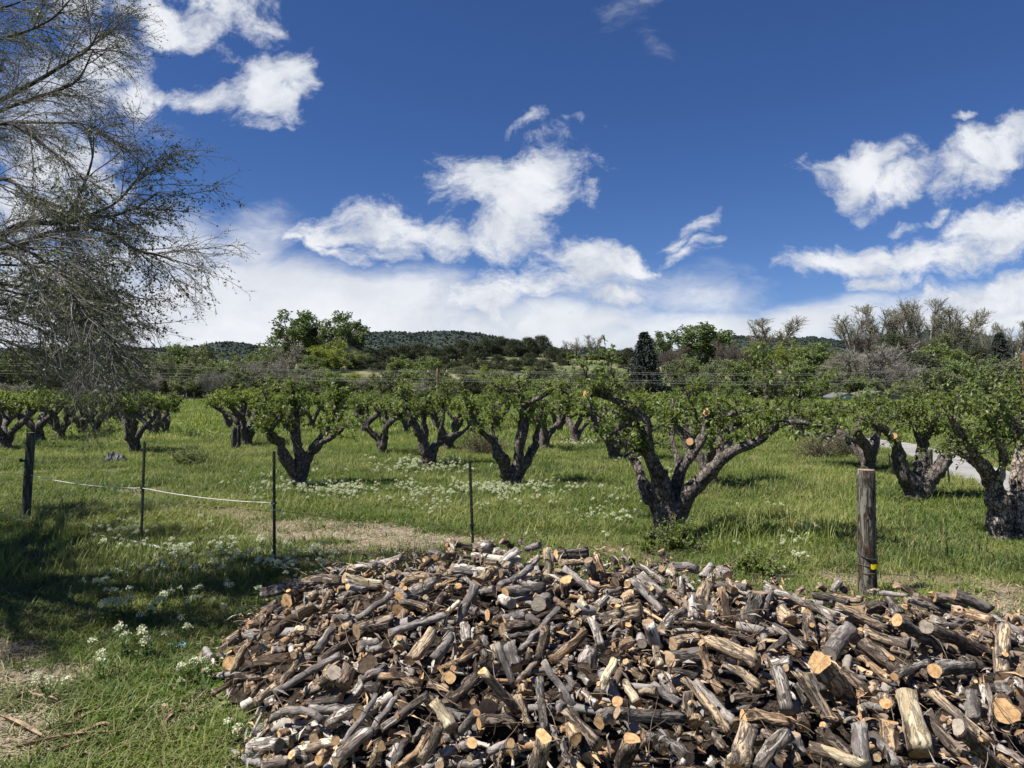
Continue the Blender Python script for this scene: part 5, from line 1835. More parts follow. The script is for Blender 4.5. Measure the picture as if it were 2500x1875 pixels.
# five forms of the trees farther off, planted at many places
FORMS = []
for i, (k, w, ln) in enumerate([(3, 1.0, 0.0), (4, 1.15, .1), (3, 1.2, .35), (4, .95, -.1), (3, 1.05, -.4)]):
    FORMS.append(apple_tree(None, [np.array(L) for L in auto_limbs(60 + i, 1.78, w * .86, k, .95, ln)], 70 + i, nshoot=10, shoot_len=.34, ztop=2.08, leaf=.074, leaf_mat_=M_ALEAF2 if i % 2 else M_ALEAF,
                            lo=.42, leaves_per=5, base=[0, 0, 0], density=.9))
ORCH = [  # px, py of the foot, form, size, turn, label
    (932, 1114, 0, .98, 1.2, "slim apple tree with two upright limbs, left of the wide V-shaped one"),
    (328, 1107, 3, 1.10, .4, "apple tree with a pale-topped crooked right limb behind the grey sack, left orchard"),
    (17, 1099, 2, 1.1, 2.8, "leaning apple tree at the far left edge, just above the wooden post"),
    (99, 1082, 4, 1.15, .2, "wide forked apple tree with a long pale limb reaching right, left orchard"),
    (149, 1071, 1, 1.0, 2.2, "apple tree with twisted low limbs right of the long-limbed one, left orchard"),
    (201, 1062, 0, 1.0, 3.4, "apple tree with thin dark stems in the second row of the left orchard"),
    (234, 1058, 3, .95, 5.1, "apple tree at the back of the left orchard, behind the thin-stemmed one"),
    (6, 1060, 1, 1.0, .9, "upright apple tree at the far left edge, behind the leaning one"),
    (380, 1068, 2, 1.05, 4.0, "dense apple tree with a wide dark base, left side of the grassy lane"),
    (405, 1059, 4, .9, 1.7, "smaller apple tree hidden behind the wide-based one, left of the lane"),
    (602, 1092, 1, 1.12, .6, "spreading apple tree behind the split grey stump, right side of the lane"),
    (887, 1064, 4, 1.05, 3.0, "apple tree in the back row just left of the slim two-limbed one"),
    (1095, 1099, 3, 1.0, 2.0, "apple tree half hidden behind the wide V-shaped one"),
    (1331, 1100, 0, 1.05, 4.4, "apple tree with one thick straight trunk right of the tall-limbed tree"),
    (990, 1057, 2, .95, .3, "small back-row apple tree between the slim and the V-shaped trees"),
    (1365, 1057, 1, .95, 1.1, "small back-row apple tree behind the thick straight trunk"),
    (1407, 1084, 4, 1.0, 5.0, "apple tree with a short dark trunk left of the big old tree"),
    (1499, 1124, 3, 1.05, 1.5, "apple tree with a whitish foot behind the big tree's left limb"),
    (1733, 1190, 0, 1.0, 2.5, "apple tree almost hidden behind the big old tree's right limb"),
    (1680, 1100, 1, 1.0, 3.9, "apple tree glimpsed through the crown of the big old tree"),
    (1952, 1068, 2, .95, 1.0, "apple tree showing under the big tree's farthest right branch"),
    (2122, 1150, 4, 1.12, .5, "apple tree with thin bent limbs behind the thick wooden post"),
    (60, 1043, 3, 1, 2, None), (128, 1038, 0, 1, 4, None), (300, 1037, 1, 1, 1, None), (345, 1030, 4, 1, 3, None), (560, 1048, 2, 1, 3, None), (655, 1040, 2, 1, 5, None), (700, 1056, 3, 1, 2, None), (760, 1046, 0, 1, .5, None),
    (822, 1048, 1, 1, 2.6, None), (1150, 1058, 3, 1, 3.1, None), (1212, 1048, 0, 1, 4.2, None), (1452, 1054, 2, 1, 1.4, None), (1560, 1062, 1, 1, .1, None), (1622, 1050, 3, 1, 5.6, None),
    (215, 1034, 2, 1, 1.2, None), (935, 1042, 0, 1, 1.9, None), (1060, 1042, 4, 1, 3.3, None), (1290, 1040, 1, 1, 2.4, None), (1510, 1044, 4, 1, 4.7, None), (1720, 1052, 2, 1, 3.7, None), (1790, 1046, 0, 1, .8, None),
    (20, 1028, 1, 1, 3, None), (170, 1026, 4, 1, 5, None), (270, 1024, 0, 1, 2, None), (610, 1030, 1, 1, 4, None), (720, 1030, 4, 1, 1, None),
    (2590, 1180, 1, 1.1, 2, "apple tree right of the road, partly outside the right edge"), (2420, 1062, 3, .9, 1, "small apple tree beyond the road on the right")]
OM = [(725, 1080, "the low-forking dense tree"), (1249, 1080, "the tree with one tall straight limb"), (1045, 1060, "the wide V-shaped tree"), (1630, 1050, "the big old tree"),
      (328, 1050, "the crooked-limbed tree behind the sack"), (602, 1040, "the tree behind the split stump"), (99, 1040, "the long-limbed left tree"), (380, 1030, "the wide-based tree by the lane"),
      (1331, 1040, "the thick straight trunk"), (932, 1060, "the slim two-limbed tree"), (1499, 1060, "the whitish-footed tree")]
usedform = set()
for (px, py, fm, sz, rot, lab) in ORCH:
    src = FORMS[fm]
    if fm in usedform: o = copy_tree(src)
    else: o = src; usedform.add(fm)
    q = at(px, py)
    o.location = (q[0], q[1], float(ground_z(q[0], q[1])) - .02); o.rotation_euler = (0, 0, rot); o.scale = (sz * 1.04, sz * 1.04, sz)
    tag(o, lab or unique_label(["small apple tree in a back row", "distant apple tree", "far-off orchard tree"], px, py, OM), 'tree', OG)
    if lab: USED.add(lab)

# ------------------------------------------------------------------ posts, stakes, rope
M_POST = bark_mat("grey_weathered_post", (0.060, 0.055, 0.045), (0.18, 0.17, 0.14), (0.085, 0.058, 0.038), .3, .7, .8, 1.0, .08)
M_POSTG = bark_mat("greenish_old_post", (0.06, 0.065, 0.055), (0.17, 0.175, 0.15), None, 0, .6, .8, 1.0, .08)
M_POSTTOP = simple_mat("post_end_grain", (0.33, 0.25, 0.17), .9, (0.2, .14, .09), 60)
M_STEEL = simple_mat("dark_green_stake_steel", (0.030, 0.036, 0.030), .6, (0.06, 0.06, 0.05), 30, metal=.3)
M_ROPE = simple_mat("white_rope", (0.62, 0.61, 0.58), .8, (0.45, .44, .42), 60)
M_WIRE = simple_mat("rusty_grey_wire", (0.17, 0.155, 0.14), .6, (0.10, .08, .065), 50, metal=.4)
M_YEL = simple_mat("yellow_tape", (0.85, 0.72, 0.02), .5, (0.75, .62, .02), 20)
M_BLK = simple_mat("black_wire", (0.02, 0.02, 0.02), .5)


def wood_post(name, top, base_, r0, lab, mat, seed, cat='post', group=None):
    r = np.random.default_rng(seed)
    root = empty(name, Vector((base_[0], base_[1], 0)), lab, cat, group)
    hgt = top[2]; n = 16; s = 28
    t = np.linspace(-.15, 1, n)
    P = np.stack([(top[0] - base_[0]) * t, (top[1] - base_[1]) * t, hgt * t], -1)
    th = np.linspace(0, 2 * np.pi, s, endpoint=False)
    prof = 1 + .03 * np.sin(2 * th + 1) + .02 * np.sin(3 * th + 2)
    for _ in range(3): prof -= .16 * np.exp(-((th - r.random() * 6.28) / .045) ** 2)
    V = []
    for i in range(n):
        rr = r0 * (1.04 - .05 * t[i]) * (prof + .01 * r.normal(size=s))
        V.append(np.stack([P[i, 0] + rr * np.cos(th), P[i, 1] + rr * np.sin(th), np.full(s, P[i, 2])], -1))
    rim = V[-1].copy(); c0 = rim.mean(0); rim = c0 + (rim - c0) * .93; rim[:, 2] += .006
    V.append(rim)
    V = np.concatenate(V); I = np.arange(s * (n + 1)).reshape(n + 1, s)
    F = np.stack([I[:-1], np.roll(I[:-1], -1, 1), np.roll(I[1:], -1, 1), I[1:]], -1).reshape(-1, 4)
    grain(mesh_obj("shaft", V, [F], mat, root), V + seed)
    ii = np.arange(s)
    mesh_obj("top_end", np.concatenate([rim, (c0 + np.array([0, 0, .004]))[None]]), [np.stack([ii, np.roll(ii, -1), np.full(s, s)], -1)], M_POSTTOP, root, smooth=False)
    return root


pb = at(2118, 1462); pt = atd(2114, 1148, pb[1])
rp = wood_post("wooden_post", pt, pb, .087, "thick round grey wooden post with yellow tape, standing behind the woodpile on the right", M_POST, 3)


def rel(root, P):
    return np.asarray(P, float) - np.array(root.location)


zz = lambda py: H + (CY - py) / FP * pb[1]
for (za, zb, ph) in ((1345, 1362, 0), (1375, 1378, 2), (1395, 1392, 4)):      # wires round the post
    th = np.linspace(-.2, 5.6, 26)
    P = np.stack([pb[0] + .101 * np.cos(th + ph), pb[1] + .101 * np.sin(th + ph), np.linspace(zz(za), zz(zb), 26)], -1)
    V, F = tubes(rel(rp, P), np.full(26, .0035), 5); mesh_obj("wire_wrap", V, F, M_WIRE, rp)
th = np.linspace(math.pi * .94, math.pi * 2.0, 12)
P = np.stack([pb[0] + .102 * np.cos(th), pb[1] + .102 * np.sin(th), np.linspace(zz(1348), zz(1378), 12)], -1)
V, F = tubes(rel(rp, P), np.full(12, .006), 6); mesh_obj("cord", V, F, M_BLK, rp)
yt = Buf(); ths = np.linspace(-1.75, -.55, 7)
for j, zc_ in enumerate((zz(1373), zz(1382))):
    pass
V = []
for th_ in ths:
    for dz_ in (-.026, .022):
        V.append([pb[0] + .106 * math.cos(th_), pb[1] + .106 * math.sin(th_), zz(1377) + dz_ + .006 * math.sin(th_ * 13)])
V = np.array(V); I = np.arange(14).reshape(7, 2)
Vo = V + np.array([0.003, -.004, 0])
F = np.stack([I[:-1, 0], I[1:, 0], I[1:, 1], I[:-1, 1]], -1)
mesh_obj("yellow_tape", rel(rp, np.concatenate([V, Vo])), [F[:, ::-1], F + 14], M_YEL, rp)
for (px, py) in ((2120, 1180), (2125, 1240), (2121, 1255), (2114, 1262), (2128, 1215)):   # staples and nail heads
    q = atd(px, py, pb[1] - .092)
    V, F = box(rel(rp, q), (.010, .008, .022)); mesh_obj("nail", V, [F], M_BLK, rp, False)

lb = at(62, 1276); lt = atd(76, 1057, lb[1])
lp = wood_post("wooden_post", lt, lb, .062, "dark greenish wooden post with a black latch, standing in the shade at far left", M_POSTG, 5)
q0 = atd(70, 1124, lb[1] - .05); q1 = atd(50, 1126, lb[1] - .05)
V, F = box(rel(lp, (q0 + q1) / 2), (.10, .03, .035)); mesh_obj("latch", V, [F], M_BLK, lp, False)
V, F = box(rel(lp, atd(51, 1124, lb[1] - .06)), (.025, .035, .055)); mesh_obj("latch_ring", V, [F], M_BLK, lp, False)


def stake(bx, by, tx, ty, lab, notches=True, r0=.016):
    b = at(bx, by); t = atd(tx, ty, b[1])
    root = empty("metal_stake", Vector((b[0], b[1], 0)), lab, 'stake', "metal stakes of the rope fence")
    hgt = t[2]; lean = (t[0] - b[0])
    bb = Buf()
    V, F = box((0, 0, hgt / 2 - .1), (.036, .006, hgt + .2)); bb.add(V, F)
    V, F = box((0, .017, hgt / 2 - .1), (.006, .030, hgt + .2)); bb.add(V, F)
    for V in bb.V: V[:, 0] += lean * V[:, 2] / hgt
    bb.obj("shaft", [M_STEEL], root, False)
    if notches:
        nb_ = Buf()
        for k in range(int(hgt / .055)):
            z = .1 + k * .055
            V, F = box((lean * z / hgt, -.0075, z), (.016, .009, .024)); nb_.add(V, F)
        nb_.obj("studs", [M_STEEL], root, False)
    return root, b, t


st1, b1, t1 = stake(344, 1334, 353, 1080, "metal stake standing nearest the wooden post on the left, rope tied at mid height")
st2, b2, t2 = stake(670, 1374, 669, 1102, "middle metal stake where the white rope ends in a loose tail")
st3, b3, t3 = stake(1155, 1350, 1147, 1126, "metal stake rising behind the woodpile's crest, nothing tied to it")
st4, b4, t4 = stake(2319, 1192, 2313, 1129, "short metal stake between the stout tree and the grey road")
st5, b5, t5 = stake(2173, 1142, 2170, 1108, "small metal stake behind the stout tree at the roadside")
for s_o, px, py, d in ((st1, 349, 1191, b1[1]), (st2, 669, 1228, b2[1]), (st3, 1153, 1281, b3[1])):
    q = atd(px, py, d); V, F = box(rel(s_o, q), (.055, .045, .03)); mesh_obj("clip", V, [F], M_BLK, s_o, False)


def line(name, pts, r0, mat, lab, cat, n=40, sides=6, flat=None):
    P = spline(pts, n); V, F = tubes(P - P[0], np.full(n, r0), sides)
    o = mesh_obj(name, V, F, mat, None, loc=Vector(P[0])); tag(o, lab, cat); return o


RA, RB, RC = atd(76, 1160, lb[1] - .07), atd(349, 1192, b1[1] - .02), atd(667, 1228, b2[1] - .02)
sg = lambda a, b, t, s: a * (1 - t) + b * t - np.array([0, 0, s * 4 * t * (1 - t)])
ropepts = [sg(RA, RB, t, .05) for t in (0, .15, .35, .55, .75, .92)] + [sg(RB, RC, t, .035) for t in (0, .2, .4, .6, .8, 1)]
dr = b2[1]
ropepts += [atd(661, 1233, dr - .03), atd(664, 1243, dr - .04), atd(678, 1247, dr - .05), atd(690, 1258, dr - .05), atd(689, 1265, dr - .05), atd(684, 1268, dr - .05)]
line("rope", ropepts, .0055, M_ROPE, "white rope sagging between the left post and the middle metal stake", 'rope', 90)
line("wire", [atd(672, 1246, dr), atd(720, 1252, dr + .4), atd(790, 1262, dr + .9), atd(850, 1277, dr + 1.3), atd(880, 1290, dr + 1.4)], .004, M_WIRE, "twisted grey wire trailing from the middle stake down into the grass", 'wire', 60)
line("wire", [atd(0, 1156, lb[1] - .3), atd(30, 1157, lb[1] - .15), atd(64, 1160, lb[1] - .05)], .004, M_ROPE, "short pale line running off the left edge from the wooden post", 'rope', 12)
line("wire", [atd(352, 1222, b1[1]), atd(500, 1234, b1[1]), atd(600, 1243, b2[1]), atd(668, 1250, b2[1])], .0025, M_WIRE, "thin wire hanging just below the white rope between two stakes", 'wire', 30)
line("wire", [atd(2150, 1401, 7.6), atd(2230, 1408, 8.0), atd(2330, 1430, 8.6), atd(2480, 1470, 8.6)], .003, M_WIRE, "thin wire lying over the grass right of the thick wooden post", 'wire', 30)
line("wire", [atd(2100, 1403, 7.4), atd(1990, 1402, 7.6), atd(1900, 1404, 7.8), atd(1820, 1399, 8.0)], .003, M_WIRE, "thin wire running left from the thick wooden post over the grass", 'wire', 30)

# white pipe lying in the shaded grass
a_, b_ = at(244, 1314), at(420, 1348)
P = spline([a_ + [0, 0, .06], (a_ + b_) / 2 + [0, 0, .07], b_ + [0, 0, .05]], 12)
V, F = tubes(P - P[0] - [0, 0, .035], np.full(12, .024), 12); M_PIPE = simple_mat("white_plastic_pipe", (0.66, 0.66, 0.64), .4, (.5, .5, .48), 12)
o = mesh_obj("pipe", V, F, M_PIPE, None, loc=Vector(P[0])); tag(o, "white pipe lying half hidden in the shaded grass beside the left stake", 'pipe')
# grey crumpled sack
r = np.random.default_rng(8)
q = at(279, 1131)
th, ph = np.meshgrid(np.linspace(0, 2 * np.pi, 22, endpoint=False), np.linspace(0, 1.5, 9))
R = .26 * (1 + .22 * np.sin(th * 3 + 1) + .16 * np.sin(th * 5) + .10 * r.normal(size=th.shape))
V = np.stack([R * np.cos(th) * np.cos(ph) * 1.0, R * np.sin(th) * np.cos(ph) * .7, (.24 * np.sin(ph)) * (1 + .25 * np.cos(th * 2 - 1)) + .03 * r.normal(size=th.shape)], -1).reshape(-1, 3)
I = np.arange(22 * 9).reshape(9, 22); F = np.stack([I[:-1], np.roll(I[:-1], -1, 1), np.roll(I[1:], -1, 1), I[1:]], -1).reshape(-1, 4)
V = np.concatenate([V, [[0, 0, .26]]]); ii = I[-1]
o = mesh_obj("sack", V, [F, np.stack([ii, np.roll(ii, -1), np.full(22, len(V) - 1)], -1)], simple_mat("grey_sacking", (0.20, 0.20, 0.20), .8, (0.09, .09, .095), 9), None, False, loc=Vector((q[0], q[1], 0)))
tag(o, "crumpled dark grey sack lying on the grass below the crooked-limbed tree", 'sack')
# blue scrap of litter
q = at(438, 1585); V = r.normal(size=(30, 3)) * np.array([.045, .02, .01]) + np.array([0, 0, .03])
V, F = leaf_quads(V, rand_dirs(30, r) * [1, 1, .3], rand_dirs(30, r) + [0, 0, 2], np.full(30, .045), np.full(30, .03))
o = mesh_obj("litter", V, [F], simple_mat("pale_blue_plastic", (0.25, 0.50, 0.60), .5), None, loc=Vector((q[0], q[1], 0))); tag(o, "crumpled pale blue scrap of litter in the grass left of the woodpile", 'litter')
# split grey stump/post in front of the spreading tree
b = at(577, 1099); r = np.random.default_rng(4)
root = empty("old_post", Vector((b[0], b[1], 0)), "broad split grey post standing before the spreading apple tree by the lane", 'post')
for k, (dx, w_, h_) in enumerate(((-.07, .085, .78), (.06, .075, .80), (.0, .05, .6))):
    P = np.stack([np.full(8, dx), np.full(8, k * .04 - .04), np.linspace(-.1, h_, 8)], -1)
    V, F = tubes(P, np.full(8, w_) * (1 + .06 * r.normal(size=8)), 12, cap=True, rough=.25, rg=r)
    grain(mesh_obj("slab", V, F, M_POST, root), V + k)
b = at(2264, 1147)
rr_ = wood_post("wooden_post", atd(2264, 1098, b[1]), b, .12, "pale wooden post between the stout tree and the road", M_POST, 9, 'post')
b = at(490, 1027); o, _, _ = stake(490, 1027, 490, 1008, "distant dark stake in the grassy lane between the orchard rows"), 0, 0
# small posts of the far fence
for k, px in enumerate((430, 455, 474, 498, 522)):
    b = at(px, 982 + (k % 2))
    V, F = box((0, 0, .5), (.10, .10, 1.2)); o = mesh_obj("fence_post", V, [F], M_POSTG, None, False, loc=Vector((b[0], b[1], float(ground_z(b[0], b[1])))))
    tag(o, ["tiny dark post at the far end of the lane, " + w for w in ("leftmost of five", "second from the left", "middle one of five", "fourth from the left", "rightmost of five")][k], 'post', "posts of the far fence across the lane")

# ------------------------------------------------------------------ weeds with white flower heads
M_STEM = leaf_mat("weed_stems", (0.06, 0.10, 0.025), (0.10, 0.15, 0.04), .2)
M_FLOW = leaf_mat("white_flower_heads", (0.50, 0.53, 0.30), (0.74, 0.75, 0.56), .25, .7, .1, (1, 1, .9))


def weed_form(seed, k, h, spread, fl):
    r = np.random.default_rng(seed)
    P0 = np.concatenate([r.normal(size=(k, 2)) * spread * .35, np.zeros((k, 1))], 1)
    D = norm(np.concatenate([r.normal(size=(k, 2)) * .35, np.ones((k, 1))], 1))
    S = shoots(P0, D, h * (.7 + .5 * r.random(k)), 6, .05, .07, r)
    V, F = tubes(S, np.linspace(.003, .002, 6)[None] * np.ones((k, 1)), 3)
    b = Buf(); b.add(V, F)
    p, t, _, _ = along(S, 9, .05, .85, r)
    V2, F2 = leaf_quads(p, norm(rand_dirs(len(p), r) * [1, 1, .3] + t * .4), rand_dirs(len(p), r) * .4 + [0, 0, 1], .05 * (.5 + r.random(len(p))), .020 * (.6 + .6 * r.random(len(p))))
    b.add(V2, F2)
    C = []
    for tip in S[::2, -1]:
        m_ = fl
        a = r.random(m_) * 6.28; q = np.sqrt(r.random(m_))
        C.append(tip + np.stack([.040 * q * np.cos(a), .040 * q * np.sin(a), .030 * (1 - q * q) + .006 * r.normal(size=m_)], -1))
    return b, [flat_leaves(c_, rand_dirs(len(c_), r), rand_dirs(len(c_), r), .014 + .008 * r.random(len(c_)), .013 + .005 * r.random(len(c_))) for c_ in C]


WF = [weed_form(300 + i, k, h, sp_, 44) for i, (k, h, sp_) in enumerate([(5, .20, .09), (7, .24, .13), (4, .18, .08), (8, .24, .16), (3, .22, .06)])]
wmeshes = []
for b, heads in WF:
    so_ = b.obj("stems", [M_STEM]); fo_ = [mesh_obj("flower_head", V3, [F3], M_FLOW, so_, smooth=False) for V3, F3 in heads]
    wmeshes.append((so_.data, [f_.data for f_ in fo_]))
    for f_ in fo_: bpy.data.objects.remove(f_)
    bpy.data.objects.remove(so_)
r = np.random.default_rng(77)
FL = [  # cluster: centre px, spread px, count, label
    (300, 1295, 40, 12, 9, "white-flowering weed in the small patch above the white pipe"),
    (440, 1345, 70, 22, 34, "white-flowering weed in the shaded band between the two left stakes"),
    (560, 1340, 60, 20, 26, "white-flowering weed in the band left of the middle stake's foot"),
    (690, 1370, 60, 16, 30, "white-flowering weed by the middle stake's foot, behind the woodpile"),
    (760, 1385, 40, 8, 12, "white-flowering weed in the last sunlit clump behind the heap's left crest"),
    (270, 1410, 45, 16, 9, "white-flowering weed in the small clump left of the shaded band"),
    (390, 1400, 25, 12, 7, "white-flowering weed in the clump under the shaded band"),
    (500, 1470, 60, 22, 12, "white-flowering weed in the loose patch left of the jutting silver log"),
    (350, 1505, 18, 8, 4, "white-flowering weed in the low pair of clumps in mid shade"),
    (265, 1495, 10, 8, 3, "white-flowering weed left of the low clumps in mid shade"),
    (560, 1410, 50, 20, 12, "white-flowering weed near the heap's upper left corner"),
    (460, 1545, 20, 8, 3, "white-flowering weed above the blue scrap"),
    (480, 1640, 30, 14, 5, "white-flowering weed right of the blue scrap, beside the heap"),
    (505, 1660, 22, 16, 6, "creamy flowering weed hard against the heap's left foot"),
    (580, 1805, 16, 8, 3, "white-flowering weed in front of the fat pale foot log"),
    (1920, 1316, 40, 9, 12, "white-flowering weed in the patch left of the thick wooden post"),
    (1880, 1370, 40, 16, 5, "white-flowering weed nearest the heap, left of the thick wooden post")]
WEEDG = "white-flowering weeds round the woodpile"


def add_weed(px, py, lab, sc=1.0):
    q = at(px, py); x, y = q[0], q[1]
    if float(pile_h(x, y)) > .05: return
    sm, fm_ = wmeshes[r.integers(0, len(wmeshes))]
    so_ = bpy.data.objects.new("flowering_weed", sm); COL.objects.link(so_)
    so_.location = (x, y, float(ground_z(x, y))); so_.rotation_euler = (0, 0, r.random() * 6.28); s0 = sc * (.60 + .35 * r.random()); so_.scale = (s0, s0, s0)
    for hm_ in fm_:
        fo_ = bpy.data.objects.new("flower_head", hm_); COL.objects.link(fo_); fo_.parent = so_
    tag(so_, lab, 'plant', WEEDG)


for (px, py, sx, sy, n_, lab) in FL:
    for _ in range(max(2, int(n_ * .62))):
        add_weed(px + sx * r.normal(), py + 26 + sy * r.normal(), lab)
for (px, py, lab) in ((363, 1600, "single plant with a broad white head, left of the blue scrap"), (289, 1603, "white-headed plant second left of the blue scrap"), (262, 1640, "white-headed plant in its own dark grass tuft, below the others"),
                      (101, 1698, "lone two-headed white flower on the bare ground at lower left"), (560, 1455, "lone white-flowering weed between shaded band and heap")):
    add_weed(px, py + 18, lab, 1.15)
# the many farther ones under the orchard trees
PXY = []
for (px, py, sx, sy, n_) in ((1190, 1206, 62, 8, 190), (1100, 1215, 120, 20, 30), (1330, 1200, 50, 10, 40), (760, 1206, 90, 10, 110), (840, 1212, 24, 10, 90), (700, 1196, 60, 8, 40), (1030, 1148, 70, 8, 110), (1000, 1140, 30, 5, 40),
                             (950, 1212, 60, 16, 50), (1030, 1222, 40, 14, 50), (900, 1170, 120, 14, 40), (1400, 1225, 70, 24, 40), (1480, 1260, 60, 18, 36), (1540, 1290, 60, 20, 24), (1230, 1260, 100, 20, 20), (640, 1210, 40, 14, 14),
                             (1395, 1090, 60, 3, 60), (1550, 1130, 40, 6, 20), (480, 1070, 60, 3, 30), (1000, 1255, 60, 12, 16), (1640, 1180, 60, 20, 16), (1950, 1315, 50, 8, 14), (1830, 1250, 80, 20, 10), (420, 1290, 120, 14, 26)):
    PXY += [(px + sx * a, py + sy * b) for a, b in r.normal(size=(int(n_ * (.55 if n_ > 100 else .42)), 2)) if py + sy * b > CY + 60]
PXY = np.array(PXY); dd = H * FP / (PXY[:, 1] - CY); X = (PXY[:, 0] - CX) / FP * dd
kk = pile_h(X, dd) < .02; X, dd = X[kk], dd[kk]
for i in range(3):
    sm, fm_ = wmeshes[i]
    ab_ = Buf()
    for V3, F3 in WF[i][1]: ab_.add(V3, F3)
    so_ = proto(ab_.obj("weed_form", [M_FLOW], smooth=False)); st_ = bpy.data.objects.new("weed_form", sm)
    w = np.arange(len(X)) % 3 == i
    P = np.stack([X[w], dd[w], ground_z(X[w], dd[w])], -1); n_ = w.sum()
    rt_ = np.stack([np.zeros(n_), np.zeros(n_), r.random(n_) * 6.28], -1); sc0 = (.52 + .30 * r.random(n_)) * np.clip(dd[w] / 14, 1, 1.4)
    scatter("distant_white_flowers", P, rt_, np.repeat(sc0[:, None], 3, 1), so_)
    scatter("distant_flower_stems", P, rt_, np.repeat(sc0[:, None], 3, 1), st_)


# low shrubs in the orchard
def shrub(px, py, w, h, lab, leafm, seed, dens=1.0, cat='shrub'):
    r = np.random.default_rng(seed); q = at(px, py)
    root = empty("shrub", Vector((q[0], q[1], float(ground_z(q[0], q[1])))), lab, cat)
    k = int(60 * dens)
    S = shoots(np.concatenate([r.normal(size=(k, 2)) * w * .12, np.zeros((k, 1))], 1), norm(np.concatenate([r.normal(size=(k, 2)) * w, np.full((k, 1), h)], 1)), h * (.6 + .6 * r.random(k)), 7, .0, .16, r)
    p, t, _, _ = along(S, 7, .3, 1, r)
    S2 = shoots(p, norm(rand_dirs(len(p), r) + t), h * .28 * (.5 + r.random(len(p))), 4, 0, .2, r)
    b_ = Buf(); V, F = tubes(S, np.linspace(.010, .003, 7)[None] * np.ones((k, 1)), 4); b_.add(V, F); V, F = tubes(S2, np.linspace(.004, .002, 4)[None] * np.ones((len(S2), 1)), 3); b_.add(V, F)
    b_.obj("stems", [M_ABARK], root)
    p, t, _, _ = along(S2, 5, .2, 1, r)
    V, F = leaf_quads(p, norm(rand_dirs(len(p), r) + t * .5), rand_dirs(len(p), r) * .6 + [0, 0, 1], .05 * (.5 + .8 * r.random(len(p))), .025 * (.6 + .6 * r.random(len(p))))
    mesh_obj("leaves", V, [F], leafm, root)
    return root


M_BRUSH = leaf_mat("reddish_dry_leaves", (0.11, 0.085, 0.04), (0.16, 0.15, 0.06), .2)
shrub(470, 1135, 1.0, .62, "loose green shrub with long bare whips, left of the low-forking tree", M_ALEAF, 401)
shrub(1178, 1112, .9, .9, "brownish brushy shrub behind the tree with the tall straight limb", M_BRUSH, 402)
shrub(2000, 1118, 1.2, .9, "brownish shrub under the big tree's farthest right branch", M_BRUSH, 403)
shrub(2070, 1112, 1.0, 1.1, "reddish brushy shrub left of the thick wooden post's top", M_BRUSH, 404)
shrub(1665, 1345, .35, .42, "yellow-green weedy bush at the foot of the big old tree", M_ALEAF2, 405, .6)
shrub(1590, 1348, .30, .3, "small yellow-green bush left of the big old tree's foot", M_ALEAF2, 406, .5)
shrub(1850, 1405, .35, .34, "pale feathery bush behind the heap, left of the thick wooden post", M_ALEAF2, 407, .6)
# ------------------------------------------------------------------ trees beyond the field
M_TRUNK = tree_bark_mat("grey_brown_trunk", (0.065, 0.056, 0.048), (0.19, 0.17, 0.148), 6, .6)
M_PALETR = tree_bark_mat("pale_twigs", (0.16, 0.145, 0.13), (0.30, 0.28, 0.255), 6, .4)
M_BROWNTW = tree_bark_mat("brown_twigs", (0.085, 0.065, 0.055), (0.17, 0.14, 0.12), 6, .4)
M_BARETW = tree_bark_mat('cottonwood_twigs', (0.14, 0.13, 0.112), (0.30, 0.28, 0.245), 6, .4)
LM = {
    'cotton': leaf_mat("cottonwood_leaves", (0.060, 0.092, 0.034), (0.14, 0.18, 0.070), .25, .55, .25, patch=.35),
    'leafy': leaf_mat("spring_green_leaves", (0.095, 0.13, 0.042), (0.20, 0.24, 0.095), .28, .55, .25, patch=.35),
    'willow': leaf_mat("yellow_green_willow_leaves", (0.14, 0.17, 0.034), (0.24, 0.265, 0.070), .3, .55, .2, patch=.35),
    'juniper': leaf_mat("juniper_needles", (0.038, 0.050, 0.028), (0.092, 0.102, 0.058), .05, .8, .1, patch=.5),
    'olive': leaf_mat("olive_green_leaves", (0.10, 0.115, 0.058), (0.18, 0.19, 0.105), .2, .6, .2, patch=.35),
    'spruce': leaf_mat("spruce_needles", (0.016, 0.025, 0.020), (0.050, 0.062, 0.052), .0, .7, .2, patch=.6),
    'bare': leaf_mat("first_leaf_buds", (0.17, 0.17, 0.095), (0.28, 0.27, 0.16), .3, .6, .2),
    'grey': leaf_mat("grey_twig_haze", (0.15, 0.14, 0.12), (0.27, 0.255, 0.22), .15, .8, .1),
    'brown': leaf_mat("brown_twig_haze", (0.095, 0.078, 0.065), (0.16, 0.135, 0.115), .1, .8, .1),
}


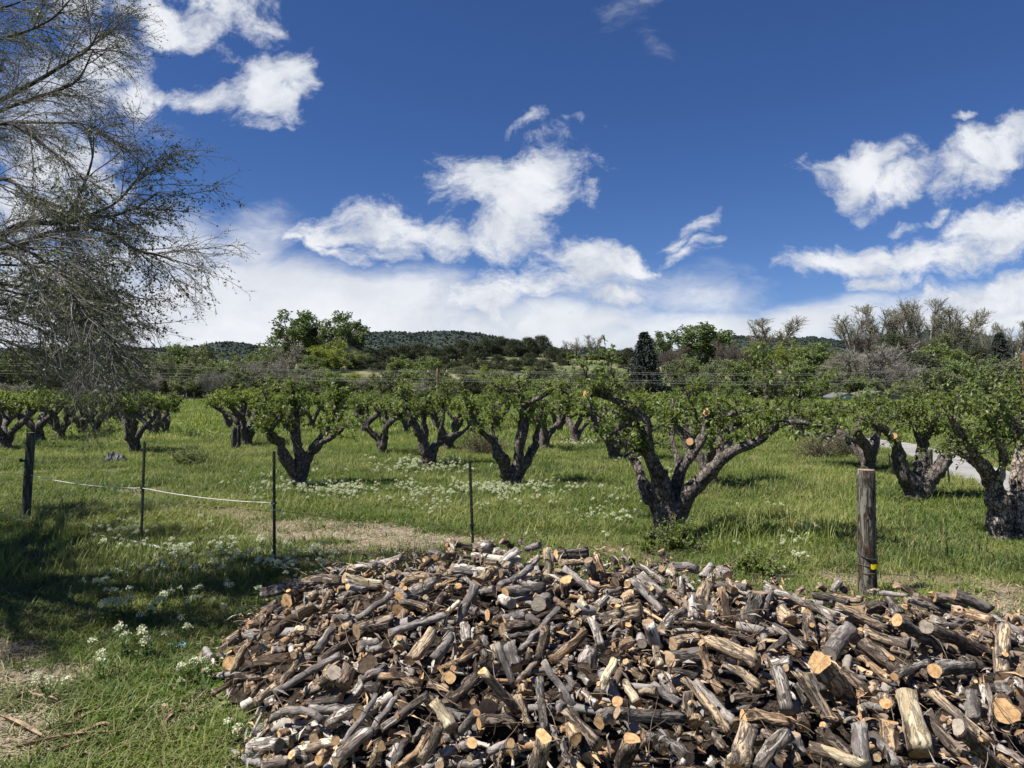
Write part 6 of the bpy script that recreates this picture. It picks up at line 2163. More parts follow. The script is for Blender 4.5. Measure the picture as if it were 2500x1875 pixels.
def bg_tree(kind, seed):
    """one tree of unit height, about 0.8 wide"""
    r = np.random.default_rng(seed)
    root = empty(kind_name[kind], Vector((0, 0, 0)))
    b_ = Buf(); leafm = LM[kind]
    if kind == 'spruce':
        P = np.stack([np.zeros(8), np.zeros(8), np.linspace(0, .98, 8)], -1); V, F = tubes(P, np.linspace(.028, .003, 8), 8); b_.add(V, F)
        C, D = [], []
        for z in np.linspace(.06, .97, 34):
            R = .40 * (1 - z) ** .85 + .02; k = int(9 + 16 * (1 - z))
            a = np.linspace(0, 6.283, k, endpoint=False) + r.random() * 6
            R_ = R * (.72 + .42 * r.random(k))
            S = shoots(np.stack([np.zeros(k), np.zeros(k), np.full(k, z)], -1), np.stack([np.cos(a), np.sin(a), np.full(k, .12)], -1), R_, 6, -.10, .05, r)
            V, F = tubes(S, np.linspace(.006, .0015, 6)[None] * np.ones((k, 1)), 3); b_.add(V, F)
            p, t, _, _ = along(S, 20, .15, 1, r)
            C.append(p + np.array([0, 0, -.006]) + .008 * r.normal(size=p.shape)); D.append(t * .8 + rand_dirs(len(p), r) * .7 + [0, 0, -.3])
        C, D = np.concatenate(C), np.concatenate(D); n = len(C)
        V, F = flat_leaves(C, D, rand_dirs(n, r), .045 * (.6 + .7 * r.random(n)), .018 * np.ones(n))
        b_.obj("trunk", [M_TRUNK], root); mesh_obj("crown", V, [F], leafm, root, False)
        return root
    if kind in ('bare', 'grey', 'brown'):
        wood = {'bare': M_BARETW, 'grey': M_PALETR, 'brown': M_BROWNTW}[kind]
        k0 = {'bare': 5, 'grey': 8, 'brown': 7}[kind]
        a = r.random(k0) * .7 + np.linspace(0, 6.283, k0, endpoint=False)
        S0 = shoots(np.stack([.01 * np.cos(a), .01 * np.sin(a), np.zeros(k0)], -1), np.stack([np.cos(a) * (.30 if kind == 'bare' else .42), np.sin(a) * (.30 if kind == 'bare' else .42), np.ones(k0)], -1), .66 + .24 * r.random(k0), 9, .05, .07, r)
        V, F = tubes(S0, np.linspace(.022 if kind == 'bare' else .010, .005, 9)[None] * np.ones((k0, 1)), 6); b_.add(V, F)
        p, t, tt, _ = along(S0, 14, .25, 1, r)
        S1 = shoots(p, norm(t * 1.2 + .75 * rand_dirs(len(p), r) + [0, 0, .15]), (.34 - .16 * tt) * (.7 + .5 * r.random(len(p))), 7, .06 if kind != 'grey' else .0, .10, r)
        V, F = tubes(S1, np.linspace(.0065, .0024, 7)[None] * np.ones((len(S1), 1)), 4); b_.add(V, F)
        p, t, tt, _ = along(S1, 11, .2, 1, r)
        S2 = shoots(p, norm(t + .8 * rand_dirs(len(p), r)), .11 * (.6 + .7 * r.random(len(p))), 5, .06 if kind == 'bare' else -.02, .14, r)
        V, F = tubes(S2, np.linspace(.0032, .0014, 5)[None] * np.ones((len(S2), 1)), 3); b_.add(V, F)
        b_.obj("trunk", [wood], root)
        p, t, _, _ = along(S2, {'bare': 5, 'grey': 9, 'brown': 7}[kind], .2, 1, r); n = len(p)
        if kind == 'bare': V, F = flat_leaves(p, rand_dirs(n, r), rand_dirs(n, r), .014 * (.5 + r.random(n)), .011 * np.ones(n))
        else: V, F = flat_leaves(p, norm(t + .7 * rand_dirs(n, r)), rand_dirs(n, r), .038 * (.5 + r.random(n)), .0035 * np.ones(n))
        mesh_obj("crown", V, [F], leafm, root, False)
        return root
    # leafy crowns: limbs carry clumps of leaves, gaps between the clumps
    jun = kind == 'juniper'
    k0 = 6
    a = np.linspace(0, 6.283, k0, endpoint=False) + r.random(k0) * .8
    S0 = shoots(np.zeros((k0, 3)), np.stack([np.cos(a) * .5, np.sin(a) * .5, np.ones(k0) * (.9 if not jun else 1.1)], -1), .55 + .25 * r.random(k0), 8, .05, .09, r)
    V, F = tubes(S0, np.linspace(.022, .004, 8)[None] * np.ones((k0, 1)), 6); b_.add(V, F)
    p, t, tt, _ = along(S0, 7, .3, 1, r)
    S1 = shoots(p, norm(t * .6 + rand_dirs(len(p), r) + [0, 0, .1]), .20 * (.6 + .7 * r.random(len(p))), 5, .04, .14, r)
    V, F = tubes(S1, np.linspace(.006, .002, 5)[None] * np.ones((len(S1), 1)), 4); b_.add(V, F)
    b_.obj("trunk", [M_TRUNK], root)
    K = 95 if not jun else 110
    if jun:
        z = .06 + .90 * r.random(K) ** .9; R = .30 * np.sqrt(np.clip(1 - ((z - .32) / .68) ** 2, 0, 1)) * np.where(z < .3, .75 + z, 1)
        aa = r.random(K) * 6.28; q = R * np.sqrt(r.random(K)) ** .7
        CC = np.stack([q * np.cos(aa), q * np.sin(aa), z], -1); cr = .060 + .04 * r.random(K); per = 95
    else:
        lob = 9; la = r.random(lob) * 6.28; lc = np.stack([.22 * np.cos(la), .22 * np.sin(la), .24 + .50 * r.random(lob)], -1); lc[0] = (0, 0, .78); lc[1, 2] = .25; lr = .15 + .10 * r.random(lob)
        w_ = r.integers(0, lob, K); CC = lc[w_] + rand_dirs(K, r) * (lr[w_] * (.55 + .45 * r.random(K)))[:, None]
        tips = S1[:, -1]; m_ = min(26, len(tips)); CC[:m_] = tips[r.choice(len(tips), m_, replace=False)]
        CC[:, 2] = np.clip(CC[:, 2], .07, .97); cr = .050 + .045 * r.random(K); per = 78
    n = K * per
    C = np.repeat(CC, per, 0) + rand_dirs(n, r) * (np.repeat(cr, per) * r.random(n) ** .45)[:, None] * np.array([1.0, 1.0, 1.15])
    sz = {'cotton': .040, 'leafy': .038, 'willow': .044, 'juniper': .040, 'olive': .036}[kind]
    D = rand_dirs(n, r) + np.array([0, 0, -.5 if kind == 'willow' else (.6 if jun else .1)])
    V, F = flat_leaves(C, D, rand_dirs(n, r), sz * (.5 + .9 * r.random(n)), sz * (.35 if kind in ('willow', 'juniper') else .7) * np.ones(n))
    mesh_obj("crown", V, [F], leafm, root, False)
    return root


kind_name = {'cotton': 'cottonwood_tree', 'leafy': 'leafy_tree', 'willow': 'willow_tree', 'juniper': 'juniper_tree', 'olive': 'leafy_tree', 'spruce': 'spruce_tree', 'bare': 'bare_tree', 'grey': 'bare_tree', 'brown': 'bare_tree'}
BG = {k: [bg_tree(k, 500 + 10 * i + j) for j in range(nv)] for i, (k, nv) in enumerate((('cotton', 2), ('leafy', 3), ('willow', 2), ('juniper', 3), ('olive', 2), ('spruce', 1), ('bare', 3), ('grey', 2), ('brown', 1)))}
bg_used = set()
# centre x, top y, crown width (photo px), kind, distance m, own label
T_ = [
    (722, 762, 150, 'cotton', 165, "broad dark green cottonwood on the skyline, left one of the tall pair"), (841, 766, 112, 'cotton', 165, "narrower dark green cottonwood, right one of the tall skyline pair"),
    (782, 795, 60, 'bare', 172, "thin pale tree between the two tall skyline cottonwoods"), (820, 832, 130, 'willow', 140, "bright yellow-green tree in front of the right-hand tall cottonwood"),
    (705, 842, 90, 'bare', 132, "dark-limbed bare tree below the left-hand tall cottonwood"), (640, 872, 130, 'grey', 110, "pinkish grey leafless tree low behind the power lines, left of centre"),
    (1573, 814, 105, 'spruce', 98, "dark blue-green spruce standing alone right of centre"), (1605, 812, 70, 'cotton', 150, "round-topped green tree just behind the dark spruce"),
    (1705, 794, 165, 'cotton', 150, "large dense green tree on the skyline right of the dark spruce"), (1790, 832, 95, 'brown', 118, "brownish purple leafless tree right of the large dense green one"),
    (1888, 776, 115, 'bare', 165, "lone pale half-bare tree on the skyline, right of centre"), (2110, 842, 200, 'grey', 112, "big silvery grey leafless thicket tree on the right"),
    (2190, 885, 150, 'grey', 106, "lower grey leafless tree in front of the silvery thicket"), (2240, 862, 130, 'juniper', 116, "dark evergreen right of the silvery thicket"),
    (2080, 752, 130, 'bare', 168, "leftmost of the tall bare trees on the right skyline"), (2150, 746, 110, 'bare', 175, "second from left of the tall bare skyline trees"),
    (2205, 738, 100, 'bare', 170, "third from left of the tall bare skyline trees"), (2262, 735, 95, 'bare', 168, "fourth tall bare skyline tree, narrow and upright"),
    (2310, 738, 90, 'bare', 165, "fifth tall bare skyline tree, dark forked trunk"), (2350, 752, 110, 'bare', 165, "rightmost spreading one of the tall bare skyline trees"),
    (1402, 824, 66, 'bare', 180, "small thin-leaved tree on the slope at the middle of the skyline"), (1448, 818, 40, 'bare', 182, "wispy slim tree just right of the thin-leaved one on the slope"),
    (1185, 893, 84, 'willow', 112, "pale yellow-green young tree in front of the dry slope"), (985, 868, 100, 'leafy', 122, "rounded green tree left of the brown utility pole"),
    (1052, 872, 100, 'leafy', 120, "rounded green tree behind the brown utility pole"), (2440, 815, 80, 'spruce', 122, "dark pointed evergreen near the right edge"),
    (2475, 786, 70, 'bare', 150, "bare reddish tree on the skyline at the right edge"), (2410, 795, 36, 'bare', 150, "slim bare tree left of the reddish one at the right edge"),
    (2290, 842, 130, 'leafy', 128, "green tree below the fifth tall bare tree"), (2350, 868, 120, 'leafy', 84, "feathery light green tree behind the stout apple tree"),
    (2430, 880, 150, 'olive', 96, "wide olive green tree left of the right edge"), (2520, 862, 140, 'olive', 100, None), (2290, 900, 120, 'olive', 78, None), (2570, 800, 120, 'olive', 120, None),
    (1930, 832, 100, 'willow', 130, None), (1850, 836, 90, 'leafy', 128, None), (1990, 838, 100, 'leafy', 124, None), (2040, 856, 80, 'olive', 118, None), (1690, 868, 110, 'leafy', 114, None), (1740, 880, 90, 'olive', 110, None),
    (1640, 848, 80, 'brown', 125, None), (1655, 880, 80, 'olive', 112, None), (1810, 880, 110, 'leafy', 106, None), (1880, 880, 110, 'olive', 104, None), (1950, 884, 120, 'leafy', 103, None), (2020, 900, 110, 'olive', 101, None),
    (1530, 850, 70, 'juniper', 150, None), (1500, 862, 60, 'olive', 160, None), (2390, 845, 80, 'juniper', 130, None), (2180, 815, 90, 'juniper', 150, None), (2120, 812, 90, 'brown', 160, None), (2230, 820, 80, 'brown', 150, None), (2300, 815, 70, 'olive', 150, None),
    (1475, 868, 60, 'juniper', 175, None), (1440, 872, 50, 'olive', 172, None), (1395, 870, 50, 'juniper', 176, None),
    (440, 842, 100, 'leafy', 122, "light green tree at the left of the treeline beside the hanging twigs"), (500, 842, 100, 'olive', 118, None), (560, 866, 110, 'leafy', 112, None), (622, 852, 90, 'leafy', 124, None), (660, 868, 80, 'olive', 118, None),
    (400, 868, 100, 'olive', 110, None), (335, 852, 100, 'olive', 114, None), (265, 845, 110, 'leafy', 120, None), (190, 850, 110, 'olive', 112, None), (120, 842, 120, 'leafy', 118, None), (45, 848, 120, 'olive', 114, None), (-40, 845, 120, 'leafy', 118, None),
    (-140, 850, 140, 'olive', 116, None), (460, 880, 90, 'olive', 107, None), (520, 885, 90, 'leafy', 106, None), (590, 895, 90, 'olive', 105, None), (300, 880, 90, 'leafy', 106, None), (220, 885, 90, 'olive', 105, None), (150, 880, 90, 'leafy', 106, None), (75, 885, 90, 'olive', 105, None),
    (0, 880, 100, 'leafy', 105, None), (690, 900, 100, 'willow', 114, None), (745, 884, 80, 'olive', 124, None), (790, 902, 120, 'willow', 112, "yellow-green bushy tree low below the bright one, left of centre"), (868, 908, 100, 'willow', 116, None),
    (760, 868, 60, 'leafy', 134, None), (735, 905, 70, 'grey', 108, None), (880, 860, 70, 'leafy', 150, None), (905, 872, 80, 'juniper', 148, None), (660, 905, 80, 'olive', 104, None), (925, 920, 80, 'leafy', 108, None), (835, 925, 80, 'olive', 105, None),
    (1230, 905, 60, 'olive', 125, None), (1130, 900, 60, 'olive', 135, None), (1300, 900, 50, 'olive', 140, None), (1180, 905, 40, 'grey', 118, None), (1340, 905, 60, 'juniper', 128, None), (1420, 900, 60, 'olive', 122, None), (1480, 895, 70, 'leafy', 112, None)]
for k, (x, y, w) in enumerate([(905, 850, 60), (945, 846, 58), (985, 842, 56), (1028, 838, 60), (1062, 846, 54), (1096, 842, 56), (1130, 831, 60), (1163, 836, 52), (1190, 825, 56), (1224, 822, 58), (1258, 828, 56), (1290, 824, 52), (1322, 820, 60), (1350, 846, 48), (1378, 856, 44),
                               (930, 884, 62), (1010, 878, 56), (1112, 882, 54), (1180, 880, 52), (1256, 876, 56), (1328, 880, 56), (870, 878, 56), (1146, 868, 50), (1218, 866, 52), (1292, 862, 52), (1080, 870, 50), (960, 872, 50)]):
    T_.append((x, y, w * 1.05, 'juniper', 185 - (y - 820) * .75, None))
for k in range(48):   # scrub along the far side of the field
    T_.append((-60 + k * 33 + 18 * math.sin(k * 5.1), 918 + 16 * math.sin(k * 2.7), 88, ('olive', 'juniper', 'leafy', 'grey', 'olive')[k % 5], 101 + 4 * (k % 3), None))
for k in range(20):
    T_.append((1560 + k * 52 + 18 * math.sin(k * 3.3), 925 + 12 * math.sin(k * 1.7), 84, ('olive', 'leafy', 'juniper')[k % 3], 97 + 4 * (k % 3), None))
BM_ = [(722, 800, "the left tall cottonwood"), (841, 800, "the right tall cottonwood"), (820, 870, "the bright yellow-green tree"), (1573, 870, "the dark spruce"), (1705, 840, "the large dense green tree"),
       (1888, 810, "the lone half-bare skyline tree"), (2110, 880, "the silvery grey thicket"), (2205, 780, "the tall bare skyline trees"), (1185, 910, "the pale young tree on the slope"), (1068, 900, "the utility pole"),
       (1402, 845, "the thin-leaved slope tree"), (640, 910, "the pinkish grey leafless tree"), (1790, 860, "the purple-brown leafless tree"), (2440, 850, "the dark pointed evergreen"), (440, 870, "the light green tree by the twigs"), (850, 862, "the gabled house"), (120, 870, "the hanging twigs at far left")]
DESC = {'cotton': ['dense green tree', 'dark green broad tree'], 'leafy': ['spring green tree', 'light green rounded tree', 'fresh green far tree'], 'willow': ['yellow-green tree', 'bright yellowish bushy tree'], 'juniper': ['dark juniper', 'dark rounded evergreen', 'shaggy dark juniper'],
        'olive': ['olive green tree', 'dull green bushy tree', 'greyish green tree'], 'bare': ['half-bare tree'], 'grey': ['grey leafless tree', 'silvery twiggy bush'], 'brown': ['brownish leafless tree', 'purplish twiggy tree'], 'spruce': ['dark spruce']}
r = np.random.default_rng(15)
for kd, lst in BG.items():      # bring every form to unit height and unit crown width
    for o in lst:
        A_ = np.concatenate([np.array([v.co[:] for v in c.data.vertices]) for c in o.children])
        zt_ = np.percentile(A_[:, 2], 99.6); rr_ = np.percentile(np.hypot(A_[:, 0], A_[:, 1]), 95)
        for c in o.children:
            n_ = len(c.data.vertices); co = np.empty(n_ * 3, np.float32); c.data.vertices.foreach_get('co', co); co = co.reshape(-1, 3)
            co /= np.array([2 * rr_, 2 * rr_, zt_]); c.data.vertices.foreach_set('co', co.ravel()); c.data.update()
for i, (px, ty, w, kd, d, lab) in enumerate(T_):
    x = (px - CX) / FP * d; zt = H + (CY - ty) / FP * d
    zb = float(ground_z(x, d)); hgt = max(zt - zb, 1.6); wid = w / FP * d
    vi = (i * 7 + int(px)) % len(BG[kd]); key = (kd, vi); src = BG[kd][vi]
    if key in bg_used: o = copy_tree(src)
    else: o = src; bg_used.add(key)
    sx = wid * {'juniper': .88, 'bare': 1.1, 'cotton': 1.05}.get(kd, .95)
    o.location = (x, d, zb - (.9 if kd == 'juniper' else .1)); o.rotation_euler = (0, 0, r.random() * 6.28); o.scale = (sx, sx, hgt * 1.02 + (.8 if kd == 'juniper' else 0))
    ds = DESC[kd]
    if ty > 915: ds = ["low " + s for s in ds]
    elif ty < 845 and not lab: ds = ["skyline " + s for s in ds]
    grp = {'juniper': "junipers on the slope beyond the field", 'bare': "bare trees on the skyline", 'grey': "leafless trees beyond the field", 'brown': "leafless trees beyond the field", 'spruce': "evergreens beyond the field"}.get(kd, "green trees beyond the field")
    if lab: USED.add(lab)
    tag(o, lab or unique_label(ds, px, (ty + 930) / 2 if ty < 900 else ty + 20, BM_, ('', ' of middling size', ' with ragged crown', ' partly hidden')), 'tree', grp)
for k_, lst in BG.items():
    for j, o in enumerate(lst):
        if (k_, j) not in bg_used:
            for c in list(o.children): bpy.data.objects.remove(c)
            bpy.data.objects.remove(o)

# low bushes dotting the dry slope
r = np.random.default_rng(16); n_ = 900
d = 104 + 90 * r.random(n_); px = 300 + 1900 * r.random(n_); x = (px - CX) / FP * d
kk = 60; rd = rand_dirs(kk, r); rd[:, 2] = np.abs(rd[:, 2])
V, F = flat_leaves(rd * (.6 + .4 * r.random((kk, 1))), rand_dirs(kk, r), rand_dirs(kk, r), np.full(kk, .45), np.full(kk, .4))
bsh = proto(mesh_obj("bush", V, [F], LM['olive'], smooth=False)); s = .35 + .7 * r.random(n_) ** 2
scatter("slope_scrub", np.stack([x, d, ground_z(x, d)], -1), np.stack([0 * s, 0 * s, 6 * r.random(n_)], -1), np.repeat(s[:, None], 3, 1), bsh)

# ------------------------------------------------------------------ houses, sheds, poles and lines
M_ROOF = simple_mat("dark_shingle_roof", (0.10, 0.10, 0.105), .8, (0.15, .145, .15), 3)
M_WALL = simple_mat("grey_house_wall", (0.24, 0.235, 0.23), .9, (0.30, .29, .28), 2)
M_WHITE = simple_mat("white_painted_siding", (0.70, 0.71, 0.73), .7, (0.6, .61, .64), 2)
M_GLASS = simple_mat("dark_window_glass", (0.03, 0.035, 0.04), .15)
M_LBLUE = simple_mat("pale_blue_grey_siding", (0.40, 0.44, 0.52), .8, (.35, .39, .46), 2)
M_POLE = simple_mat("brown_creosoted_pole", (0.13, 0.075, 0.045), .9, (0.19, .115, .07), 5)


def house(name, px, py_base, d, w, dep, hw, hr, rz, wallm, roofm, lab, cat, wins=1, door=False):
    x = (px - CX) / FP * d; z0 = H + (CY - py_base) / FP * d
    root = empty(name, Vector((x, d, z0)), lab, cat); root.rotation_euler = (0, 0, rz)
    V, F = box((0, 0, hw / 2 - .5), (w, dep, hw + 1)); b_ = Buf(); b_.add(V, F)
    # gables face the viewer
    for s in (-1, 1):
        y_ = s * dep / 2
        b_.add(np.array([[-w / 2, y_, hw], [w / 2, y_, hw], [0, y_, hw + hr]]), np.array([[0, 1, 2]] if s < 0 else [[0, 2, 1]]))
    b_.obj("wall", [wallm], root, False)
    ov, th_ = .35, .14
    b_ = Buf()
    for s in (-1, 1):
        sl = hr / (w / 2)
        P = np.array([[0, 0, hr + hw + .02], [s * (w / 2 + ov), 0, hw + .02 - sl * ov]])
        V = []
        for y_ in (-dep / 2 - ov, dep / 2 + ov):
            for q in P:
                V += [[q[0], y_, q[2]], [q[0], y_, q[2] + th_]]
        b_.add(np.array(V), np.array([[1, 3, 7, 5], [0, 4, 6, 2], [0, 2, 3, 1], [4, 5, 7, 6], [2, 6, 7, 3]]))
    b_.obj("roof", [roofm], root, False)
    for k in range(wins):
        wx = (k - (wins - 1) / 2) * w / (wins + .5)
        V, F = box((wx, -dep / 2 - .03, hw * .58), (w * .14 + .3, .08, hw * .3)); f = mesh_obj("window", V, [F], M_WHITE, root, False)
        V, F = box((wx, -dep / 2 - .05, hw * .58), (w * .14 + .16, .08, hw * .3 - .14)); mesh_obj("pane", V, [F], M_GLASS, f, False)
    if door:
        V, F = box((w * .3, -dep / 2 - .03, 1.0), (.9, .08, 2.0)); mesh_obj("door", V, [F], M_ROOF, root, False)
    return root


house("house", 858, 884, 158, 4.6, 5, 2.0, 1.3, .25, M_WALL, M_ROOF, "small grey gabled house tucked under the right tall cottonwood", 'house', 2)
house("shed", 2052, 985, 92, 2.6, 3.0, .8, .45, .1, M_LBLUE, M_ROOF, "pale blue gabled shed above the orchard crowns on the right", 'shed', 1)
house("shed", 2125, 984, 97, 7.5, 4.5, .6, .9, .05, M_WALL, M_ROOF, "low shed with dark roof beside the pale blue gabled one", 'shed', 0)
house("trailer", 2214, 873, 150, 7.2, 3.0, .55, .25, .1, M_WHITE, M_WHITE, "long white-roofed trailer under the tall bare skyline trees", 'trailer', 2)
house("shed", 2241, 876, 146, 1.5, 1.5, 1.3, .3, .2, M_WALL, M_ROOF, "tiny grey-roofed outhouse right of the white trailer", 'shed', 1)
house("trailer", 2268, 858, 160, 4.0, 2.5, .6, .2, -.1, M_WHITE, M_WHITE, "small white roof seen through leaves right of the outhouse", 'trailer', 1)
house("shed", 238, 968, 98, 7.0, 4.0, 1.0, .5, .05, M_WALL, M_ROOF, "low dark-roofed shed behind the left orchard rows", 'shed', 2)


def pole(px, py_base, py_top, d, lab, arm=1.2, r0=.13):
    x = (px - CX) / FP * d; z0 = H + (CY - py_base) / FP * d; z1 = H + (CY - py_top) / FP * d
    root = empty("utility_pole", Vector((x, d, z0)), lab, 'utility pole')
    V, F = tubes(np.stack([np.zeros(8), np.zeros(8), np.linspace(-2, z1 - z0, 8)], -1), np.linspace(r0, r0 * .75, 8), 10, cap=True); mesh_obj("shaft", V, F, M_POLE, root)
    V, F = box((0, 0, z1 - z0 - .45), (arm * 2, .10, .12)); mesh_obj("crossarm", V, [F], M_POLE, root, False)
    for s in (-1, 0, 1):
        V, F = tubes(np.array([[s * arm * .85, 0, z1 - z0 - .4], [s * arm * .85, 0, z1 - z0 - .25], [s * arm * .85, 0, z1 - z0 - .15]]), np.array([.03, .05, .03]), 8); mesh_obj("insulator", V, F, M_WHITE, root)
    return np.array([x, d, z1])


tp = pole(1068, 1000, 900, 78, "brown utility pole with short crossarm behind the middle orchard trees")
pole(635, 862, 834, 165, "small utility pole on the skyline left of the tall cottonwoods", .9, .10)
pole(2498, 960, 858, 86, "utility pole at the right edge behind the apple trees", 1.0)
M_CABLE = simple_mat("bright_aluminium_cable", (0.42, 0.42, 0.41), .5, (0.36, .36, .35), 5)
for k, (ya, yb, yc_, lab) in enumerate(((893, 905, 912, "uppermost power line crossing the treeline"), (898, 908, 916, "second power line crossing the treeline, close under the uppermost"), (911, 925, 931, "third power line crossing the treeline"), (918, 931, 937, "lowest power line crossing the treeline"))):
    pts = [atd(-700, ya - 22, 60), atd(-100, ya - 8, 66), atd(385, ya, 70), atd(700, ya + (yb - ya) * .75, 74), atd(1066, yb, 78), atd(1500, yc_ - 3, 80), atd(2000, yc_, 83), atd(2490, yc_ - 24, 86), atd(3100, yc_ - 40, 92)]
    line("power_line", pts, .0085, M_CABLE, lab, 'cable', 120, 5)

# ------------------------------------------------------------------ the big elm whose twigs hang into the picture from the left
def elm():
    r = np.random.default_rng(2024)
    base = np.array([-9.0, 6.4, 0.0])
    root = empty("elm_tree", Vector(base), "large drooping elm with fine twigs and tiny new leaves, hanging in from the left edge", 'tree')
    fork = base + np.array([.5, 0, 3.0])
    L0 = []

    def limb(pts, r0, r1):
        q = spline(np.array(pts, float), 26); L0.append((q, np.linspace(r0, r1, 26)))
    limb([base - [0, 0, .3], base + [.1, 0, 1.2], base + [.3, 0, 2.3], fork, fork + [.2, 0, 1.4], fork + [.3, .2, 3.2], fork + [.8, .4, 5.2], fork + [1.2, .5, 7]], .42, .06)
    # limbs seen in the photo: (px, py, depth)
    for pts, r0 in (
        ([(-420, 420, 9.4), (-150, 330, 9.3), (0, 245, 9.2), (95, 195, 9.1), (180, 148, 9.0), (245, 120, 9.0), (290, 60, 9.0)], .055),
        ([(-420, 450, 9.0), (-150, 340, 8.9), (0, 271, 8.8), (94, 236, 8.8), (200, 200, 8.8), (262, 120, 8.8)], .045),
        ([(-420, 440, 8.6), (-160, 330, 8.5), (0, 302, 8.4), (50, 313, 8.4), (102, 352, 8.3), (170, 395, 8.2), (230, 440, 8.1)], .045),
        ([(0, 300, 9.6), (110, 300, 9.6), (228, 303, 9.6), (300, 330, 9.6)], .025),
        ([(-420, 560, 8.2), (-150, 470, 8.2), (0, 436, 8.2), (60, 468, 8.2), (125, 520, 8.1), (190, 590, 8.0), (250, 660, 7.9)], .045),
        ([(-460, 700, 9.4), (-200, 640, 9.4), (0, 574, 9.3), (60, 545, 9.3), (163, 545, 9.3), (240, 528, 9.2), (330, 527, 9.2), (420, 503, 9.2), (480, 472, 9.2)], .075),
        ([(-460, 720, 8.8), (-200, 680, 8.8), (0, 614, 8.7), (90, 580, 8.7), (190, 558, 8.7), (300, 562, 8.6), (360, 588, 8.6), (420, 612, 8.5), (500, 625, 8.5), (545, 640, 8.5)], .070),
        ([(150, 548, 9.3), (195, 500, 9.3), (232, 445, 9.3), (258, 385, 9.3), (262, 330, 9.3)], .030),
        ([(230, 530, 9.2), (330, 500, 9.4), (400, 450, 9.5), (440, 400, 9.6)], .022),
        ([(-460, 780, 8.0), (-150, 690, 8.0), (0, 615, 8.0), (94, 668, 7.9), (200, 728, 7.8), (290, 800, 7.7), (360, 860, 7.6)], .045),
        ([(-460, 860, 9.8), (-150, 790, 9.8), (0, 741, 9.8), (95, 772, 9.7), (160, 825, 9.6), (220, 890, 9.6)], .045),
        ([(-420, 740, 10.4), (-100, 690, 10.4), (60, 700, 10.4), (200, 715, 10.3), (320, 760, 10.2), (400, 830, 10.1)], .040),
        ([(-400, 620, 7.4), (-150, 560, 7.4), (20, 590, 7.4), (130, 660, 7.4), (210, 760, 7.3), (250, 850, 7.2)], .035),
        ([(-420, 150, 8.8), (-150, 120, 8.8), (20, 90, 8.8), (120, 50, 8.8), (180, 0, 8.8)], .040),
        ([(-300, 60, 9.6), (-100, 40, 9.6), (60, 0, 9.6), (100, -60, 9.6)], .03),
        ([(-400, 900, 8.8), (-100, 820, 8.8), (60, 850, 8.8), (150, 905, 8.7)], .03),
        ([(-300, 760, 9.2), (-60, 700, 9.2), (120, 745, 9.1), (250, 800, 9.0), (340, 880, 8.9)], .032),
        ([(-300, 700, 10.0), (-60, 650, 10.0), (140, 660, 10.0), (280, 720, 9.9), (390, 800, 9.8)], .032),
        ([(-300, 820, 7.8), (-80, 770, 7.8), (60, 790, 7.8), (180, 850, 7.8), (240, 910, 7.8)], .028)):
        P = [atd(q[0] - (max(q[0] - 150, 0) * .30), q[1], q[2] * .77) for q in pts]
        mid = (fork + P[0]) / 2 + np.array([0, 0, .3])
        if pts[0][0] < -250: P = [fork + np.array([0, 0, .4 * len(pts) / 7]), mid] + P
        limb(P, r0 * .72, .006)
    # unseen rest of the crown, limbs shaped to shade the grass at left
    made = 0
    while made < 40:
        g_ = np.array([-9.0 + 6.2 * r.random(), 6.2 + 6.0 * r.random()]); h_ = 3.4 + 4.6 * r.random()
        if (g_[0] / g_[1]) > -.38: continue
        e = np.array([g_[0] - .61 * h_, g_[1] - .234 * h_, h_])
        if e[1] < 1.5 or CX + FP * (e[0] / e[1]) > -190 or np.hypot(*(e[:2] - base[:2])) > 5.6: continue
        m_ = fork + (e - fork) * .5 + np.array([0, 0, .9]); o_ = norm(e - fork); made += 1
        limb([fork + [0, 0, r.random() * 2], m_, e - o_ * .3, e + o_ * .5 + [0, 0, -.3]], .09, .012)
    wood = Buf()
    for q, rr in L0:
        V, F = tubes(q - base, rr * (1 + .05 * r.normal(size=26)), 8 if rr[0] > .02 else 5, cap=True, rough=.12, rg=r); wood.add(V, F)
    wood.obj("trunk", [M_ELMB], root)
    Q = np.stack([q for q, _ in L0[1:]])
    vis = (CX + FP * Q[:, -1, 0] / Q[:, -1, 1]) > -100
    tw, lv, lsz = Buf(), [], []
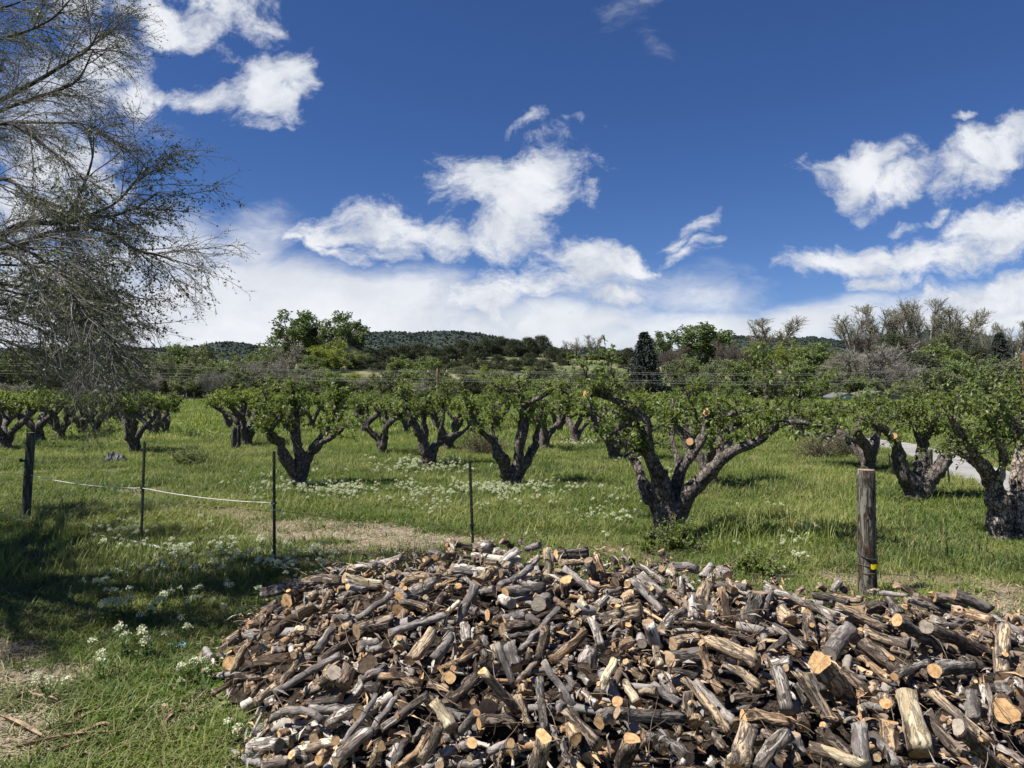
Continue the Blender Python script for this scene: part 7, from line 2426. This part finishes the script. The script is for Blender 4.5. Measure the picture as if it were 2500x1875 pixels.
    for grp, k1, k2, k3, leaves in ((Q[vis], 23, 11, 5, 2), (Q[~vis], 22, 9, 3, 4)):
        p, t, tt, _ = along(grp, k1, .33 if leaves == 2 else .5, .95, r)
        ll = np.linalg.norm(np.diff(grp, axis=1), axis=2).sum(1); kp = r.random(len(p)) < np.clip(ll[_] / 3.2, .12, 1)
        p, t, tt = p[kp], t[kp], tt[kp]
        out_ = norm(t + .75 * rand_dirs(len(p), r) + np.array([.25, 0, -.05]))
        S1 = shoots(p, out_, (.78 if leaves == 2 else 1.0) * (.5 + .7 * r.random(len(p))) * (1.25 - .5 * tt), 9, -.045, .09, r)
        V, F = tubes(S1 - base, np.linspace(.0065, .0020, 9)[None] * np.ones((len(S1), 1)), 4); tw.add(V, F)
        p, t, tt, _ = along(S1, k2, .1, 1, r)
        S2 = shoots(p, norm(t + .75 * rand_dirs(len(p), r) + [.1, 0, -.1]), .38 * (.4 + .8 * r.random(len(p))), 6, -.07, .12, r)
        V, F = tubes(S2 - base, np.linspace(.0028, .0012, 6)[None] * np.ones((len(S2), 1)), 3); tw.add(V, F)
        p, t, tt, _ = along(S2, k3, .1, 1, r)
        S3 = shoots(p, norm(t + .8 * rand_dirs(len(p), r)), .13 * (.4 + .8 * r.random(len(p))), 4, -.05, .12, r)
        V, F = tubes(S3 - base, np.linspace(.0016, .0009, 4)[None] * np.ones((len(S3), 1)), 3); tw.add(V, F)
        p, t, _, _ = along(S3, leaves, .3, 1, r); lv.append(p); lsz.append(np.full(len(p), 1.0 if leaves == 2 else 2.1))  # unseen limbs carry larger leaves to make their shade denser
    tw.obj("twigs", [M_ELMT], root)
    C = np.concatenate(lv); n = len(C)
    big = (1 + .8 * (fbm(C[:, 0] * 2, C[:, 2] * 2, 7, 2) > .58)) * np.concatenate(lsz)
    V, F = flat_leaves(C - base, rand_dirs(n, r) + [0, 0, -.2], rand_dirs(n, r), .017 * big * (.5 + .8 * r.random(n)), .012 * big * (.6 + .5 * r.random(n)))
    mesh_obj("leaves", V, [F], M_ELML, root, False)


M_ELMB = tree_bark_mat("elm_bark", (0.030, 0.026, 0.024), (0.10, 0.09, 0.082), 16, .8)
M_ELMT = tree_bark_mat("elm_twigs", (0.10, 0.092, 0.084), (0.24, 0.225, 0.205), 10, .3)
M_ELML = leaf_mat("tiny_elm_leaves", (0.06, 0.072, 0.036), (0.13, 0.145, 0.075), .3, .5, .3)
elm()
